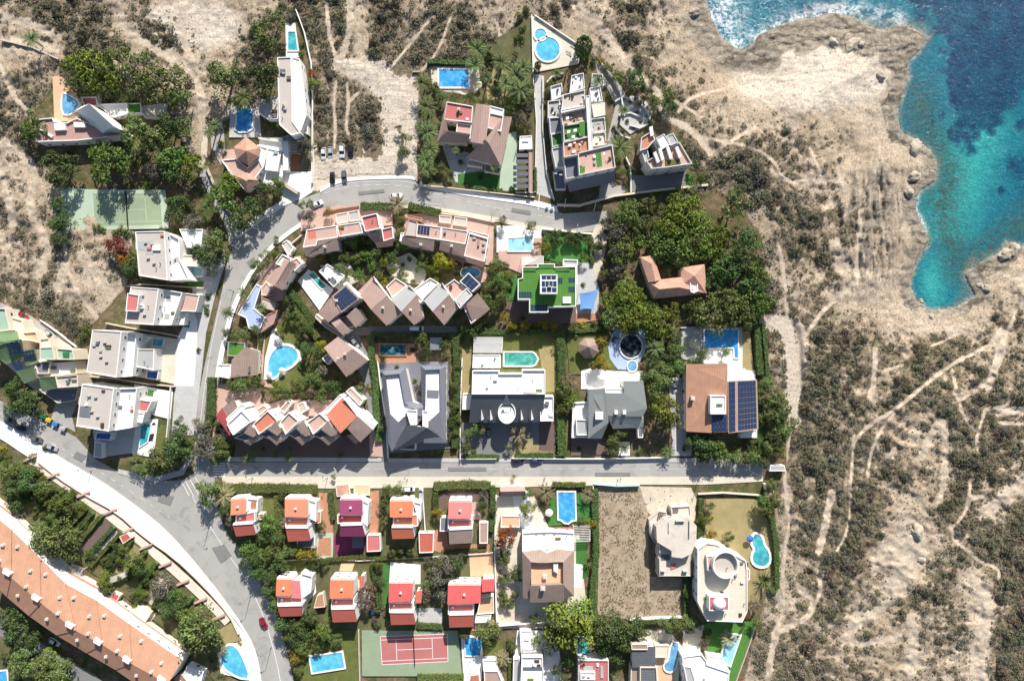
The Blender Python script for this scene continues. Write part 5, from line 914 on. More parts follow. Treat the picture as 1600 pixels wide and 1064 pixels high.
h=House('detached_row_house','detached house with tan gable roof and white side wall beside the service lane','house','the tan gable house',(540,555)); h.gable([(506,543),(528,526),(575,563),(541,589)],5.6,7.4,'tile_pink'); h.flat([(503,560),(511,552),(520,560),(512,570)],4,'terrace_pink',W,.5); h.chim(540,553,7,1); h.chim(529,560,6.6,1); h.done(14)
h=House('garden_house','low tan house with brown flat roof, mini green court and white annex','house','the mini court house',(380,570)); h.roof([(362,562,4.4),(383,542,4.6),(403,548,4.6),(403,586,4.2),(360,590,4.2)],[(0,1,2,3,4)],'tile_brown','cream'); h.flat([(356,534),(383,536),(381,558),(355,556)],3,'turf','greypale',.3); h.flat([(340,570),(361,569),(360,592),(339,588)],3.4,'white_roof',W,.3); h.skyl([(388,573),(391,572),(391,582),(388,582)],4.5,'slate',.2); h.done(12)
# --- staggered row above the long street
def stag(label,lm,a,b,c,d,mat,pa,pb,extra=None):
    h=House('row_house',label,'row house',lm,((a[0]+c[0])/2,(a[1]+c[1])/2+8),ROWB)
    h.flat([a,b,c,d],8.6,mat,W,.6)
    h.shed(pa,[8.5,8.7,7.9,7.9],'tile_brown'); h.shed(pb,[7.3,7.3,7.1,6.5],'tile_brown'); h.flat([(pa[0][0]-16,pa[0][1]+8),(pa[0][0],pa[0][1]),(pa[3][0],pa[3][1]),(pa[3][0]-12,pa[3][1]+6)],4.6,'slate_light',W,.5)
    if extra: extra(h)
    h.chim(pa[1][0]+2,pa[1][1]+10,6.4,.9); h.done(12)
stag('staggered row house with white roof terrace, left end of its row','the white staggered house',(354,663),(377,641),(393,658),(364,680),'white_roof',[(381,676),(391,662),(402,678),(396,683)],[(380,690),(395,680),(404,686),(391,696)],lambda h:(h.shed([(337,650),(347,637),(366,670),(360,682)],[5,5.6,5.6,5],'roof_crimson'),h.shed([(347,638),(366,624),(371,636),(353,654)],[5,6,6,5],'tile_brown'),h.flat([(353,654),(378,630),(384,636),(356,662)],6.6,'white_roof',W,.4)))
stag('staggered row house with orange roof terrace and small blue tank','the orange staggered house',(395,663),(418,641),(434,657),(404,679),'roof_salmon',[(418,670),(431,657),(440,674),(433,681)],[(417,682),(433,678),(442,686),(432,696)],lambda h:h.skyl([(410,649),(415,645),(422,651),(416,657)],7.2,'awning_blue',1.4))
stag('staggered row house with pale pink roof terrace in the middle of its row','the pale pink staggered house',(437,660),(451,644),(467,658),(446,679),'terrace_pink',[(463,669),(474,656),(486,679),(477,682)],[(460,684),(479,678),(487,685),(472,696)])
stag('staggered row house with striped whitish pink roof terrace','the striped staggered house',(479,660),(499,645),(513,658),(489,679),'terrace_pink',[(501,670),(512,657),(527,678),(517,682)],[(499,684),(517,678),(525,686),(513,696)],lambda h:h.pergola([(484,656),(499,647),(505,652),(490,664)],7.8,'white',8))
h=House('row_house','largest staggered row house with big orange roof and tall white right wall','row house','the big orange staggered house',(545,655),ROWB)
h.roof([(510,648,7.4),(535,621,7.6),(558,651,8.6),(532,677,8.4)],[(0,1,2,3)],'roof_salmon'); h.roof([(543,670,8.4),(557,650,8.6),(582,672,7),(563,691,6.8)],[(0,1,2,3)],'tile_brown'); h.shed([(541,680),(559,676),(567,683),(556,694)],[5.6,5.8,5.2,4.2],'tile_brown'); h.roof([(535,620,8.6),(538,620,8.6),(588,664,6.2),(583,672,6.2),(558,650,8.7)],[(0,1,2,3,4)],'white'); h.flat([(510,648),(535,621),(531,616),(506,642)],7,'white_roof',W,.4); h.flat([(540,612),(548,605),(568,625),(562,634)],5,'terrace_pink',W,.4); h.done(16)
for k,(pts,m,lb) in enumerate([([(400,640),(412,632),(418,638),(404,650)],'tile_terra','white garden annex with terracotta roof behind the orange staggered house'),([(436,640),(450,625),(456,630),(444,646)],'tile_pink','white garden annex with pink roof behind the pale pink staggered house'),([(464,632),(474,627),(480,640),(468,648)],'terrace_pink','white garden annex with flat pink roof behind the striped staggered house')]):
    h=House('garden_annex',lb,'annex','the garden annex',pts[0]); h.flat(pts,3.6,m,W,.4); h.done(4)
# --- grey winged villa
h=House('winged_villa','grey villa with two long wings around a courtyard and white sunken roofs','villa','the grey winged villa',(650,640))
h.mansard([(596,581),(634,575),(645,628),(668,634),(666,652),(640,668),(612,706),(606,690)],[(602,586),(624,584),(632,628),(648,640),(646,648),(630,652),(622,660),(609,647)],6,7.4,6.6,'slate_light'); h.mansard([(657,571),(697,572),(697,692),(662,692),(660,640)],[(665,578),(687,577),(688,642),(668,660),(664,641)],6,7.4,6.6,'slate_light')
h.roof([(612,706,5.4),(634,664,8),(668,668,8),(698,690,5.6),(655,691,5.8)],[(0,4,2,1),(4,3,2)],'slate'); h.flat([(634,640),(652,641),(651,664),(641,664)],7.9,'white_roof',W,.4); h.flat([(660,642),(669,642),(669,668),(660,666)],7.7,'white_roof',W,.4); h.flat([(624,690),(649,690),(649,703),(625,702)],4,'slate',W,.4); h.skyl([(667,609),(686,610),(685,622),(667,621)],6.5,'slate_light',.3); h.done(30)  # lower hip gets the darker slate to paint its shaded side
# --- turret villa
h=House('turret_villa','villa with broad white flat roof, slate front with dormers and round white turret','villa','the turret villa',(795,610))
h.flat([(738,579),(780,579),(780,584),(815,584),(816,578),(852,578),(852,616),(737,616)],8,'white_roof',W,.7); h.shed([(737,616),(852,616),(845,660),(733,660)],[7.8,7.8,4.2,4.2],'slate'); h.flat([(845,619),(865,619),(865,658),(844,658)],5.6,'white_roof',W,.7); h.flat([(723,615),(737,615),(734,640),(722,640)],3.4,'white_roof',W,.3)
t=circ(792,645,14,17); h.flat(t,6.6,'white_roof',W,.7); h.roof([(785,632,7.6),(799,632,7.6),(791,616,9.4)],[(0,1,2)],'greypale',walls=False)
for x in (752,766,814,830):
    h.roof([(x-4,655,5.6),(x,640,6.9),(x,657,6.9)],[(0,2,1)],'slate_light',over=.05,z0=4.4); h.roof([(x,640,6.9),(x+4,655,5.6),(x,657,6.9)],[(0,2,1)],'white',over=.05,z0=4.4)
h.flat([(739,554),(782,554),(782,575),(738,575)],4.2,'white_step',W,.3); h.pergola([(741,527),(785,527),(784,551),(740,551)],3,'white',14); h.flat([(741,528),(785,528),(784,550),(740,550)],2.7,'white_step',W,.0)
h.skyl([(818,611),(840,612),(840,616),(818,615)],7.8,'concrete',.4); h.done(30)
# --- olive villa
h=House('olive_roof_villa','villa with large grey-green metal roofs, skylights and white terraces','villa','the olive-roofed villa',(955,640))
h.shed([(920,608),(945,607),(951,660),(940,685),(919,685)],[6.4,7.2,7.2,5,5],'olive_roof'); h.roof([(946,615,7),(975,614,7),(975,595,7.2),(1005,595,7.2),(1011,638,6.8),(1004,651,6.2),(950,650,6.2)],[(0,1,2,3,4,5,6)],'olive_roof'); h.shed([(950,651),(1004,651),(998,668),(958,670)],[6.1,6.1,4.6,4.6],'olive_roof'); h.flat([(895,630),(919,628),(919,684),(893,684)],3.4,'white_step',W,.5); h.flat([(900,655),(918,656),(917,680),(901,680)],4.4,'greypale',W,.4)
h.skyl([(930,643),(942,643),(942,655),(930,655)],6.5,'white',.7); h.skyl([(960,641),(965,641),(965,647),(960,647)],6.7); h.skyl([(973,641),(978,641),(978,647),(973,647)],6.7); h.flat([(946,607),(974,607),(974,614),(946,614)],6,'white_roof',W,.3); h.flat([(996,664),(1005,650),(1005,684),(997,684)],3.4,'slate_light',W,.4); h.done(24)
h=House('gazebo','octagonal gazebo with brown tiled roof on the lawn left of the black pool','gazebo','the brown gazebo',(920,545)); o8=[(920+17*math.cos(2*math.pi*(k+.5)/8),544+17*math.sin(2*math.pi*(k+.5)/8)) for k in range(8)]
h.roof([p+(3.,) for p in o8]+[(920,542,5.4)],[(i,(i+1)%8,8) for i in range(8)],'tile_brown',walls=False)
for x,y in o8: X,Y,_=P(920+(x-920)*.8,544+(y-544)*.8,0); h.mk('post',*boxvf(X-.15,X+.15,Y-.15,Y+.15,0,2.9),'white')
h.mk('floor_slab',[(*P(x,y,.25)[:2],.25) for x,y in circ(920,548,22,20,20)]+[(*P(x,y,.25)[:2],-.1) for x,y in circ(920,548,22,20,20)],[tuple(range(20))]+[(i,(i+1)%20,20+(i+1)%20,20+i) for i in range(20)],'paving_white')
# --- tiled roof with solar field
h=House('solar_villa','villa with orange tiled roof on the left and a large solar field on the right','villa','the solar field villa',(1128,625))
h.roof([(1072,569,5.4),(1137,568,6.8),(1137,596,7.2),(1136,675,6.6),(1111,676,6),(1072,674,5)],[(0,1,2,3,4,5)],'tile_orange','white'); h.roof([(1138,595,7.2),(1183,593,5.6),(1185,671,5.0),(1138,677,6.6)],[(0,1,2,3)],'tile_pink','white'); h.solar([(1139,596),(1149,595.6),(1149,674),(1139,675.5)],[7.2,6.82,6.22,6.6],2,9); h.solar([(1153,595.5),(1181,594.2),(1182.5,669),(1153,673)],[6.67,5.65,5.05,6.07],6,9); h.solar([(1112,648),(1136,647),(1136,674),(1112,675)],[6.3,6.8,6.6,6.05],4,3); h.flat([(1110,618),(1134,618),(1134,647),(1110,647)],7.8,'white_roof',W,.4); h.chim(1081,622,5.6,1.2,1.2,'tile_terra'); h.flat([(1158,676),(1183,671),(1183,684),(1157,684)],3,'white_roof',W,.3); h.skyl([(1150,572),(1180,584),(1181,594),(1140,594)],.5,'paving_white',.2); h.done(24)
# --- house in the pines
h=House('pine_house','L-shaped terracotta tiled house surrounded by pines','house','the house in the pines',(1050,440))
h.roof([(1000,402,4.6),(1021,399,4.6),(1033,437,4.6),(1013,441,5),(1018,412,5.8),(1024,440,5.8)],[(0,1,4),(1,2,5,4),(3,0,4,5)],'tile_terra','cream'); h.roof([(1011,439,4.7),(1064,433,4.8),(1066,434,5),(1104,458,4.6),(1060,463,4.6),(1022,467,4.4),(1030,452,6),(1061,449,6)],[(0,1,7,6),(1,2,3,7),(3,4,7),(4,5,6,7),(5,0,6)],'tile_terra','cream'); h.roof([(1064,418,4.8),(1101,413,4.8),(1104,459,4.6),(1064,446,5),(1085,431,6.2)],[(0,1,4),(1,2,4),(2,3,4),(3,0,4)],'tile_terra','cream'); h.flat([(1078,437),(1090,436),(1091,455),(1084,458),(1079,456)],5.4,'white_step',W,.3); h.done(16)
# --- green turf roof villa
h=House('turf_roof_villa','modern white villa with bright green turf roof, solar panels and rooftop cube','villa','the green turf roof',(855,450))
h.flat([(816,417),(840,417),(840,412),(867,412),(867,417),(900,416),(900,479),(857,480),(857,488),(827,488),(827,468),(809,468),(809,436),(816,434)],7.5,'turf',W,.5); h.flat([(844,429),(871,429),(871,459),(844,459)],10,'white_roof',W,.25); h.solar([(846,430),(869,430),(869,437),(846,437)],9.8,3,1); h.solar([(846,439),(870,439),(870,448),(846,448)],9.8,4,2); h.solar([(846,449),(870,449),(870,457),(846,457)],9.8,3,1)
h.solar([(810,456),(831,456),(831,466),(810,466)],7.1,5,2); h.solar([(829,476),(856,476),(856,487),(829,487)],7.1,6,2); h.solar([(888,434),(898,434),(898,442),(888,442)],7.1,3,2); h.solar([(888,448),(898,448),(898,457),(888,457)],7.1,3,2); h.skyl([(879,464),(892,464),(892,474),(879,474)],7.2,'white',.8); h.solar([(872,434),(879,434),(879,444),(872,444)],7.1,2,3)
for a in ([(818,419),(837,419),(837,424),(818,424)],[(868,419),(890,419),(890,424),(868,424)],[(841,414),(866,414),(866,419),(841,419)]): h.skyl(a,7.3,'turf_dark',.1)
h.pergola([(815,402),(849,400),(849,412),(815,414)],4,'white',9); h.flat([(880,405),(903,406),(902,416),(880,415)],5,'greypale',W,.5); h.flat([(893,417),(902,417),(902,445),(893,445)],6.2,'greypale',W,.5); h.done(30)
# --- red villas
def red(i,label,lm,top,mid,low,mt,mm,ml,tw=None,extra=None,grp=RED):
    h=House('red_roof_villa',label,'villa',lm,((top[0][0]+top[2][0])/2,(top[0][1]+low[2][1])/2),grp)
    h.shed(top,[5.8,5.8,6.9,6.9],mt,over=.2); h.flat(mid,5.6,mm,W,.3); h.shed(low,[6.6,6.6,5.7,5.7],ml,over=.2)
    a=top[0]; b=top[1]; h.flat([(a[0]+1,a[1]-3.5),(b[0]-1,b[1]-3.5),(b[0],b[1]+1),(a[0],a[1]+1)],5.2,'white_roof',W,.5); h.flat([(low[0][0]+1,low[0][1]-2.5),(low[1][0],low[1][1]-2.5),(low[1][0],low[1][1]+.5),(low[0][0]+1,low[0][1]+.5)],6.75,'white_roof',W,.1)
    if tw: h.flat(tw,4.6,'white_step',W,.6)
    h.chim((top[0][0]+top[1][0])/2,(top[0][1]+top[2][1])/2,6.2,1.0,.6); h.skyl([(mid[0][0]+6,mid[0][1]+3),(mid[0][0]+9,mid[0][1]+3),(mid[0][0]+9,mid[0][1]+6),(mid[0][0]+6,mid[0][1]+6)],5.4,'white',.3)
    if extra: extra(h)
    h.done(14)
red(1,'red-roofed villa with white stepped walls near the road junction, upper row','the leftmost upper red villa',[(361,781),(384,779),(384,802),(360,805)],[(368,805),(398,799),(399,815),(368,817)],[(363,820),(395,818),(400,835),(369,838)],'roof_salmon','terrace_red','roof_red',[(384,778),(403,780),(402,800),(385,802)],lambda h:(h.shed([(392,784),(400,783),(400,792),(391,793)],[4.9,4.9,4.7,4.7],'roof_salmon',walls=False),h.flat([(400,802),(412,802),(412,812),(400,812)],3,'roof_salmon',W,.3)))
red(2,'salmon-roofed villa with cream right side and two ribbed roofs, upper row','the salmon villa',[(445,780),(481,780),(481,808),(445,807)],[(445,808),(481,808),(481,825),(446,825)],[(446,825),(481,825),(486,844),(450,846)],'roof_salmon','roof_salmon','roof_red',[(481,780),(494,784),(494,815),(481,808)],lambda h:(h.flat([(488,799),(502,799),(501,817),(488,818)],3,'roof_salmon','cream',.2),h.flat([(464,843),(492,838),(492,855),(464,856)],2.8,'slate_light','white',.2)))
red(3,'villa with dark purple roofs and magenta terrace among the red ones','the purple villa',[(531,781),(566,781),(566,804),(531,804)],[(527,804),(566,804),(566,818),(527,818)],[(531,821),(566,820),(571,838),(531,838)],'roof_purple','roof_crimson','roof_purple',[(566,781),(576,786),(574,822),(567,816)],lambda h:(h.flat([(573,836),(594,835),(595,861),(573,862)],3,'roof_pink',W,.2),h.skyl([(550,838),(568,838),(568,856),(550,856)],2.6,'slate',.1)))
red(4,'bright orange-roofed villa with detached red shed, upper row','the bright orange villa',[(609,783),(645,783),(645,808),(609,808)],[(614,808),(652,803),(653,822),(614,823)],[(611,824),(645,824),(648,841),(613,842)],'roof_redorange','roof_salmon','roof_redorange',[(645,783),(658,786),(657,815),(652,806)],lambda h:h.flat([(654,832),(678,832),(677,863),(655,864)],3,'roof_red',W,.2))
red(5,'pink-roofed villa with brown tile lower roof at the right end of the upper row','the pink-roofed villa',[(701,784),(737,784),(736,810),(700,810)],[(700,811),(738,811),(738,825),(700,826)],[(701,828),(738,826),(738,848),(702,850)],'roof_pink','terrace_red','tile_brown',None,lambda h:(h.flat([(749,816),(763,816),(762,849),(749,849)],3,'tile_pink',W,.2),h.flat([(688,808),(700,808),(700,830),(687,830)],3.4,'slate_light',W,.2)))
red(6,'red-roofed villa nearest the curving road, lower row, with white round balcony','the leftmost lower red villa',[(432,905),(456,905),(455,931),(431,931)],[(433,932),(472,932),(472,946),(433,946)],[(433,947),(472,946),(472,962),(438,963)],'roof_redorange','terrace_red','roof_red',[(470,895),(488,900),(486,925),(472,935)],lambda h:h.shed([(456,907),(468,907),(471,935),(456,934)],[5.7,5.7,6.2,6.2],'roof_pink'),RED2)
red(7,'red-roofed villa beside a leafless tree, second in the lower row','the second lower red villa',[(516,906),(553,906),(552,934),(515,935)],[(518,935),(553,935),(553,951),(517,951)],[(517,952),(554,951),(558,971),(520,972)],'roof_redorange','roof_pink','roof_red',None,lambda h:(h.shed([(561,900),(569,899),(569,917),(562,919)],[4.6,4.6,5,5],'roof_red'),),RED2)
red(8,'red-roofed villa directly above the tennis court left of its net','the third lower red villa',[(608,911),(645,911),(644,939),(607,941)],[(608,941),(646,941),(646,956),(608,957)],[(609,957),(646,957),(650,975),(611,976)],'roof_crimson','roof_pink','roof_red',None,lambda h:(h.shed([(649,924),(660,922),(658,942),(649,942)],[4.6,4.6,5,5],'roof_red'),),RED2)
red(9,'wide crimson-roofed villa at the right end of the lower row with small red annex','the wide crimson villa',[(700,914),(751,914),(751,942),(699,944)],[(700,944),(740,943),(740,960),(700,960)],[(701,961),(740,960),(740,979),(702,980)],'roof_crimson','roof_pink','roof_red',None,lambda h:(h.shed([(753,905),(773,904),(772,923),(753,925)],[4.8,4.8,5.6,5.6],'roof_crimson'),h.flat([(751,932),(771,931),(772,958),(745,960)],3,'terrace_peach',W,.4),h.flat([(741,962),(768,960),(766,972),(742,973)],2.6,'white_roof',W,.2)),RED2)
# --- sunken terrace mansion
h=House('mansion','mansion with brown tiled roofs around a sunken peach roof terrace','mansion','the sunken terrace mansion',(857,890))
h.mansard([(816,862),(845,858),(855,864),(870,858),(897,860),(897,931),(881,934),(828,936),(817,934)],[(830,878),(842,879),(855,879),(868,878),(880,878),(880,900),(880,913),(830,915),(830,900)],6.4,8.4,7.,'tile_brown','terrace_peach'); h.shed([(828,915),(881,913),(882,940),(828,941)],[8.4,8.4,6.7,6.7],'tile_brown'); h.flat([(816,832),(860,830),(897,832),(897,860),(870,859),(845,859),(816,862)],4.6,'white_roof',W,.6); h.flat([(865,880),(872,880),(872,896),(865,892)],8,'white_roof',W,.2); h.chim(851,900,7,.9,1.3); h.chim(848,918,8.2,.6,1.4); h.pergola([(896,822),(922,821),(922,845),(897,846)],3,'white',10); h.skyl([(858,824),(895,824),(895,828),(858,828)],.9,'terrace_red',.3); h.done(26)
h=House('garage','garage with brown tiled roof below the street in front of a peach terrace','garage','the tiled garage',(803,770)); h.gable([(781,760),(820,760),(822,774),(783,776)],3.4,4.4,'tile_pink'); h.flat([(783,806),(812,806),(812,824),(782,824)],3,'terrace_peach',W,.3); h.done(6)
# --- unfinished concrete house
h=House('unfinished_house','unfinished bare concrete house with jagged slabs on the overgrown plot','unfinished house','the unfinished house',(1055,850))
h.flat([(1028,846),(1060,846),(1080,862),(1080,900),(1028,900)],4.4,'concrete','concrete',.25); h.flat([(1026,824),(1040,812),(1076,808),(1088,822),(1087,845),(1080,864),(1066,871),(1050,869),(1050,860),(1027,846)],6.3,'concrete','concrete',.0); h.flat([(1014,812),(1030,798),(1042,800),(1040,812),(1027,824),(1024,850),(1016,836)],3,'concrete','concrete',.3); h.flat([(1048,792),(1078,790),(1080,806),(1050,808)],4,'concrete','concrete',.5); h.flat([(1030,834),(1040,833),(1048,846),(1030,846)],6.1,'slate','concrete',.3)
for i in range(5): h.skyl([(1030+i*2.2,800+i),(1031+i*2.2,800+i),(1026+i*2.2,820),(1025+i*2.2,820)],3.3,'wood_dark',.1)
for a_,b_,c_,d_,z_,m_ in ((1029,848,1.2,14,4.4,'concrete'),(1029,870,1.2,26,4.4,'concrete'),(1045,866,12,1.2,4.4,'concrete'),(1062,848,1.2,18,4.4,'concrete'),(1033,838,8,5,6.2,'slate'),(1052,846,10,3,6.3,'slate'),(1033,866,14,9,4.3,'slate'),(1055,812,14,1.2,6.3,'concrete'),(1076,812,1.2,26,6.3,'concrete'),(1044,815,1.2,16,6.3,'concrete'),(1060,826,9,7,6.2,'slate'),(1016,822,1,16,3.,'slate'),(1052,795,8,5,4,'slate'),(1066,890,8,1.2,4.4,'concrete'),(1031,890,8,1.2,4.4,'concrete')): h.skyl([(a_,b_),(a_+c_,b_),(a_+c_,b_+d_),(a_,b_+d_)],z_,m_,.04 if m_=='slate' else R.uniform(.6,1.5),'floor_opening' if m_=='slate' else 'wall_stub')  # slate pieces are dark slabs painting the shade inside openings
h.skyl([(1047,881),(1055,879),(1056,886),(1048,889)],4.2,'roof_salmon',.4); h.done(14)
# --- domed villa
h=House('domed_villa','white villa with round roof tower and a white dome on a red square','villa','the domed villa',(1128,910))
h.flat([(1090,858),(1105,848),(1120,850),(1140,862),(1166,876),(1168,890),(1168,955),(1160,972),(1105,970),(1090,940)],7,'paving_cream',W,.5); h.flat(circ(1134,883,20,21),9.6,'grey_roof',W,1.8); h.flat([(1108,932),(1139,932),(1139,954),(1108,954)],9,'terrace_red',W,.2)
mb=MB(); X,Y,_=P(1124,943,12.2); rr=2.3; n=16; vs=[];fs=[]
for j in range(6):
    a=j/6*math.pi/2
    for k in range(n): vs.append((X+rr*math.cos(a)*math.cos(2*math.pi*k/n),Y+rr*math.cos(a)*math.sin(2*math.pi*k/n),11.6+rr*1.05*math.sin(a)))
vs.append((X,Y,11.6+rr*1.05)); fs=[(j*n+k,j*n+(k+1)%n,(j+1)*n+(k+1)%n,(j+1)*n+k) for j in range(5) for k in range(n)]+[(5*n+k,5*n+(k+1)%n,6*n) for k in range(n)]
mk('dome',vs,fs,MAT['white'],h.root,h.c,smooth=True); h.flat([(1104,868),(1116,868),(1117,890),(1106,892)],7.8,'terrace_pink',W,.3); h.flat([(1150,905),(1166,905),(1166,950),(1150,955)],6.2,'terrace_pink',W,.3); h.skyl([(1126,896),(1138,897),(1138,902),(1128,901)],8,'slate_light',.6); h.flat([(1160,884),(1172,890),(1172,905),(1163,908)],4,'terrace_pink',W,.3); h.done(24)
# --- bottom edge houses
h=House('modern_house','white modern house with slatted terraces at the bottom edge below the corner wall','house','the slatted modern house',(830,1040)); h.flat([(815,1026),(848,1026),(850,1075),(813,1075)],5.6,'white_roof',W,.6); h.flat([(812,985),(830,985),(834,1020),(814,1022)],3,'white_step',W,.3); h.pergola([(816,1016),(849,1014),(849,1026),(815,1026)],4,'metal_dark',7); h.skyl([(817,1042),(848,1042),(848,1046),(817,1046)],5.4,'slate',.1); h.flat([(802,1030),(812,1028),(812,1075),(801,1075)],3.4,'greypale',W,.4); h.done(14)
h=House('terracotta_house','house with square terracotta roof terrace and white units below the aqua pool','house','the square terracotta roof',(928,1045)); h.flat([(904,1031),(951,1031),(951,1078),(904,1078)],5,'terrace_red',W,.5); h.skyl([(911,1040),(926,1040),(926,1048),(911,1048)],4.6,'greypale',.6); h.flat([(907,1050),(930,1050),(930,1062),(907,1062)],5.6,'white_roof',W,.4); h.skyl([(938,1040),(942,1040),(943,1058),(938,1058)],4.6,'greypale',.5); h.ac(912,1055,5.3); h.ac(920,1056,5.3); h.done(12)
h=House('dark_roof_house','house with dark ribbed roof and cream walls beside the paddle pool','house','the dark ribbed roof',(1005,1035)); h.shed([(987,1010),(1024,1010),(1024,1042),(988,1042)],[5.4,5.4,4.6,4.6],'slate'); h.flat([(986,1042),(999,1043),(998,1075),(985,1075)],4,'tile_brown','cream',.4); h.flat([(1000,1042),(1026,1042),(1028,1075),(1000,1075)],5,'slate','cream',.5); h.flat([(986,1006),(1012,1006),(1012,1015),(987,1015)],5.7,'tile_brown','cream',.2); h.flat([(1023,1008),(1046,1008),(1044,1027),(1024,1027)],3.2,'paving_cream','cream',.3); h.done(12)
h=House('white_house','bright white house with angled terraces at the bottom edge beside turf','house','the angled white house',(1100,1050)); h.flat([(1066,1026),(1096,1022),(1104,1032),(1105,1038),(1140,1050),(1138,1075),(1072,1078)],5.4,'white_roof',W,.5); h.flat([(1105,1024),(1128,1026),(1142,1050),(1106,1040)],3.4,'white_step',W,.3); h.flat([(1068,1040),(1080,1042),(1090,1075),(1075,1075)],6.4,'greypale',W,.3); h.done(12)
h=House('covered_terrace','white terrace house with red roof corner beside the shaded pool','house','the red corner terrace',(765,1050)); h.flat([(754,1031),(776,1031),(778,1048),(755,1048)],3.4,'white_roof',W,.3); h.flat([(756,1048),(778,1048),(790,1078),(757,1078)],4,'tile_pink',W,.4); h.shed([(735,1056),(748,1054),(750,1080),(735,1080)],[4,4,3.4,3.4],'roof_salmon'); h.done(6)
# --- left flat-roofed villas
def mod(label,lm,roof,face,boxes,extra=None):
    h=House('flat_roof_villa',label,'villa',lm,((roof[0][0]+roof[2][0])/2+15,(roof[0][1]+roof[2][1])/2),'white flat-roofed villas on the slope')
    h.flat(roof,8.5,'grey_roof',W,.3); h.flat(face,6.2,'white_step',W,.9)
    for p,z,m in boxes: h.flat(p,z,m,W,.35)
    r=roof; cx=sum(p[0] for p in r)/4; cy=sum(p[1] for p in r)/4
    for dx,dy in ((-8,-18),(2,-16),(-4,6),(5,14)): h.ac(cx+dx,cy+dy,8.2)
    f=face; a=Vector(f[0]).lerp(Vector(f[-1]),.5); b=Vector(f[1]).lerp(Vector(f[2]),.5)
    for t in (.3,.6): 
        c=a.lerp(b,t); d=Vector((-(b-a).y,(b-a).x)).normalized()
        for s_ in (-1,1): c2=c+d*s_*14; h.skyl([(c2.x-4,c2.y-5),(c2.x+4,c2.y-4),(c2.x+3,c2.y+5),(c2.x-5,c2.y+4)],5.4,'greypale',.35)
    if extra: extra(h)
    h.done(26)
mod('uppermost flat-roofed white villa below the faded green court','the uppermost flat-roofed villa',[(211,362),(257,361),(262,438),(217,431)],[(257,361),(280,373),(281,406),(296,437),(262,438)],[([(280,358),(317,358),(314,386),(292,387)],4.4,'white_step'),([(281,398),(307,399),(310,416),(283,416)],4.6,'cream'),([(297,416),(318,418),(316,432),(299,434)],2.6,'tarp_aqua')],lambda h:(h.skyl([(212,378),(240,376),(240,398),(228,398),(227,392),(212,390)],8.2,'greypale',.25),h.skyl([(240,384),(252,384),(252,392),(240,392)],8.2,'white',.8)))
mod('flat-roofed white villa with a bright red roof structure','the red structure villa',[(204,448),(248,451),(240,508),(195,505)],[(248,451),(285,457),(268,508),(240,508)],[([(285,457),(312,461),(306,487),(278,486)],4.6,'terrace_pink'),([(266,486),(290,488),(287,508),(266,506)],3.6,'white_roof'),([(199,458),(218,461),(214,487),(196,486)],9.6,'roof_pink')],lambda h:(h.skyl(circ(231,487,6,6,14),8.1,'terrace_red',.15),h.skyl([(222,475),(226,474),(234,486),(230,488)],8.1,'terrace_red',.3)))
mod('flat-roofed white villa with pink round table and blue awning on its terrace','the blue awning villa',[(144,515),(190,518),(182,590),(135,582)],[(190,518),(213,522),(207,588),(182,590)],[([(213,522),(234,527),(215,545),(212,560),(210,524)],3.4,'white_step'),([(215,545),(241,545),(240,579),(212,573)],5,'greypale'),([(229,579),(248,580),(246,593),(228,591)],2.7,'awning_blue')],lambda h:(h.skyl(circ(175,547,7,6.5,14),8.1,'terrace_pink',.25),h.skyl(circ(173,562,5,4.5,14),8.1,'white_step',.25),h.skyl([(146,534),(158,535),(154,565),(140,562)],8.1,'grey_roof',.25)))
mod('flat-roofed white villa with terracotta patches nearest the curving road','the lowest flat-roofed villa',[(128,600),(178,607),(170,674),(119,666)],[(178,607),(214,606),(207,668),(171,674)],[([(206,622),(237,627),(229,644),(200,640)],4.2,'terrace_red'),([(199,642),(226,645),(222,661),(197,656)],4.4,'white_roof'),([(150,675),(175,676),(172,688),(148,686)],3.4,'awning_blue')],lambda h:(h.skyl([(124,620),(145,620),(144,632),(122,632)],8.1,'terrace_pink',.1),h.skyl([(148,622),(170,624),(168,640),(148,634)],8.1,'terrace_pink',.1),h.skyl([(127,634),(144,635),(142,652),(125,650)],8.1,'metal_grey',.5)))
# --- green apartments
h=House('green_roof_apartments','cluster of stepped apartments with green roofs, cream walls and dark solar panels','apartments','the green-roofed apartments',(60,550))
h.shed([(-20,520),(26,517),(30,535),(8,536),(-20,546)],[7,7,8,8,7.6],'green_roof',wall='cream'); h.shed([(0,535),(33,530),(38,556),(10,570),(0,562)],[8,8,6,5.6,6],'green_roof',wall='cream'); h.solar([(8,536),(28,532),(34,550),(14,555)],[8.2,8.2,6.6,6.8],3,4); h.solar([(33,549),(52,546),(56,561),(38,566)],[7.2,7.2,6.2,6.2],4,3); h.solar([(17,566),(32,562),(36,578),(26,582)],[6.2,6.2,5.4,5.4],2,4)
h.shed([(36,548),(54,544),(58,562),(62,566),(40,572)],[7,7,6.,6,6],'green_roof',wall='cream'); h.flat([(62,543),(82,542),(86,562),(62,562)],7,'mint','cream',.3); h.flat([(88,544),(113,546),(117,562),(90,562)],6.4,'mint','cream',.5); h.flat([(55,568),(96,566),(118,564),(120,584),(60,590)],5,'white_step','cream',.6); h.flat([(54,566),(78,564),(76,584),(58,584)],5.6,'slate_light','cream',.5)
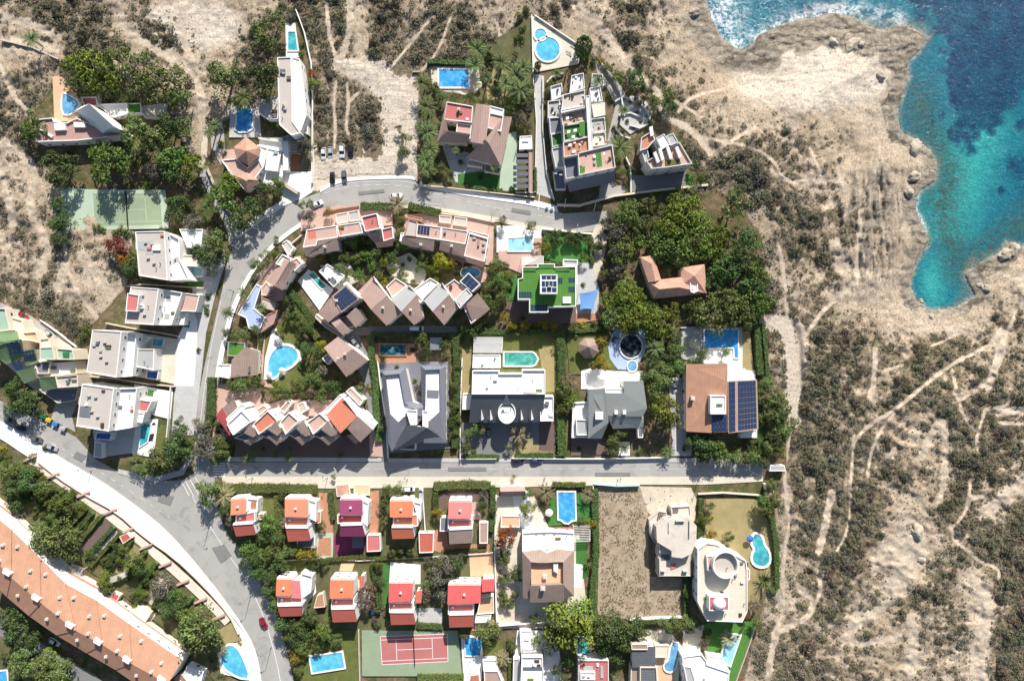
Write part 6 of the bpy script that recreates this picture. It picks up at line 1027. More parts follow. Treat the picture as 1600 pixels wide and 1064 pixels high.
h.shed([(60,590),(86,588),(90,606),(66,612)],[6.4,6.4,5,5],'green_roof',wall='cream'); h.flat([(86,588),(121,585),(122,604),(90,606)],6.4,'grey_roof','cream',.6); h.flat([(60,608),(122,606),(118,626),(90,630),(70,616)],3,'slate_light','cream',.3); h.flat([(-20,480),(8,482),(16,516),(-20,520)],6,'mint','cream',.6); h.flat([(16,495),(34,500),(40,522),(24,518)],4.6,'cream','cream',.5); h.flat([(30,520),(56,518),(62,536),(36,530)],5,'terrace_peach','cream',.6); h.flat([(62,530),(76,528),(80,542),(62,543)],5,'cream','cream',.5); h.skyl([(98,550),(108,550),(108,558),(99,558)],6.2,'bin_green',.2)
h.shed([(24,580),(52,574),(56,592),(38,600)],[5.6,6,5,4.6],'green_roof',wall='cream'); h.done(40)
# --- long terrace block, one house per step
TG='terrace of orange-tiled houses along the curved road'
up=[(-20,797),(18,828),(62,872),(102,912),(150,938),(202,975),(285,1032)]; rd=[(-20,862),(17,902),(64,942),(118,985),(160,1007),(206,1037),(262,1068)]; dn=[(-20,900),(10,932),(45,962),(88,992),(135,1020),(180,1046),(222,1075)]
nm=['terraced house with dark solar panels at the left edge','terraced house with pair of pale chimneys below the big garden tree','terraced house behind the first garden hedges, third along the curve','terraced house behind the green canopies, fourth along the curve','terraced house behind the white gazebo wall, fifth along the curve','terraced house at the right end of the orange roof beside the round tree']
for k in range(6):
    h=House('terraced_house',nm[k],'terraced house',['the solar terraced house','the second terraced house','the third terraced house','the fourth terraced house','the fifth terraced house','the end terraced house'][k],((up[k][0]+dn[k+1][0])/2,(up[k][1]+dn[k+1][1])/2),TG)
    dz=-.22*k+.6; u0,u1,r0,r1,d0,d1=up[k],up[k+1],rd[k],rd[k+1],dn[k],dn[k+1]
    h.roof([u0+(6.2+dz,),r0+(8.6+dz,),r1+(8.6+dz,),u1+(6.2+dz,),d0+(7.+dz,),d1+(7.+dz,)],[(0,1,2,3),(1,4,5,2)],'tile_orange','white',.25)
    L=lambda a,b,t:(a[0]+(b[0]-a[0])*t,a[1]+(b[1]-a[1])*t)
    for (t,s_) in ((.25,.8),(.7,.55),(.55,.12)):
        p=L(L(r0,u0,s_),L(r1,u1,s_),t); h.chim(p[0],p[1],8.6+dz-2.4*s_,.9,.8)
    p=L(L(r0,d0,.4),L(r1,d1,.4),.4); h.chim(p[0],p[1],7.4+dz,1.2,.8)
    n0=L(r0,u0,1.16); n1=L(r1,u1,1.16); a0=L(r0,u0,1.0); a1=L(r1,u1,1.0); h.flat([n0,n1,a1,a0],4.8+dz,'white_step',W,.5); m0=L(r0,u0,1.34); m1=L(r1,u1,1.34); h.flat([m0,m1,n1,n0],3.+dz,'tile_orange','wall_pink',.0)
    p=L(r0,r1,.82); h.flat([(p[0]-6,p[1]-6),(p[0]+5,p[1]+2),(p[0]+3,p[1]+6),(p[0]-7,p[1])],9.2+dz,'white_step',W,.3)
    if k==0: h.solar([(-12,832),(2,845),(-5,858),(-18,846)],[7.6,7.6,8.2,8.2],3,3); h.solar([(2,822),(13,831),(8,838),(-3,829)],[6.8,6.8,7.2,7.2],4,2)
    h.done(14)
h=House('garden_building','small white garden building with terracotta roof at the end of the terrace block','building','the terrace end building',(300,1040)); h.flat([(292,1040),(318,1050),(312,1075),(280,1066)],3.6,'white_roof',W,.4); h.shed([(272,1060),(282,1052),(296,1070),(284,1078)],[3.6,4,3.4,3],'tile_orange'); h.done(5)
h=House('garage','low brick and white carport beside the stepped villa street','garage','the street carport',(125,655)); h.flat([(148,690),(160,692),(160,716),(146,714)],2.6,'greypale',W,.2); h.done(3)
h=House('pergola_house','dark grey steel pergola box in the garden right of the dark pool','pergola','the grey steel pergola',(688,540)); h.flat([(673,528),(690,528),(690,546),(672,546)],2.8,'metal_grey','metal_grey',.0); h.done(0)
h=House('street_shelter','pale utility shelter at the right end of the long street','shed','the utility shelter',(1215,732)); h.flat([(1204,727),(1226,727),(1228,736),(1202,736)],2.6,'greypale',W,.1); h.done(2)
h=House('garden_hut','small pinkish hut above the dry lawn at the street end','shed','the pinkish hut',(1205,770)); h.flat([(1196,757),(1206,757),(1212,778),(1200,780)],2.8,'terrace_pink',W,.2); h.done(3)
# ---------------------------------------------------------------- plants
def leaves(name, pos, nrm, size, mat, asp=1.6):
    n=len(pos); nrm=nrm/np.maximum(np.linalg.norm(nrm,axis=1,keepdims=True),1e-6)
    r=rng.normal(size=(n,3)); u=np.cross(nrm,r); u/=np.maximum(np.linalg.norm(u,axis=1,keepdims=True),1e-6); v=np.cross(nrm,u)
    s=(np.asarray(size)*np.ones(n)*rng.uniform(.7,1.3,n))[:,None]
    q=np.stack([pos-u*s*asp*.5,pos+v*s*.42,pos+u*s*asp*.5,pos-v*s*.42],1).reshape(-1,3)
    me=bpy.data.meshes.new(name); me.vertices.add(4*n); me.vertices.foreach_set('co',q.ravel().astype(np.float32))
    me.loops.add(4*n); me.loops.foreach_set('vertex_index',np.arange(4*n,dtype=np.int32)); me.polygons.add(n); me.polygons.foreach_set('loop_start',np.arange(n,dtype=np.int32)*4)
    me.update(calc_edges=True); me.materials.append(mat); return me
def clumps(nc, per, flat, rc, seed, spread=1., low=-.15):
    g=np.random.default_rng(seed); P_=[];N_=[]
    for k in range(nc):
        a=g.uniform(0,2*math.pi); h=g.uniform(low,1); rr=math.sqrt(max(0,1-h*h))*g.uniform(.35,1.)**.5*.85*spread*(1+.22*math.sin(3*a+seed)); c=np.array([rr*math.cos(a),rr*math.sin(a),h*flat*.75+flat*.55+g.uniform(-.1,.1)])
        m=int(per*g.uniform(.7,1.3)); d=g.normal(size=(m,3)); d[:,2]=np.abs(d[:,2])*.9-.25; d/=np.linalg.norm(d,axis=1,keepdims=True); r0=rc*g.uniform(.7,1.25)
        P_.append(c+d*r0*g.uniform(.55,1.05,(m,1))*np.array([1,1,.8])); N_.append(d+g.normal(size=(m,3))*.45)
    return np.concatenate(P_),np.concatenate(N_)
PROTO={}
def proto(kind, col):
    key=(kind,col)
    if key in PROTO: return PROTO[key]
    m=MAT['leaf_'+col]; out=[]
    for v in range(3):
        sd=hash_(kind)+v*17
        if kind=='broad': p,n=clumps(26,62,.75,.34,sd); me=leaves('crown',p,n,.085,m)
        elif kind=='pine': p,n=clumps(34,52,.5,.27,sd,1.02,.0); me=leaves('crown',p,n,.07,m,2.2)
        elif kind=='airy': p,n=clumps(20,40,.7,.30,sd,1.05,-.3); me=leaves('crown',p,n,.085,m,2.2)
        elif kind=='shrub': p,n=clumps(14,42,.7,.42,sd,.8,-.4); me=leaves('foliage',p,n,.13,m)
        elif kind=='bush': p,n=clumps(8,44,.6,.56,sd,.55,-.3); me=leaves('foliage',p,n,.17,m)
        elif kind=='cypress':
            g=np.random.default_rng(sd); k=700; z=g.uniform(0,1,k); a=g.uniform(0,6.28,k); r=np.sin(np.pi*np.clip(z*.85+.15,0,1))**.7*g.uniform(.7,1,k)
            p=np.stack([r*np.cos(a),r*np.sin(a),z*3.6],-1); n=np.stack([np.cos(a),np.sin(a),.5+0*a],-1)+g.normal(size=(k,3))*.4; me=leaves('crown',p,n,.22,m)
        elif kind in('palm','yucca'):
            mb=MB(); g=random.Random(sd); nf=25 if kind=='palm' else 46
            for k in range(nf):
                a=2*math.pi*k/nf*2.4+g.uniform(-.15,.15); el=g.uniform(.0,1.1) if kind=='palm' else g.uniform(-.2,1.3); L=g.uniform(.82,1.05); d=(math.cos(a),math.sin(a)); px_,pz_=0,0; pts=[]
                for j in range(6):
                    t=j/5; ang=el-t*t*(1.5 if kind=='palm' else .5); pts.append((px_,pz_)); px_+=L/5*math.cos(ang); pz_+=L/5*math.sin(ang)
                if kind=='palm':
                    for j in range(1,6):
                        for s_ in (-1,1):
                            for q in (0,.5):
                                r0,z0=pts[j]; r1,z1=pts[j-1]; r_=r1+(r0-r1)*(q+.5); z_=z1+(z0-z1)*(q+.5); ll=.26*(1-.55*abs(j/5-.45)); c=(d[0]*r_,d[1]*r_,z_); sd2=(-d[1]*s_,d[0]*s_)
                            # two leaflets per side and segment
                                mb.add([(c[0]-d[0]*.03,c[1]-d[1]*.03,c[2]),(c[0]+d[0]*.05,c[1]+d[1]*.05,c[2]),(c[0]+sd2[0]*ll*.62+d[0]*ll*.75,c[1]+sd2[1]*ll*.62+d[1]*ll*.75,c[2]-.07)],[(0,1,2)])
                w_=.022 if kind=='palm' else .05
                for j in range(5):
                    (r0,z0),(r1,z1)=pts[j],pts[j+1]; sx_,sy_=-d[1]*w_*(1-j/6),d[0]*w_*(1-j/6)
                    mb.add([(d[0]*r0+sx_,d[1]*r0+sy_,z0),(d[0]*r1+sx_*.8,d[1]*r1+sy_*.8,z1),(d[0]*r1-sx_*.8,d[1]*r1-sy_*.8,z1),(d[0]*r0-sx_,d[1]*r0-sy_,z0)],[(0,1,2,3)])
            me=bpy.data.meshes.new('fronds'); me.from_pydata(mb.v,[],mb.f); me.materials.append(m)
        out.append(me)
    PROTO[key]=out; return out
def hash_(s): return sum(ord(c)*(i+3) for i,c in enumerate(s))*7
TRUNK=None
def trunk_mesh():
    global TRUNK
    if TRUNK is None:
        mb=MB(); mb.tube((0,0,-.2),(.02,.01,.55),.09,.065,8)
        for k in range(5):
            a=k*1.256+.3; mb.tube((.02,.01,.5),(.45*math.cos(a),.45*math.sin(a),.95),.05,.02,6)
        o=mb.build('trunk',MAT['bark']); TRUNK=o.data; bpy.data.objects.remove(o)
    return TRUNK
PT=None
def palm_trunk():
    global PT
    if PT is None:
        mb=MB(); 
        for k in range(8): mb.cyl((.006*k,0),.95-.03*k,.86-.03*k,k/8,(k+1)/8,9)
        o=mb.build('trunk',MAT['bark']); PT=o.data; bpy.data.objects.remove(o)
    return PT
PLANTS=[]
LOOK={('broad','dark'):'dark green leafy tree',('broad','green'):'green leafy tree',('broad','bright'):'bright green leafy tree',('broad','olive'):'olive green tree',('broad','grey'):'grey-green tree',('broad','red'):'dark red leafy tree',('broad','orange'):'rust orange tree',('broad','yellow'):'yellow-green tree',('broad','brown'):'brownish tree',
('pine','dark'):'dark pine tree',('pine','green'):'green pine tree',('pine','bright'):'bright green pine tree',('pine','olive'):'dull olive pine tree',('pine','grey'):'greyish pine tree',('airy','grey'):'sparse grey tree',('airy','brown'):'nearly leafless brown tree',('airy','green'):'loose green tree',('airy','olive'):'loose olive tree',('airy','orange'):'sparse orange tree',('airy','yellow'):'loose yellow tree',
('palm','palm'):'palm tree',('palm','palmdry'):'pale straw-green palm tree',('yucca','palm'):'spiky green yucca',('yucca','palmdry'):'pale spiky yucca',('yucca','grey'):'spiky grey-green yucca',('cypress','dark'):'dark cypress'}
def size_word(r): return 'huge' if r>31 else 'large' if r>21 else 'medium' if r>13 else 'small'
def tree(px,py,r,kind='broad',col='green',hh=None,label=None):
    r*=1.12 if kind in('palm','yucca') else 1.1; rw=r*S; hh=hh or {'broad':rw*.9+1.5,'pine':rw*.85+1.2,'airy':rw*.9+1,'palm':5.5,'yucca':1.6,'cypress':.1}[kind]
    zb=float(terr(px,py)); zb=max(zb,0) if zb>-.1 else zb
    ztop=zb+hh+rw*.35; X,Y,_=P(px,py,ztop); nm={'pine':'pine_tree','palm':'palm_tree','yucca':'yucca','cypress':'cypress_tree'}.get(kind,'tree')
    root=empty(nm,(X,Y,zb)); root.rotation_euler=(0,0,R.uniform(0,6.28)); root['category']={'palm':'palm','pine':'pine','yucca':'yucca','cypress':'cypress'}.get(kind,'tree')
    c=link('fronds' if kind in('palm','yucca') else 'crown',R.choice(proto(kind,col)),root,(0,0,hh if kind in('palm','yucca') else hh*.55 if kind!='cypress' else 0.)); c.scale=(rw,rw,rw) if kind not in('palm','yucca') else (rw*1.05,rw*1.05,rw*.8)
    if kind in('palm','yucca'): t=link('trunk',palm_trunk(),root); t.scale=(.28,.28,hh)
    elif kind!='cypress': t=link('trunk',trunk_mesh(),root); t.scale=(max(1,rw*.7),max(1,rw*.7),hh+rw*.5)
    PLANTS.append((root,px,py,r,LOOK.get((kind,col),'green tree'),label)); return root
def shrub(px,py,r,col='green',tall=1.,label=None,name='shrub'):
    rw=r*S; zb=float(terr(px,py)); zb=max(zb,0) if zb>-.1 else zb; X,Y,_=P(px,py,zb+rw*.5)
    o=link(name,R.choice(proto('shrub',col)),None,(X,Y,zb-.1*rw)); o.scale=(rw*.95,rw*.95,rw*tall); o.rotation_euler=(0,0,R.uniform(0,6.28)); o['category']='shrub'
    PLANTS.append((o,px,py,r,{'green':'green','dark':'dark green','bright':'bright green','olive':'olive','yellow':'yellow-green','orange':'orange','grey':'grey-green','red':'reddish','brown':'brownish','hedge':'round green'}[col]+' garden shrub',label)); return o
T=tree
# pine grove around the terracotta house
for a in ((985,330,19,'olive'),(1012,322,17,'olive'),(962,362,17,'grey'),(1000,352,15,'olive'),(1075,333,26,'bright'),(1050,352,24,'bright'),(1098,352,22,'bright'),(1060,388,26,'green'),(1030,385,22,'green'),(1122,368,20,'bright'),(1085,372,22,'green'),(1038,362,18,'green'),(1105,385,20,'bright'),(1174,375,20,'dark'),(1164,402,24,'dark'),(1140,418,24,'dark'),(1186,432,20,'green'),(1120,440,18,'dark'),(1150,476,28,'olive'),(1192,474,20,'green'),(1112,492,27,'olive'),(1176,452,22,'dark'),(1000,496,22,'bright'),(1033,506,22,'bright'),(1050,486,14,'bright'),(996,462,15,'bright'),(976,478,16,'olive'),(980,445,16,'bright'),(1022,484,13,'green'),(1088,480,15,'green'),(1085,397,11,'olive'),(1048,412,11,'dark'),(1124,405,14,'green'),(1172,490,18,'olive'),(1140,375,14,'green'),(1050,396,12,'green'),(965,395,15,'olive')): T(a[0],a[1],a[2],'pine',a[3])
for a in ((1152,318,20,'airy','olive'),(970,395,16,'airy','grey'),(962,425,15,'airy','grey'),(975,375,13,'airy','olive'),(955,340,12,'airy','grey'),(958,500,12,'airy','grey'),(1210,450,15,'airy','grey'),(1200,400,16,'airy','grey'),(1075,298,14,'airy','olive'),(1090,305,12,'airy','brown')): T(*a)
GROVE=[(955,325),(1000,312),(1060,315),(1120,335),(1165,360),(1195,400),(1205,470),(1190,500),(1120,508),(1060,505),(1000,515),(955,505),(950,400)]
k=0; NOH=[(985,385),(1122,392),(1126,485),(1000,490),(985,440)]
while k<24:
    x,y=R.uniform(950,1205),R.uniform(312,512); e=1e9
    if inpoly(x,y,GROVE) and not inpoly(x,y,NOH) and not(1125<x<1150 and 320<y<370): T(x,y,R.uniform(12,20),'pine',R.choice(['green','bright','olive','bright','green']) if x<1130 else R.choice(['dark','green','green','olive'])); k+=1
# upper left
for a in ((138,106,32,'pine','bright'),(112,98,17,'broad','bright'),(160,128,20,'pine','green'),(120,128,20,'pine','green'),(175,88,18,'broad','olive'),(208,108,26,'airy','olive'),(240,128,26,'airy','olive'),(218,140,20,'airy','olive'),(266,122,22,'airy','olive'),(278,150,16,'broad','green'),(190,150,10,'broad','green'),(210,205,26,'airy','olive'),(235,215,22,'broad','olive'),(262,192,18,'broad','dark'),(282,200,16,'airy','olive'),(165,252,30,'pine','green'),(85,262,27,'pine','dark'),(45,196,20,'pine','green'),(150,236,15,'pine','bright'),(262,248,24,'pine','green'),(298,256,20,'pine','bright'),(240,265,16,'airy','grey'),(275,275,15,'broad','dark'),(345,118,24,'broad','olive'),(408,120,26,'broad','dark'),(380,150,15,'palm','palm'),(368,158,13,'broad','green'),(412,62,20,'airy','olive'),(398,45,15,'airy','olive'),(425,30,16,'airy','olive'),(300,345,15,'broad','grey'),(272,318,15,'broad','dark'),(267,335,14,'broad','dark'),(340,308,24,'pine','green'),(372,340,22,'pine','dark'),(395,318,18,'pine','dark'),(418,298,18,'broad','dark'),(432,288,14,'broad','green'),(355,285,16,'pine','bright'),(332,378,20,'broad','olive'),(325,405,18,'broad','dark'),(345,400,12,'broad','olive'),(310,395,14,'broad','dark'),(188,388,14,'broad','red'),(172,382,12,'broad','red'),(190,402,12,'broad','orange'),(208,402,14,'broad','olive'),(198,420,13,'broad','dark'),(88,320,13,'broad','dark'),(95,345,14,'broad','dark'),(83,350,11,'broad','olive'),(88,370,12,'broad','dark'),(488,130,9,'broad','bright'),(487,115,8,'broad','orange'),(475,225,12,'broad','grey'),(440,195,9,'airy','olive'),(46,60,12,'palm','palm'),(470,320,6,'broad','green')): T(*a)
for x,y,r,c in ((470,85,6,'green'),(472,70,5,'green'),(470,98,6,'bright'),(337,200,7,'olive'),(345,225,7,'green'),(350,240,6,'olive'),(325,185,6,'dark'),(418,192,5,'green'),(428,195,6,'green'),(105,240,8,'dark'),(150,355,8,'olive'),(160,360,7,'green'),(190,360,9,'olive'),(200,366,8,'dark'),(230,290,9,'green'),(275,365,8,'bright'),(255,360,8,'olive'),(180,365,7,'olive'),(300,330,6,'dark'),(132,520,12,'olive'),(118,515,10,'grey'),(125,535,8,'dark'),(322,480,6,'dark'),(323,488,6,'green'),(326,462,6,'dark'),(310,547,5,'dark')): shrub(x,y,r,c)
for a in ((660,128,14),(667,165,15),(668,205,15),(672,232,12),(660,195,11),(664,248,13),(668,265,11),(745,75,15),(742,100,14),(783,95,14),(805,115,18),(812,138,19),(790,130,13),(818,105,14),(760,120,9),(970,228,18),(935,125,9),(975,172,8),(408,481,8),(380,456,9),(355,489,9),(1026,545,12),(378,150,12),(712,235,6),(772,262,6),(325,205,9),(335,195,9)): T(a[0],a[1],a[2],'palm','palm')
for a in ((620,318,14,'palmdry'),(347,776,18,'palmdry'),(211,724,15,'palm'),(853,770,13,'palmdry'),(918,775,10,'palmdry'),(812,680,14,'palmdry'),(1140,1000,13,'palmdry'),(838,1003,8,'palm'),(445,818,8,'palmdry'),(785,1030,12,'palmdry'),(345,1018,9,'palmdry'),(1045,706,10,'palm'),(700,900,9,'palmdry'),(1135,550,7,'palm'),(975,700,8,'palm'),(790,905,9,'palm'),(836,968,9,'palm'),(392,712,9,'palm'),(384,716,8,'palm'),(430,709,7,'palm'),(450,713,8,'palm')): T(a[0],a[1],a[2],'palm',a[3],3.)
for a in ((1197,908,17,'palm'),(920,878,11,'palm'),(770,980,6,'palmdry'),(410,700,7,'palm'),(432,690,6,'palm'),(452,700,6,'palm'),(530,710,7,'palm'),(475,850,8,'palmdry'),(960,1055,7,'palm'),(803,745,6,'palmdry')): T(a[0],a[1],a[2],'yucca',a[3])
# villas above the road
for a in ((910,80,13,'cypress','dark'),(840,105,5,'cypress','dark'),(690,260,7,'broad','olive'),(700,270,8,'broad','olive'),(765,95,8,'cypress','dark'),(795,170,10,'broad','dark'),(808,180,10,'airy','grey'),(815,190,9,'airy','brown'),(798,155,11,'broad','green'),(735,150,9,'broad','olive'),(710,150,9,'broad','olive'),(690,148,9,'broad','olive'),(680,135,8,'broad','olive'),(775,140,8,'broad','dark'),(780,115,9,'broad','dark'),(632,215,9,'broad','olive'),(628,235,10,'broad','olive'),(622,200,6,'broad','dark'),(948,105,9,'broad','olive'),(965,120,11,'broad','olive'),(988,115,11,'broad','dark'),(1000,130,12,'broad','dark'),(1012,145,12,'broad','dark'),(1028,160,13,'broad','olive'),(1045,150,14,'broad','olive'),(1048,165,12,'broad','dark'),(985,140,6,'broad','yellow'),(1000,160,5,'broad','yellow'),(985,265,8,'broad','dark'),(1085,260,8,'broad','dark'),(1095,275,9,'broad','olive'),(1005,215,7,'broad','green'),(860,130,6,'broad','bright'),(870,115,7,'palm','palm'),(855,145,6,'broad','dark'),(885,112,6,'palm','palm')): T(*a)
for x,y,r,c in ((1010,240,6,'yellow'),(998,228,5,'yellow'),(960,200,5,'dark'),(925,225,4,'olive'),(945,226,5,'dark'),(915,90,8,'green'),(928,95,8,'olive'),(940,95,7,'yellow'),(750,275,6,'dark'),(730,290,5,'dark'),(800,296,7,'dark'),(685,275,8,'dark'),(670,278,7,'olive'),(718,235,6,'dark'),(765,270,6,'olive'),(720,255,6,'dark'),(1000,110,7,'olive'),(1020,125,6,'olive'),(812,60,10,'olive'),(822,15,8,'olive'),(810,25,8,'olive'),(815,45,8,'olive')): shrub(x,y,r,c)
# garden belt inside the road curve
for a in ((483,318,7,'broad','olive'),(500,385,3,'broad','green'),(512,330,7,'broad','yellow'),(481,338,10,'broad','grey'),(550,378,10,'broad','olive'),(565,373,9,'broad','olive'),(582,375,9,'broad','olive'),(625,345,8,'broad','olive'),(630,330,6,'broad','green'),(620,368,10,'broad','olive'),(628,382,9,'broad','green'),(500,402,8,'broad','yellow'),(520,400,8,'broad','olive'),(538,402,9,'broad','olive'),(555,405,9,'broad','olive'),(570,400,10,'broad','green'),(530,418,9,'broad','olive'),(545,428,8,'broad','green'),(560,430,9,'broad','green'),(580,415,9,'broad','green'),(585,395,9,'broad','olive'),(600,408,9,'broad','bright'),(610,400,9,'broad','dark'),(612,422,7,'broad','bright'),(590,430,8,'broad','olive'),(600,440,6,'broad','yellow'),(655,415,9,'broad','olive'),(662,400,10,'broad','olive'),(680,402,9,'broad','olive'),(690,408,14,'broad','yellow'),(703,412,10,'broad','yellow'),(718,416,8,'airy','brown'),(770,425,12,'broad','olive'),(780,440,14,'broad','green'),(765,448,11,'broad','olive'),(785,462,12,'broad','green'),(775,412,10,'broad','olive'),(790,430,8,'broad','bright'),(770,480,11,'broad','dark'),(760,465,9,'broad','olive'),(790,415,7,'broad','green'),(680,435,6,'broad','bright'),(668,440,6,'yucca','palm'),(785,345,8,'broad','olive'),(830,352,8,'broad','olive'),(855,370,8,'broad','olive'),(870,365,9,'broad','dark'),(890,368,9,'broad','olive'),(905,370,8,'broad','dark'),(918,375,8,'broad','olive'),(852,385,8,'broad','yellow'),(912,402,8,'broad','green'),(788,495,8,'broad','yellow'),(800,508,8,'broad','yellow'),(820,508,8,'broad','yellow'),(850,505,8,'broad','yellow'),(865,508,8,'broad','yellow'),(895,508,8,'broad','olive'),(735,515,11,'broad','dark'),(745,505,10,'broad','olive'),(415,400,10,'airy','olive'),(400,415,11,'broad','olive'),(430,398,8,'broad','green'),(432,378,8,'broad','dark'),(450,470,10,'broad','dark'),(458,495,9,'broad','dark'),(470,505,9,'broad','olive'),(480,515,10,'broad','dark'),(445,495,8,'broad','olive'),(435,520,8,'broad','green'),(465,525,7,'broad','dark'),(500,540,9,'broad','yellow'),(480,548,14,'broad','dark'),(495,565,10,'broad','dark'),(490,590,13,'broad','olive'),(475,595,10,'broad','olive'),(500,580,11,'broad','grey'),(485,612,10,'airy','brown'),(445,615,11,'broad','dark'),(428,612,9,'broad','green'),(460,600,8,'broad','olive'),(520,605,13,'broad','dark'),(505,610,10,'airy','olive'),(500,622,9,'broad','olive'),(560,608,8,'broad','olive'),(375,602,13,'broad','olive'),(362,600,12,'broad','olive'),(392,598,12,'broad','olive'),(405,600,8,'broad','dark'),(365,525,9,'broad','olive'),(380,522,9,'broad','olive'),(398,515,8,'broad','olive'),(352,520,7,'broad','dark'),(340,760,8,'broad','green')): T(*a)
for x,y,r,c in ((640,405,6,'bright'),(650,395,6,'dark'),(670,425,6,'dark'),(700,425,5,'olive'),(715,430,5,'olive'),(545,390,6,'dark'),(510,408,6,'dark'),(645,440,5,'olive'),(620,435,5,'olive'),(575,440,5,'dark'),(462,450,6,'olive'),(478,530,6,'olive'),(488,528,5,'red'),(520,520,5,'yellow'),(410,625,5,'dark'),(470,575,6,'green'),(580,612,5,'yellow'),(552,602,6,'olive'),(575,605,6,'yellow'),(430,600,6,'bright'),(815,495,6,'olive'),(838,510,6,'yellow'),(910,508,7,'yellow'),(930,505,7,'olive'),(945,500,7,'dark'),(912,445,5,'olive'),(925,405,6,'dark')): shrub(x,y,r,c)
for x,y,r,c in ((975,172,4,'olive'),(985,160,4,'dark'),(995,178,5,'grey'),(1005,165,4,'olive'),(980,190,5,'dark'),(1002,190,4,'green'),(990,200,5,'olive'),(1012,182,4,'dark'),(972,205,5,'dark'),(962,235,5,'dark'),(968,250,5,'olive'),(950,250,4,'olive')): shrub(x,y,r,c)
# middle villas
for a in ((660,530,10,'broad','green'),(665,545,8,'broad','dark'),(695,540,9,'broad','dark'),(742,672,11,'broad','olive'),(730,680,9,'broad','olive'),(750,668,9,'airy','brown'),(728,700,8,'broad','olive'),(885,610,14,'broad','olive'),(890,625,12,'broad','bright'),(880,640,9,'broad','olive'),(888,595,11,'airy','brown'),(940,535,9,'broad','yellow'),(940,568,13,'broad','yellow'),(930,572,9,'broad','olive'),(1040,640,25,'broad','bright'),(1048,655,18,'broad','olive'),(1030,600,20,'broad','olive'),(1018,590,15,'broad','olive'),(1040,580,15,'broad','olive'),(1060,575,14,'broad','green'),(1045,562,12,'broad','dark'),(1060,545,13,'broad','green'),(1020,565,12,'broad','dark'),(1055,530,12,'broad','dark'),(1090,562,12,'broad','dark'),(1100,552,9,'broad','dark'),(1016,530,10,'broad','dark'),(1090,680,12,'broad','dark'),(1080,692,11,'broad','dark'),(960,690,11,'broad','olive'),(968,678,10,'broad','olive'),(958,705,9,'broad','olive'),(1105,702,18,'broad','dark'),(1120,700,16,'broad','green'),(1125,712,13,'broad','green'),(1100,715,12,'broad','dark'),(1190,620,13,'broad','olive'),(1215,625,17,'broad','olive'),(1222,645,16,'broad','dark'),(1210,650,16,'broad','olive'),(1225,670,15,'broad','olive'),(1215,685,15,'broad','dark'),(1200,600,11,'broad','olive'),(1205,700,14,'broad','olive'),(1220,705,11,'broad','olive'),(1240,660,9,'broad','olive'),(1150,715,10,'broad','olive'),(1165,718,10,'broad','olive'),(1180,715,11,'broad','olive'),(1195,720,10,'broad','olive'),(1140,718,9,'broad','green'),(870,540,6,'airy','green'),(795,700,6,'broad','olive')): T(*a)
for x,y,r,c in ((585,600,7,'dark'),(588,625,6,'dark'),(690,575,5,'dark'),(705,600,5,'olive'),(702,630,5,'olive'),(700,660,5,'dark'),(700,690,6,'olive'),(740,705,6,'olive'),(840,710,6,'olive'),(905,701,5,'dark'),(1000,705,7,'olive'),(1015,708,6,'olive'),(620,574,5,'dark'),(960,530,6,'dark'),(900,525,5,'olive'),(1180,690,6,'dark'),(1105,688,6,'dark'),(650,605,5,'brown'),(655,615,5,'brown'),(648,595,5,'olive'),(1070,700,6,'dark'),(895,560,5,'green')): shrub(x,y,r,c)
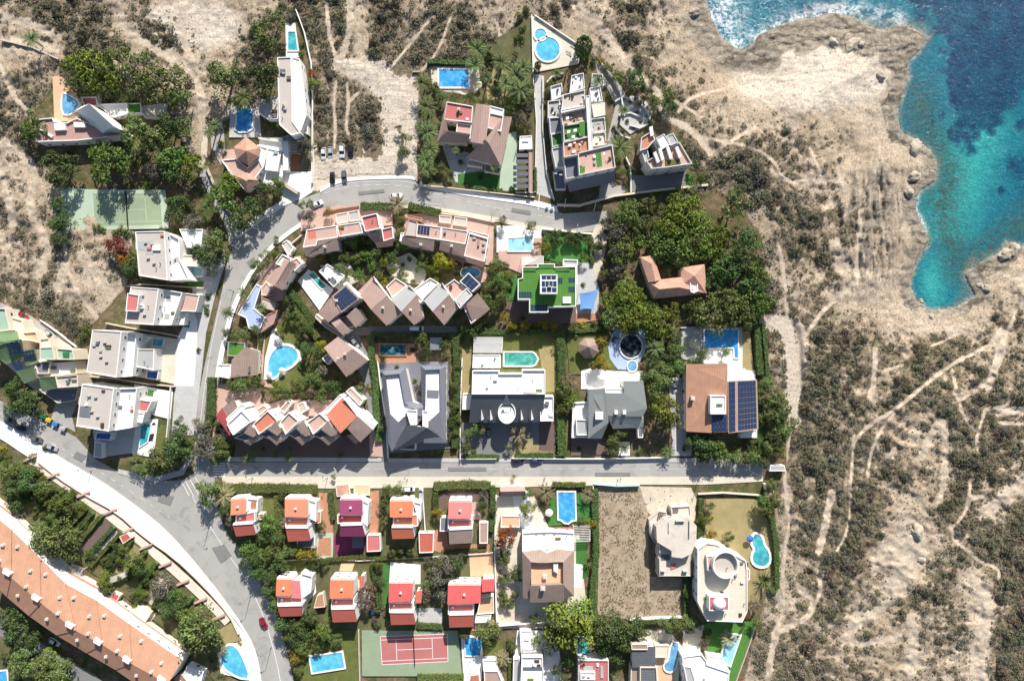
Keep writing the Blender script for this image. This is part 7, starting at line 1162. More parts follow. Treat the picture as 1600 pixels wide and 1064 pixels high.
# left street
for a in ((245,722,20,'broad','olive'),(230,735,15,'broad','olive'),(268,700,20,'broad','dark'),(278,680,16,'broad','dark'),(285,710,14,'broad','dark'),(260,725,14,'broad','olive'),(278,660,8,'broad','dark'),(290,690,11,'broad','olive'),(312,665,12,'broad','grey'),(320,690,14,'broad','grey'),(310,705,12,'broad','grey'),(325,710,11,'broad','grey'),(340,690,12,'broad','olive'),(345,705,13,'broad','olive'),(335,720,9,'broad','olive'),(320,770,18,'broad','green'),(365,790,12,'broad','dark'),(350,800,11,'broad','dark'),(360,815,11,'broad','grey'),(418,820,14,'broad','green'),(410,840,12,'broad','dark'),(430,840,12,'broad','dark'),(385,860,14,'broad','green'),(392,875,16,'broad','dark'),(410,870,14,'broad','green'),(425,862,12,'broad','olive'),(440,870,12,'broad','olive'),(455,860,11,'broad','olive'),(470,865,10,'broad','yellow'),(485,868,10,'broad','yellow'),(435,885,13,'broad','dark'),(400,895,14,'broad','dark'),(418,900,15,'broad','dark'),(420,925,13,'broad','dark'),(428,948,12,'broad','green'),(440,975,15,'broad','dark'),(462,975,15,'broad','dark'),(480,965,14,'broad','dark'),(470,990,13,'broad','dark'),(455,1000,14,'broad','dark'),(503,988,14,'broad','green'),(448,993,7,'broad','yellow'),(470,1015,11,'broad','olive'),(460,1030,10,'broad','yellow'),(465,1050,8,'broad','olive'),(525,1000,9,'broad','olive'),(493,1015,8,'broad','dark'),(505,880,8,'broad','dark'),(570,940,14,'airy','brown'),(575,920,11,'airy','brown'),(662,930,12,'airy','brown'),(685,905,15,'broad','grey'),(700,885,15,'broad','grey'),(712,880,13,'broad','dark'),(690,880,12,'broad','olive'),(675,895,9,'broad','olive'),(665,915,9,'broad','olive'),(715,875,10,'broad','grey'),(690,930,12,'airy','grey'),(600,790,9,'broad','dark'),(605,765,9,'broad','green'),(598,815,8,'broad','olive'),(622,765,9,'broad','green'),(590,880,9,'broad','olive'),(592,910,8,'broad','dark'),(612,862,8,'broad','olive'),(625,860,7,'broad','olive'),(640,862,7,'broad','olive'),(683,803,9,'broad','yellow'),(752,790,9,'broad','dark'),(755,775,9,'broad','grey'),(770,800,7,'broad','dark'),(824,798,12,'broad','bright'),(825,772,9,'broad','green'),(789,842,18,'broad','orange'),(790,872,9,'airy','olive'),(790,895,9,'airy','brown'),(800,900,7,'broad','dark'),(502,822,7,'broad','olive'),(520,745,4,'broad','green'),(760,993,18,'broad','olive'),(770,985,12,'broad','olive'),(725,992,9,'broad','olive'),(800,1012,8,'broad','dark'),(872,985,2,'broad','green')): T(*a)
T(888,978,40,'broad','bright',6.5); T(903,962,26,'broad','bright',7.,); T(868,1000,22,'broad','olive',5.)
for a in ((955,985,26,'broad','dark'),(980,985,20,'broad','dark'),(935,975,16,'broad','olive'),(975,1005,18,'broad','dark'),(1000,985,16,'broad','dark'),(945,1010,16,'broad','dark'),(962,1030,12,'broad','dark'),(1045,978,13,'broad','olive'),(1060,978,14,'broad','olive'),(1075,975,12,'broad','olive'),(1090,975,9,'broad','olive'),(1078,985,8,'broad','dark'),(990,1000,9,'broad','olive'),(1105,990,8,'broad','dark'),(1100,1005,8,'airy','brown'),(1165,960,7,'broad','orange'),(1140,840,9,'broad','dark'),(1115,835,7,'broad','yellow'),(1105,815,7,'broad','olive'),(1200,800,13,'broad','olive'),(1210,785,14,'broad','olive'),(1195,785,11,'broad','green'),(1205,760,10,'broad','olive'),(1102,845,6,'broad','dark'),(870,1048,9,'broad','olive'),(885,1035,10,'broad','dark'),(880,1060,9,'broad','olive'),(1075,930,7,'broad','dark'),(1078,900,7,'broad','dark'),(908,815,8,'broad','olive'),(926,820,7,'broad','yellow'),(1180,945,10,'broad','brown'),(1185,975,9,'broad','olive')): T(*a)
# terrace gardens
for a in ((85,845,28,'broad','olive'),(60,840,22,'broad','olive'),(100,862,18,'broad','olive'),(110,845,12,'broad','olive'),(305,990,34,'broad','olive'),(290,975,20,'broad','green'),(320,1005,20,'broad','olive'),(250,915,18,'broad','grey'),(265,935,14,'broad','dark'),(275,950,13,'broad','dark'),(260,955,14,'broad','dark'),(278,935,12,'broad','green'),(160,908,12,'broad','bright'),(165,920,10,'broad','olive'),(205,880,16,'broad','green'),(40,755,18,'broad','dark'),(15,765,16,'broad','dark'),(30,735,14,'broad','olive'),(8,740,14,'broad','olive'),(62,768,14,'broad','green'),(90,785,16,'broad','green'),(105,795,12,'broad','olive'),(20,790,12,'broad','dark'),(80,810,10,'broad','olive'),(15,970,24,'pine','dark'),(45,1000,15,'broad','dark'),(20,1000,18,'broad','dark'),(60,985,9,'broad','olive'),(30,1040,24,'pine','olive'),(60,1050,22,'pine','olive'),(90,1055,20,'broad','olive'),(70,1030,14,'pine','bright'),(105,1040,8,'airy','olive'),(35,632,18,'broad','dark'),(20,605,15,'broad','dark'),(15,615,12,'broad','green'),(45,620,12,'broad','olive'),(10,640,10,'broad','dark'),(215,890,12,'broad','dark'),(190,860,9,'broad','olive')): T(*a)
for x,y,r,c in ((70,700,6,'dark'),(5,700,8,'yellow'),(10,715,8,'olive'),(50,715,8,'dark'),(115,770,8,'olive'),(45,780,7,'bright'),(70,790,7,'bright'),(120,800,7,'olive'),(200,905,6,'olive'),(210,945,6,'bright'),(180,935,6,'dark'),(140,880,7,'olive'),(135,865,7,'olive'),(230,905,6,'olive'),(240,950,7,'green'),(285,960,6,'green'),(300,965,7,'dark'),(335,985,6,'olive'),(340,1000,6,'olive'),(345,1055,6,'olive'),(330,1030,6,'dark'),(375,1005,4,'yellow'),(130,1040,6,'olive'),(115,770,6,'olive')): shrub(x,y,r,c)
# ---- random low planting between the houses of the built-up area
BEDS=[([(30,720),(150,800),(120,860),(0,760)],34,'dark olive green bright'),([(140,830),(225,880),(330,975),(300,990),(130,890)],34,'dark olive green bright'),([(0,990),(60,1030),(110,1064),(0,1064)],14,'dark olive'),([(470,395),(600,385),(640,400),(620,450),(560,445),(520,410)],22,'olive green dark bright'),([(425,862),(500,870),(500,885),(420,890)],8,'dark olive green'),([(440,960),(515,975),(480,1020),(455,1010)],10,'dark green olive'),([(0,700),(40,720),(120,780),(110,810),(0,770)],26,'dark olive green'),([(340,690),(360,700),(365,715),(335,715)],6,'olive green'),([(560,945),(600,950),(600,980),(560,980)],5,'olive brown'),([(660,870),(735,870),(735,905),(660,905)],9,'olive dark grey'),([(780,850),(812,870),(805,960),(780,960)],14,'olive green dark'),([(1095,790),(1112,790),(1110,850),(1095,850)],7,'olive yellow'),([(1150,690),(1190,690),(1230,720),(1150,722)],8,'olive dark'),([(475,580),(510,560),(520,620),(470,620)],9,'olive green'),([(755,410),(800,400),(800,490),(760,490)],12,'olive green dark'),([(1010,520),(1065,520),(1060,600),(1015,600)],14,'dark olive green'),([(685,120),(700,250),(660,280),(658,130)],10,'olive green dark'),([(756,110),(830,60),(830,200),(790,190)],18,'olive dark grey'),([(130,860),(230,900),(320,980),(240,950)],14,'dark olive green'),([(590,500),(600,700),(606,700),(600,560)],5,'dark olive'),([(705,540),(720,540),(718,700),(703,700)],14,'dark olive'),([(360,790),(440,770),(440,860),(380,850)],10,'dark olive green'),([(330,600),(350,640),(345,700),(330,690)],8,'olive dark'),([(640,390),(760,410),(740,440),(660,440)],12,'olive green yellow'),([(930,350),(960,330),(975,500),(945,510)],22,'olive grey dark'),([(960,490),(1010,510),(1000,525),(955,520)],8,'green olive'),([(300,300),(350,360),(320,380),(270,300)],10,'dark olive'),([(190,200),(290,190),(300,280),(190,285)],14,'dark olive grey'),([(830,395),(850,360),(925,372),(925,385)],10,'dark olive')]
for poly,n,cols in BEDS:
    x0,x1=min(p[0] for p in poly),max(p[0] for p in poly); y0,y1=min(p[1] for p in poly),max(p[1] for p in poly); k=0
    while k<n:
        x,y=R.uniform(x0,x1),R.uniform(y0,y1)
        if inpoly(x,y,poly):
            k+=1
            if k%3==0: shrub(x,y,R.uniform(3.5,6.),R.choice(cols.split()))
            else: T(x,y,R.uniform(4.5,8.5),'broad',R.choice(cols.split()),R.uniform(1.5,3.))
pp=[];pn=[];pi_=[]
for (poly,n_) in (([(932,764),(998,764),(1008,800),(1010,900),(1076,908),(1070,962),(990,964),(938,955),(940,860),(934,800)],2600),([(1000,762),(1080,764),(1084,808),(1030,808),(1010,796)],260)):
    x=rng.uniform(930,1085,n_*3); y=rng.uniform(760,968,n_*3); ok=npin(x,y,poly)&(rng.uniform(size=n_*3)<np.clip((fbm(x/11,y/11,4,71)-.36)*3.2,.05,1)); x,y=x[ok],y[ok]; k_=S
    d=rng.normal(size=(len(x),3)); d[:,2]=np.abs(d[:,2])+1.5; pp.append(np.stack([(x-800)*k_,(532-y)*k_,.33+rng.uniform(0,.16,len(x))],-1)); pn.append(d); pi_.append(rng.choice(3,len(x),p=[.7,.22,.08]))
me=leaves('dry_weeds',np.concatenate(pp),np.concatenate(pn),.34,MAT['leaf_palmdry']); me.materials.append(MAT['leaf_brown']); me.materials.append(MAT['leaf_olive']); me.polygons.foreach_set('material_index',np.concatenate(pi_).astype(np.int32)); tag(link('dry_weeds',me),'dry straw-coloured weeds over the overgrown plot','weeds',None,'stuff')
# ---- hedges
def hedge(pts,w,h,label,col='hedge',sm=0):
    if sm: pts=smoothpoly(pts,sm,False)
    pos=[];nr=[]; c=P(*pts[0],h); mb=MB(); g=rng
    for a,b in zip(pts,pts[1:]):
        A=np.array(P(*a,h)[:2]); B=np.array(P(*b,h)[:2]); L=np.linalg.norm(B-A)
        if L<.1: continue
        d=(B-A)/L; n=np.array([-d[1],d[0]]); k=int(L*(w*14+2*h*7))
        s=g.uniform(0,L,k); side=g.uniform(0,1,k)<w*14/(w*14+2*h*7)
        off=np.where(side,g.uniform(-w/2,w/2,k),np.where(g.uniform(0,1,k)<.5,-1,1)*w/2); z=np.where(side,h+g.normal(0,.07,k),g.uniform(.1,h,k))
        off=off*(1+.12*np.sin(s*1.3)+g.normal(0,.06,k)); xy=A+d*s[:,None]+n*off[:,None]
        pos.append(np.concatenate([xy,z[:,None]],1)); nn=np.where(side[:,None],np.array([0,0,1.]),np.concatenate([n[None]*np.sign(off)[:,None],.3*np.ones((k,1))],1)); nr.append(nn+g.normal(size=(k,3))*.5)
        q=[A-d*.1+n*w*.42,B+d*.1+n*w*.42,B+d*.1-n*w*.42,A-d*.1-n*w*.42]; mb.prism([tuple(x) for x in q],-.1,h*.9)
    p=np.concatenate(pos)-np.array([c[0],c[1],0]); me=leaves('foliage',p,np.concatenate(nr),.3,MAT['leaf_'+col])
    root=empty('hedge',(c[0],c[1],0)); link('foliage',me,root); mk('inner_growth',mb.v,mb.f,MAT['leaf_dark'],root,(c[0],c[1],0)); tag(root,label,'hedge'); return root
for a in (([(350,763),(440,763),(494,765)],3.2,1.9,'long clipped flat-topped hedge below the street at the corner palm','hedgelt'),([(678,760),(730,757),(766,759)],2.8,2.,'thick clipped hedge below the street above the pink-roofed villa','hedgelt'),([(434,775),(436,830),(436,855)],2.6,2.,'upright olive hedge left of the salmon villa','hedgelt'),([(864,757),(915,758)],1.6,1.6,'short clipped hedge above the royal blue pool','hedgelt'),
([(580,522),(640,524),(700,524),(720,524)],1.4,1.6,'hedge along the lane above the dark pool','hedge'),([(580,524),(580,560),(586,590),(588,640),(592,690)],2.2,1.8,'hedge down the left side of the grey winged villa','hedge'),([(712,527),(714,600),(713,660),(710,700)],2.4,2.2,'bushy hedge between the grey winged villa and the turret villa','hedge'),([(725,517),(800,519),(870,518)],2.,1.8,'hedge above the white pergola of the turret villa','hedge'),([(876,520),(878,580),(876,640),(878,712)],3.,2.2,'broad hedge between the turret villa and the olive-roofed villa','hedge'),
([(885,519),(945,514)],1.4,1.5,'low hedge above the brown gazebo lawn','hedge'),([(1183,500),(1187,560),(1190,585)],2.2,2.6,'tall dark inner hedge right of the L-shaped pool','dark'),([(1193,505),(1199,570),(1200,600)],1.4,2.4,'outer dark hedge right of the L-shaped pool','hedge'),([(1190,600),(1188,680),(1190,705)],2.0,2.2,'dark hedge right of the solar field villa','dark'),
([(805,713),(865,711)],1.8,1.4,'clipped street hedge below the turret villa lawn','hedge'),([(723,713),(780,714)],1.6,1.2,'street hedge left of the turret villa path','hedge'),([(930,765),(932,860),(926,930),(930,968)],2.2,2.6,'tall dark hedge along the left side of the overgrown plot','dark'),([(1096,780),(1094,830),(1094,850)],1.8,2.,'hedge between the overgrown plot and the dry lawn','hedge'),([(1074,905),(1073,935),(1074,965)],2.2,2.4,'dark hedge left of the domed villa','hedge'),
([(1205,800),(1214,850),(1215,920),(1205,925)],1.8,2.4,'dark hedge curving along the right of the keyhole pool','dark'),([(330,590),(328,640),(322,680)],3.,2.4,'tall dark hedge beside the straight side road','dark'),([(563,322),(600,322),(612,323)],2.6,2.,'dark hedge between road and framed pink terrace','dark'),([(638,322),(665,328),(688,333)],2.8,2.2,'dark hedge between road and the pale solar row house','dark'),
([(445,445),(470,475),(490,505)],2.4,1.8,'rounded hedge along the white pool deck garden','hedge'),([(455,478),(475,500),(495,530)],2.2,1.6,'clipped double hedge in the communal garden','hedgelt'),([(410,505),(404,560),(404,590)],1.4,1.4,'narrow hedge between the mini court house and the heart-shaped pool','hedge'),([(500,876),(560,870),(610,871),(660,868)],1.4,1.4,'hedge between the two rows of red villas','hedgelt'),([(690,862),(760,858)],1.,1.2,'low hedge below the pink-roofed villa','hedgelt'),
([(581,880),(590,930),(592,950)],1.6,2.,'hedge left of the strip of dark turf','hedge'),([(652,978),(692,980)],2.,1.6,'clipped hedge at the top edge of the red tennis court','hedge'),([(652,1059),(724,1059)],2.6,1.6,'broad hedge along the bottom of the red tennis court','hedgelt'),([(795,1000),(797,1064)],1.2,1.6,'narrow hedge right of the shaded pool garden','hedge'),([(770,760),(770,810),(767,830)],2.,2.4,'hedge between the pink-roofed villa and the tiled garage','hedge'),([(680,770),(680,800)],2.,2.2,'hedge at the left of the pink-roofed villa yard','hedge'),
([(1150,1000),(1165,975)],.6,.8,'low grassy hedge on the turf pool edge','hedge'),([(515,768),(517,790),(520,812)],1.6,1.8,'dark hedge between salmon villa drive and purple villa','dark'),([(600,960),(640,962)],1.2,1.,'hedge at the corner above the tennis court','hedge'),([(850,410),(895,414)],1.2,1.2,'hedge above the turf roof','hedge'),([(923,370),(926,412)],1.4,1.6,'hedge right of the dark green lawn','dark'),([(735,292),(785,298)],1.4,1.2,'dark hedge along the street below the tiled villa','dark'),([(668,95),(700,97),(738,98)],1.6,1.8,'dark hedge above the tiled villa pool','dark'),([(836,262),(837,298)],1.,1.2,'olive hedge right of the striped pergola','hedge'),
([(500,980),(514,1010)],.8,.8,'low hedge above the tilted cyan pool','hedge'),([(1000,972),(1045,972)],1.4,1.8,'hedge above the dark ribbed roof','hedge')): hedge(*a)
for k,(a,b) in enumerate([((132,795),(95,835)),((143,802),(108,842)),((157,806),(120,850)),((176,824),(132,872)),((188,832),(140,885)),((204,845),(168,892)),((226,862),(195,905)),((243,880),(212,925)),((298,934),(272,972)),((110,776),(70,820)),((122,786),(84,828)),((66,745),(20,790)),((90,762),(50,805))]):
    hedge([a,b],1.5,2.1,'narrow hedge strip dividing the terrace gardens, '+['below the middle of the retaining wall','with pale path on its right','left of the dark blue paved strip','right of the grey paved strip','beside the white canopy','left of the red-roofed garden shed','by the rounded olive tree','left of the grey tree','near the huge olive tree','between two bright shrubs','right of the bright shrubs','at the far left','left of the first wall buttress'][k],'hedge' if k%2 else 'hedgelt')
# ---- wild scrub: a jittered scatter; the largest are bushes of their own, the rest one cover
def scatter(step,lo,hi,pw,share,seed):
    X_,Y_=np.meshgrid(np.arange(-15,1615,step),np.arange(-15,1080,step)); x=X_.ravel()+rng.uniform(-.55,.55,X_.size)*step; y=Y_.ravel()+rng.uniform(-.55,.55,X_.size)*step
    d=samp(dens,np.clip(x,1,1599),np.clip(y,1,1063)); ok=~npin(x,y,URBAN)&~npin(x,y,COAST)&~npin(x,y,[(486,229),(655,229),(655,290),(486,300)])&~npin(x,y,[(530,95),(600,100),(655,95),(655,235),(615,235),(608,180),(590,140),(540,122)]); l=np.clip(d+(fbm(x/9,y/9,4,55)-.5)*1.5*np.sqrt(d*1.05),0,1)
    pd=np.full(len(x),99.)
    for pts,wd in PATHS: pd=np.minimum(pd,npdist(x,y,smoothpoly(pts,1,False))-wd*(1 if wd<=5 else .55))
    ok&=(pd>1.5)&(rng.uniform(size=len(x))<share*l**pw); x,y,l,pd=x[ok],y[ok],l[ok],pd[ok]
    z=(lo+(hi-lo)*rng.uniform(0,1,len(x))**1.7)*(.62+.55*l); z=np.minimum(z,np.maximum(pd*.8,1.1)); z=np.where(npdist(x,y,COAST,True)<40,z*.55,z)
    return x,y,z
A_=[scatter(3.9,.9,2.4,.95,.8,0),scatter(8.6,3.4,7.4,1.35,.9,1),scatter(19,6.5,11.5,2.1,.6,2)]
cx,cy,sz=[np.concatenate([a[k] for a in A_]) for k in range(3)]
order=np.argsort(-sz); NI=300
BIG=[(float(cx[i]),float(cy[i]),float(sz[i])) for i in order[:NI]]
for x,y,r in BIG:
    rw=r*S; zb=float(terr(x,y)); X,Y,_=P(x,y,zb+rw*.4); c=R.choice(['scrub','grey','grey','scrub','sage','brown'])
    o=link('scrub_bush',R.choice(proto('shrub' if r>6 else 'bush',c)),None,(X,Y,zb-.15*rw)); o.scale=(rw*1.1*R.uniform(.85,1.2),rw*1.1,rw*.8); o.rotation_euler=(0,0,R.uniform(0,6.28))
    reg='on the clifftop slope by the sea' if x>1150 else 'in the thicket at the top of the picture' if x>330 else 'on the upper left hillside'
    shade={'scrub':'drab olive','grey':'grey','sage':'grey-green','brown':'brownish'}[c]
    tag(o,f'rounded {shade} scrub bush {reg}, among many alike','bush',f'{shade} scrub bushes {reg}')
pos=[];nr=[];ss=[];mi=[]
rest=order[NI:]
for i in rest:
    x,y,r=float(cx[i]),float(cy[i]),float(sz[i]); rw=r*S; zb=float(terr(x,y)); X,Y,_=P(x,y,zb+rw*.4); k=int(9+r*11)
    d=rng.normal(size=(k,3)); d[:,2]=np.abs(d[:,2]); d/=np.linalg.norm(d,axis=1,keepdims=True)
    pos.append(np.array([X,Y,zb-.1])+d*rw*np.array([1.05,1.05,.85])*rng.uniform(.6,1.05,(k,1))); nr.append(d+rng.normal(size=(k,3))*.5); ss.append(np.full(k,.17+rw*.11)); mi.append(np.full(k,rng.choice(4,p=[.36,.32,.12,.2])))
me=leaves('scrub_cover',np.concatenate(pos),np.concatenate(nr),np.concatenate(ss),MAT['leaf_grey'])
for c in ('leaf_scrub','leaf_sage','leaf_brown'): me.materials.append(MAT[c])
me.polygons.foreach_set('material_index',np.concatenate(mi).astype(np.int32))
tag(link('scrub_cover',me),'low grey-green and brown scrub covering the wild slopes','scrub',None,'stuff')
print('scrub',len(cx),'leaf quads',len(me.polygons),'plants',len(PLANTS))
# ---------------------------------------------------------------- cars
CARC={}
def paint(name,c,metal=.2):
    if name not in CARC:
        m,t,b=nt('paint_'+name); b.inputs['Base Color'].default_value=c+(1,); b.inputs['Roughness'].default_value=.3; b.inputs['Metallic'].default_value=metal; b.inputs['Coat Weight'].default_value=.5; CARC[name]=m
    return CARC[name]
PC={'white':(.78,.78,.77),'silver':(.45,.46,.48),'grey':(.13,.135,.14),'black':(.015,.015,.018),'blue':(.03,.05,.11),'red':(.35,.015,.03),'darkred':(.16,.01,.02)}
CARM={}
def body_mesh(van, col):
    # cross-sections along the length: (x, half width, z low, z belt)
    L=2.2 if not van else 2.55; W=.88; mb=MB()
    prof=[(-L,.62,.38,.62),(-L+.12,.80,.30,.82),(-L+.7,.87,.24,.93),(0,.88,.22,.95),(L-1.0,.88,.22,.92),(L-.25,.82,.25,.78),(L-.05,.72,.32,.64),(L,.58,.40,.55)]
    v=[];f=[]
    for (x,w,z0,z1) in prof: v+=[(x,-w,z0+.1),(x,-w*1.0,z1-.12),(x,-w*.9,z1),(x,w*.9,z1),(x,w,z1-.12),(x,w,z0+.1),(x,w*.8,z0),(x,-w*.8,z0)]
    n=8
    for i in range(len(prof)-1):
        for k in range(n): f.append((i*n+k,i*n+(k+1)%n,(i+1)*n+(k+1)%n,(i+1)*n+k))
    f.append(tuple(range(n))); f.append(tuple(range((len(prof)-1)*n,len(prof)*n))[::-1]); mb.add(v,f,0)
    # roof panel
    zr=1.45 if not van else 1.85; x0,x1=(-1.35,.25) if not van else (-2.3,1.0)
    mb.add([(x0,-.62,zr-.03),(x1,-.62,zr-.03),(x1,.62,zr-.03),(x0,.62,zr-.03),(x0+.1,-.5,zr+.03),(x1-.1,-.5,zr+.03),(x1-.1,.5,zr+.03),(x0+.1,.5,zr+.03)],[(0,1,5,4),(1,2,6,5),(2,3,7,6),(3,0,4,7),(4,5,6,7)],0)
    o=mb.build('body',[paint(col,PC[col])],smooth=False); me=o.data; bpy.data.objects.remove(o)
    def gl(vs):
        o=mk('glass',vs,[tuple(range(len(vs)))],MAT['glass_car']); m=o.data; bpy.data.objects.remove(o); return m
    xb=x1+.85 if not van else x1+.75; xr=x0-.55 if not van else x0-.12; zb=.93
    parts=[('windscreen',gl([(x1,-.61,zr-.03),(x1,.61,zr-.03),(xb,.74,zb),(xb,-.74,zb)])),('rear_window',gl([(x0,-.61,zr-.03),(x0,.61,zr-.03),(xr,.74,zb),(xr,-.74,zb)]))]
    for s_ in (-1,1): parts.append(('side_window',gl([(x0,s_*.62,zr-.03),(x1,s_*.62,zr-.03),(xb,s_*.755,zb),(xr,s_*.755,zb)])))
    return me,parts,L
def wheel_mesh():
    mb=MB(); n=14
    v=[(.32*math.cos(2*math.pi*k/n),-.1,.32*math.sin(2*math.pi*k/n)) for k in range(n)]+[(.32*math.cos(2*math.pi*k/n),.1,.32*math.sin(2*math.pi*k/n)) for k in range(n)]
    mb.add(v,[(k,(k+1)%n,n+(k+1)%n,n+k) for k in range(n)]+[tuple(range(n)),tuple(range(n,2*n))],0); o=mb.build('wheel',[MAT['rubber']]); a=o.data; bpy.data.objects.remove(o)
    mb=MB(); v=[(.19*math.cos(2*math.pi*k/n),-.115,.19*math.sin(2*math.pi*k/n)) for k in range(n)]+[(.19*math.cos(2*math.pi*k/n),.115,.19*math.sin(2*math.pi*k/n)) for k in range(n)]
    mb.add(v,[(k,(k+1)%n,n+(k+1)%n,n+k) for k in range(n)]+[tuple(range(n)),tuple(range(n,2*n))],0); o=mb.build('rim',[MAT['metal_grey']]); b=o.data; bpy.data.objects.remove(o); return a,b
WH,RIM=wheel_mesh()
mb=MB(); mb.box(-.08,.03,-.16,.16,-.07,.07); o=mb.build('headlight',[MAT['lamp_white']]); HL=o.data; bpy.data.objects.remove(o)
mb=MB(); mb.box(-.03,.06,-.14,.14,-.07,.07); o=mb.build('tail_light',[MAT['lamp_red']]); TL=o.data; bpy.data.objects.remove(o)
def car(px,py,ang,col,label,van=False,group=None,z=.04,sc_=1.):
    key=(col,van)
    if key not in CARM: CARM[key]=body_mesh(van,col)
    me,parts,L=CARM[key]; X,Y,_=P(px,py,1.); root=empty('parked_van' if van else 'parked_car',(X,Y,z)); root.rotation_euler=(0,0,math.radians(ang)); root.scale=(sc_,)*3; tag(root,label,'van' if van else 'car',group)
    link('body',me,root)
    for n,m in parts: link(n,m,root)
    for sx_ in (-1,1):
        for sy_ in (-1,1):
            w=link('wheel',WH,root,(sx_*1.35,sy_*.8,.32)); link('rim',RIM,w)
    for sy_ in (-1,1): link('headlight',HL,root,(L-.06,sy_*.6,.6)); link('tail_light',TL,root,(-L+.04,sy_*.6,.66))
    return root
G='cars in the dirt parking lot'
car(505,240,-90,'white','white car at the left end of the dirt lot row',group=G); car(516,239,-90,'silver','silver car second in the dirt lot row',group=G); car(534,236,-90,'white','large white car third in the dirt lot row',group=G,sc_=1.15); car(547.5,237,-90,'black','black car at the right end of the dirt lot row',group=G,sc_=1.05)
car(519,278,-88,'black','dark car parked by the road below the dirt lot',group=G); car(537.5,276,-85,'grey','grey car with pale roof parked by the road below the dirt lot',group=G)
car(495,319,25,'white','white car turning at the pink terraces on the road curve')
G='cars along the curving road'
car(30,668,-20,'black','black car first in the kerb line on the curving road',group=G); car(56,686,-18,'grey','dark grey car second in the kerb line on the curving road',group=G); car(80,699,-20,'silver','silver car third in the kerb line on the curving road',group=G)
car(49,640,-17,'blue','dark blue car in tree shade beside the bins',group=G); car(411,974,-65,'red','red car driving down the curving road')
car(14,655,-22,'grey','grey car at the left edge of the curving road',group=G); car(34,493,-30,'red','red car by the green-roofed apartments at the far left'); car(77,522,-40,'silver','silver car beside the green-roofed apartments street')
car(651,513.5,0,'white','white van parked in the shaded service lane',van=True); car(554,535,-58,'white','white car beside the tan gable house'); car(562,607,62,'black','black car with pale rim parked in the shade by the big orange house')
car(763,673,90,'grey','grey car on the shaded drive left of the turret'); car(809,720,2,'black','black car parked at the street below the turret path'); car(838,720,0,'blue','dark blue car in the street shade right of the turret path')
car(1054,604,-75,'white','white car in the drive left of the orange tiled villa')
car(84,1003,-32,'white','white car on the lane below the terrace block'); car(637,764,0,'white','white van in the yard behind the street hedge',van=True); car(658,774,90,'silver','silver van in the yard of the bright orange villa',van=True)
car(585,957,0,'blue','dark blue car under the leafless tree in the lower row'); car(619,306,5,'white','white car beside the fan palm on the upper road')
# ---------------------------------------------------------------- bins
def bin_(px,py,mat,label,ang):
    X,Y,_=P(px,py,.7); root=empty('waste_container',(X,Y,.04)); root.rotation_euler=(0,0,math.radians(ang)); tag(root,label,'container','waste containers by the curving road')
    mb=MB(); v=[(-.75,-.5,.1),(.75,-.5,.1),(.75,.5,.1),(-.75,.5,.1),(-.9,-.6,1.3),(.9,-.6,1.3),(.9,.6,1.3),(-.9,.6,1.3)]; mb.add(v,[(0,3,2,1),(0,1,5,4),(1,2,6,5),(2,3,7,6),(3,0,4,7),(4,5,6,7)]); mk('body',mb.v,mb.f,MAT[mat],root)
    mb=MB(); mb.prism([(-.95,-.65),(.95,-.65),(.95,.65),(-.95,.65)],1.31,1.38); mb.box(-.6,.6,-.4,.4,1.381,1.5); mk('lid',mb.v,mb.f,MAT[mat],root)
    for a in (-.6,.6):
        for b in (-.4,.4): mb=MB(); mb.cyl((a,b),.1,.1,0,.12,8); mk('wheel',mb.v,mb.f,MAT['rubber'],root)
bin_(69,650,'bin_green','green waste container first in the row by the curving road',-22); bin_(77,656,'bin_yellow','yellow waste container next to the green one',-22); bin_(87,662,'bin_blue','blue waste container between yellow and grey ones',-22); bin_(99,669,'bin_grey','grey waste container at the end of the row',-22)
# ---------------------------------------------------------------- street lamps
def lamp(px,py,ang,label,h=6.):
    X,Y,_=P(px,py,0); root=empty('street_lamp',(X,Y,.05)); root.rotation_euler=(0,0,math.radians(ang)); tag(root,label,'street lamp','street lamps')
    mb=MB(); mb.cyl((0,0),.16,.16,0,.5,10); mb.cyl((0,0),.1,.06,.5,h,8); mk('pole',mb.v,mb.f,MAT['metal_grey'],root)
    mb=MB(); mb.tube((0,0,h),(1.3,0,h+.25),.05,.04); mk('arm',mb.v,mb.f,MAT['metal_grey'],root)
    mb=MB(); mb.box(1.1,1.8,-.15,.15,h+.2,h+.34); o=mk('lamp_head',mb.v,mb.f,MAT['metal_grey'],root); mb=MB(); mb.box(1.15,1.75,-.12,.12,h+.16,h+.199); mk('lens',mb.v,mb.f,MAT['lamp_white'],o)
for k,(x,y,a,l) in enumerate(((143,735,120,'opposite the lounger pool villa'),(327,822,30,'at the leftmost upper red villa'),(62,690,60,'by the kerb-parked cars'),(392,930,200,'above the red car on the curve'),(424,1010,200,'below the red car on the curve'),(395,746,90,'near the zebra crossing'),(512,746,90,'across from the white staggered house'),(637,748,90,'above the bright orange villa'),(735,748,90,'above the pink-roofed villa'),(850,748,90,'above the tiled garage'),(965,749,90,'at the aqua mesh fence'),(1090,749,90,'at the right part of the long street'),(648,322,90,'above the fan palm hedge'),(768,340,90,'above the pale turquoise pool'),(826,352,90,'right of the pale turquoise pool street edge'),(365,455,0,'on the inside of the road curve'),(353,570,180,'beside the mini court house'),(900,363,90,'above the dark green lawn'))): lamp(x,y,a,'grey street lamp '+l)
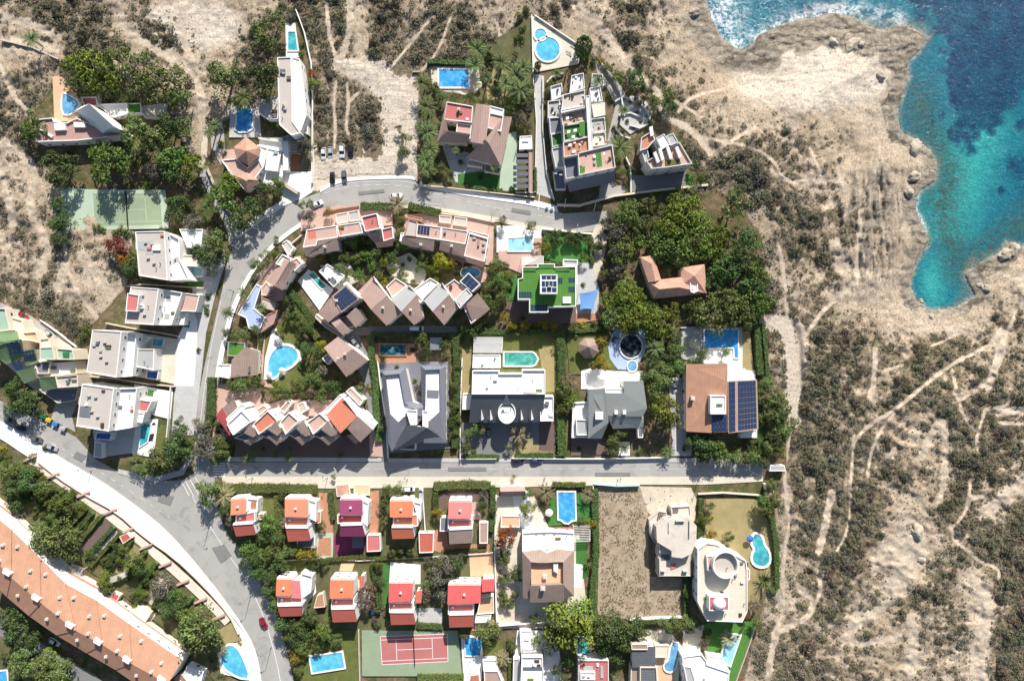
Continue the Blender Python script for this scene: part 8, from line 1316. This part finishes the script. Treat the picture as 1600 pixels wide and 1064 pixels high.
# ---------------------------------------------------------------- pool furniture
def lounger(px,py,ang,mat,label,group,z=.1):
    X,Y,_=P(px,py,z); root=empty('sun_lounger',(X,Y,z)); root.rotation_euler=(0,0,math.radians(ang)); tag(root,label,'sun lounger',group)
    mb=MB(); mb.box(-.95,.3,-.33,.33,.3,.4); mk('seat',mb.v,mb.f,MAT[mat],root); mb=MB(); mb.add([(.3,-.33,.3),(.95,-.33,.62),(.95,.33,.62),(.3,.33,.3),(.3,-.33,.4),(.92,-.33,.72),(.92,.33,.72),(.3,.33,.4)],[(0,1,2,3),(4,5,6,7),(0,1,5,4),(1,2,6,5),(2,3,7,6),(3,0,4,7)]); mk('backrest',mb.v,mb.f,MAT[mat],root)
    for a in (-.85,.5):
        for b in (-.28,.28): mb=MB(); mb.box(a-.03,a+.03,b-.03,b+.03,0,.3); mk('leg',mb.v,mb.f,MAT['metal_grey'],root)
for (x,y) in ((240,662),(238,679),(237,683),(236,687)): lounger(x,y,15,'rubber','dark sun lounger on the white deck of the lounger pool','dark loungers on the white deck',.12)
for (x,y) in ((888,82),(889,86),(895,74)): lounger(x,y,-25,'greypale','pale sun lounger at the right edge of the round pools deck','pale loungers by the round pools')
for (x,y) in ((1155,577),(1162,579),(1169,581),(1176,583)): lounger(x,y,80,'white_step','white sun lounger on the terrace above the solar field','white loungers above the solar field')
for (x,y) in ((645,545),(645,548.5)): lounger(x,y,0,'rubber','dark sun lounger at the right end of the dark pool','loungers by the dark pool')
for (x,y) in ((733,1035),(744,1034),(735,1048)): lounger(x,y,70,'white_step','white sun lounger on the deck below the shaded pool','loungers below the shaded pool')
for (x,y) in ((850,838),(866,838),(880,837),(838,838)): lounger(x,y,90,'greypale','grey lounger on the white terrace above the mansion','loungers above the mansion',4.3)
def parasol(px,py,r,mat,label):
    X,Y,_=P(px,py,2.4); root=empty('parasol',(X,Y,.05)); tag(root,label,'parasol')
    mb=MB(); mb.cyl((0,0),.03,.03,0,2.6,6); mk('pole',mb.v,mb.f,MAT['metal_grey'],root); mb=MB(); n=8
    v=[(r*math.cos(2*math.pi*k/n),r*math.sin(2*math.pi*k/n),2.15) for k in range(n)]+[(0,0,2.7)]; mb.add(v,[(k,(k+1)%n,n) for k in range(n)]); mk('canopy',mb.v,mb.f,MAT[mat],root); mb=MB(); mb.cyl((0,0),.3,.28,0,.12,10); mk('base',mb.v,mb.f,MAT['concrete'],root)
parasol(1085,536,2.,'awning_beige','brownish parasol left of the L-shaped pool'); parasol(1172,842,1.3,'awning_blue','small dark parasol touching the keyhole pool')
parasol(858,801,1.4,'white','round white parasol on dark turf left of the royal blue pool'); parasol(748,132,1.3,'awning_beige','beige parasol on the tiled villa pool terrace'); parasol(440,579,1.2,'awning_beige','beige parasol at the foot of the heart-shaped pool'); parasol(420,585,1.1,'white','white parasol at the left of the heart-shaped pool')
# shade sail
A=[P(905,458,3.2),P(936,451,2.6),P(928,484,3.),P(906,484,2.6)]; root=empty('shade_sail',(A[0][0]+3,A[0][1]-3,0)); tag(root,'blue four-cornered shade sail right of the green turf roof','shade sail')
n=8; vs=[]
for j in range(n+1):
    for i in range(n+1):
        u,v=i/n,j/n; p=Vector(A[0])*(1-u)*(1-v)+Vector(A[1])*u*(1-v)+Vector(A[2])*u*v+Vector(A[3])*(1-u)*v; c=Vector(((A[0][0]+A[2][0])/2,(A[0][1]+A[2][1])/2,p.z)); e=max(4*u*(1-u)*(1 if v in(0,1) else 0),4*v*(1-v)*(1 if u in (0,1) else 0)); p=p.lerp(c,.14*e); p.z-=1.0*u*(1-u)*v*(1-v)*4; vs.append(tuple(p))
mk('canvas',vs,[(j*(n+1)+i,j*(n+1)+i+1,(j+1)*(n+1)+i+1,(j+1)*(n+1)+i) for j in range(n) for i in range(n)],MAT['sail_blue'],root,root.location,smooth=True)
for p in A: mb=MB(); mb.cyl((p[0],p[1]),.07,.07,0,p[2]+.1,8); mk('mast',mb.v,mb.f,MAT['metal_grey'],root,root.location)
# garden canopies in the terrace gardens: striped white-slatted pergolas
def canopy(quad,h,mat,label,name='garden_pergola'):
    A,B,C_,D=[Vector(P(x,y,h)) for x,y in quad]; c=(A+B+C_+D)/4; root=empty(name,(c.x,c.y,0)); tag(root,label,'pergola'); L=(c.x,c.y,0)
    mb=MB(); 
    for k in range(9):
        t=k/8; a=A.lerp(D,t); b=B.lerp(C_,t); mb.tube(a,b,.07,.07,4)
    mk('slat_roof',mb.v,mb.f,MAT[mat],root,L)
    for p in (A,B,C_,D): mb=MB(); mb.cyl((p.x,p.y),.08,.08,0,h+.05,6); mk('post',mb.v,mb.f,MAT['white'],root,L)
canopy([(165,905),(205,890),(208,896),(170,912)],2.6,'white','white slatted garden pergola beside the round olive tree'); canopy([(30,762),(70,752),(72,758),(34,768)],2.5,'white','white slatted garden pergola in the dark garden at left'); canopy([(112,880),(132,888),(124,902),(106,892)],2.6,'white_step','pale slatted pergola beside the big garden tree'); canopy([(452,222),(467,222),(467,240),(452,240)],2.6,'white','white slatted pergola over the wooden deck of the long white house'); canopy([(464,840),(492,836),(493,856),(466,858)],2.5,'greypale','grey slatted pergola below the salmon villa')
def awn(quad,h,mat,label,name='shed',cat='shed'):
    hh=House(name,label,cat,'the little '+cat,quad[0]); HOUSES.pop(); hh.flat(quad,h,mat,'cream',.1); hh.done(2)
awn([(186,838),(198,832),(206,840),(192,850)],2.6,'roof_red','small red-roofed garden shed in the terrace gardens below the retaining wall'); awn([(215,945),(238,955),(225,975),(212,962)],2.4,'white_step','white garden shed with open white court in the terrace gardens'); awn([(176,925),(188,930),(182,940),(172,935)],2.4,'roof_crimson','crimson-roofed hut at the middle of the terrace block'); awn([(220,968),(232,976),(226,984),(216,978)],2.5,'tile_terra','terracotta lean-to at the terrace block wall')
awn([(495,930),(505,926),(508,948),(490,950)],2.6,'tile_orange','orange tiled shed between the first two lower red villas'); awn([(524,758),(545,756),(548,775),(526,776)],.9,'tile_terra','raised terracotta planter bed above the purple villa','planter','planter'); awn([(552,757),(578,757),(578,774),(553,772)],.9,'terrace_peach','raised planter bed with orange flowers above the purple villa','planter','planter')
# boulders on the slope and the shore
def boulder(px,py,r,label):
    zb=float(terr(px,py)); X,Y,_=P(px,py,zb); rw=r*S; bm=bmesh.new(); bmesh.ops.create_icosphere(bm,subdivisions=3,radius=1.)
    sd=R.uniform(0,99)
    for v in bm.verts: k=1+.45*(mnoise.noise(v.co*1.1+Vector((sd,0,0))))+.15*mnoise.noise(v.co*3+Vector((sd,3,0))); v.co=Vector((v.co.x*k,v.co.y*k*.7,v.co.z*k*.55))
    me=bpy.data.meshes.new('boulder'); bm.to_mesh(me); bm.free(); me.materials.append(MAT['rock']); o=link('boulder',me,None,(X,Y,zb)); o.scale=(rw,rw,rw); o.rotation_euler=(0,0,R.uniform(0,3.1)); tag(o,label,'boulder','boulders')
for x,y,r,l in ((1433,831,13,'large pale oval boulder on the bare slope at lower right'),(1440,873,7,'smaller boulder below the large oval boulder'),(1302,68,10,'dark boulder on the rocky point by the surf'),(1330,72,14,'big boulder on the sea side of the rocky point'),(1345,70,7,'narrow boulder beside the big point boulder'),(1430,230,14,'boulder at the water edge of the east shore'),(1428,276,11,'dark ledge boulder on the east shore'),(1420,300,10,'ledge boulder just above the white surf patch'),(1540,450,8,'boulder at the right of the little cove'),(1570,398,12,'boulder on the rocks right of the cove'),(1585,390,10,'outermost boulder right of the cove'),(1530,445,6,'small boulder left of the cove rocks'),(1375,120,9,'boulder on the pale rock shelf right side'),(1085,20,9,'boulder at the surf corner at the top'),(1440,470,6,'small boulder on the cove beach'),(1455,495,5,'low boulder on the cove sand')): boulder(x,y,r,l)
# ---------------------------------------------------------------- labels of plants from what stands near them
tr=sorted([p for p in PLANTS if p[0].get('category')=='tree'],key=lambda p:-p[3]); small=tr[285:]
V_=[];MI_=[];mats_=[]
bpy.context.view_layer.update()
for p in small:
    PLANTS.remove(p); o=p[0]
    for c in list(o.children):
        if c.name.startswith('crown'):
            me=c.data; a=np.empty(len(me.vertices)*3,np.float32); me.vertices.foreach_get('co',a); M_=np.array(c.matrix_world); a=a.reshape(-1,3)@M_[:3,:3].T+M_[:3,3]; V_.append(a)
            m_=me.materials[0]
            if m_ not in mats_: mats_.append(m_)
            MI_.append(np.full(len(a)//4,mats_.index(m_)))
        bpy.data.objects.remove(c)
    bpy.data.objects.remove(o)
V_=np.concatenate(V_); n_=len(V_)//4; me=bpy.data.meshes.new('garden_greenery'); me.vertices.add(4*n_); me.vertices.foreach_set('co',V_.ravel()); me.loops.add(4*n_); me.loops.foreach_set('vertex_index',np.arange(4*n_,dtype=np.int32)); me.polygons.add(n_); me.polygons.foreach_set('loop_start',np.arange(n_,dtype=np.int32)*4); me.update(calc_edges=True)
for m_ in mats_: me.materials.append(m_)
me.polygons.foreach_set('material_index',np.concatenate(MI_).astype(np.int32)); tag(link('garden_greenery',me),'small leafy trees and undergrowth filling the gardens','greenery',None,'stuff')
LM=[(h.lm,h.at[0],h.at[1]) for h in HOUSES if h.lm!='the garden annex']+POOLS+[('the dirt lot',550,255),('the zebra crossing',342,735),('the paved path to the hillside villa',315,200),('the lower street corner',300,765),('the road junction',370,385),('the jagged apartment court',1030,285)]
used={}
def dirw(dx,dy):
    a=math.degrees(math.atan2(-dy,dx))%360
    return ['right of','upper right of','above','upper left of','left of','lower left of','below','lower right of'][int((a+22.5)//45)%8]
todo=[]
for (o,x,y,r,look,lab) in PLANTS:
    c=sorted(LM,key=lambda l:math.hypot(l[1]-x,l[2]-y)); todo.append((o,x,y,r,look,c))
groups={}
for i,(o,x,y,r,look,c) in enumerate(todo):
    k=c[0]; key=(look,dirw(x-k[1],y-k[2]),k[0]); groups.setdefault(key,[]).append((math.hypot(x-k[1],y-k[2]),i))
ORD=['nearest','second nearest','third nearest','fourth nearest','fifth nearest','sixth nearest','seventh nearest','eighth nearest','ninth nearest']
for key,l in groups.items():
    l.sort()
    sizes=[todo[i][3] for _,i in l]
    for n,(d,i) in enumerate(l):
        o,x,y,r,look,c=todo[i]
        if len(l)==1: s=f'{size_word(r)} {look} {key[1]} {key[2]}'
        else: s=f'{size_word(r)} {look}, {ORD[min(n,8)] if n<len(l)-1 or len(l)>2 else "farther"} of those {key[1]} {key[2]}'
        o['label']=' '.join(s.split()[:16]); o['group']=look+'s in the gardens'
for o in bpy.data.objects:
    if 'label' in o.keys(): o['label']=' '.join(o['label'].split()[:16])
# ---------------------------------------------------------------- camera, light
cam=bpy.data.cameras.new('camera'); co_=bpy.data.objects.new('camera',cam); COL.objects.link(co_); co_.location=(0,0,H); cam.sensor_width=36; cam.lens=36*H/364.; cam.clip_end=20000; cam.clip_start=1.; scene.camera=co_
SUN_EL=math.radians(35); az=math.radians(14)      # sun stands over the top of the picture, a little to the right
d=Vector((math.sin(az)*math.cos(SUN_EL),math.cos(az)*math.cos(SUN_EL),math.sin(SUN_EL)))
sl=bpy.data.lights.new('sun','SUN'); sl.energy=5.; sl.angle=math.radians(.5); sl.color=(1,.955,.885); so_=bpy.data.objects.new('sun',sl); COL.objects.link(so_); so_.rotation_euler=d.to_track_quat('Z','Y').to_euler(); so_.location=(0,0,200)
wd=bpy.data.worlds.new('World'); scene.world=wd; wd.use_nodes=True; t=wd.node_tree; bg=t.nodes['Background']; sk=t.nodes.new('ShaderNodeTexSky'); sk.sky_type='NISHITA'; sk.sun_disc=False; sk.sun_elevation=SUN_EL; sk.sun_rotation=az; t.links.new(sk.outputs[0],bg.inputs[0]); bg.inputs[1].default_value=.08
scene.view_settings.view_transform='Standard'; scene.view_settings.look='None'; scene.view_settings.exposure=.62; scene.view_settings.gamma=1
scene.cycles.max_bounces=6; scene.cycles.transparent_max_bounces=4
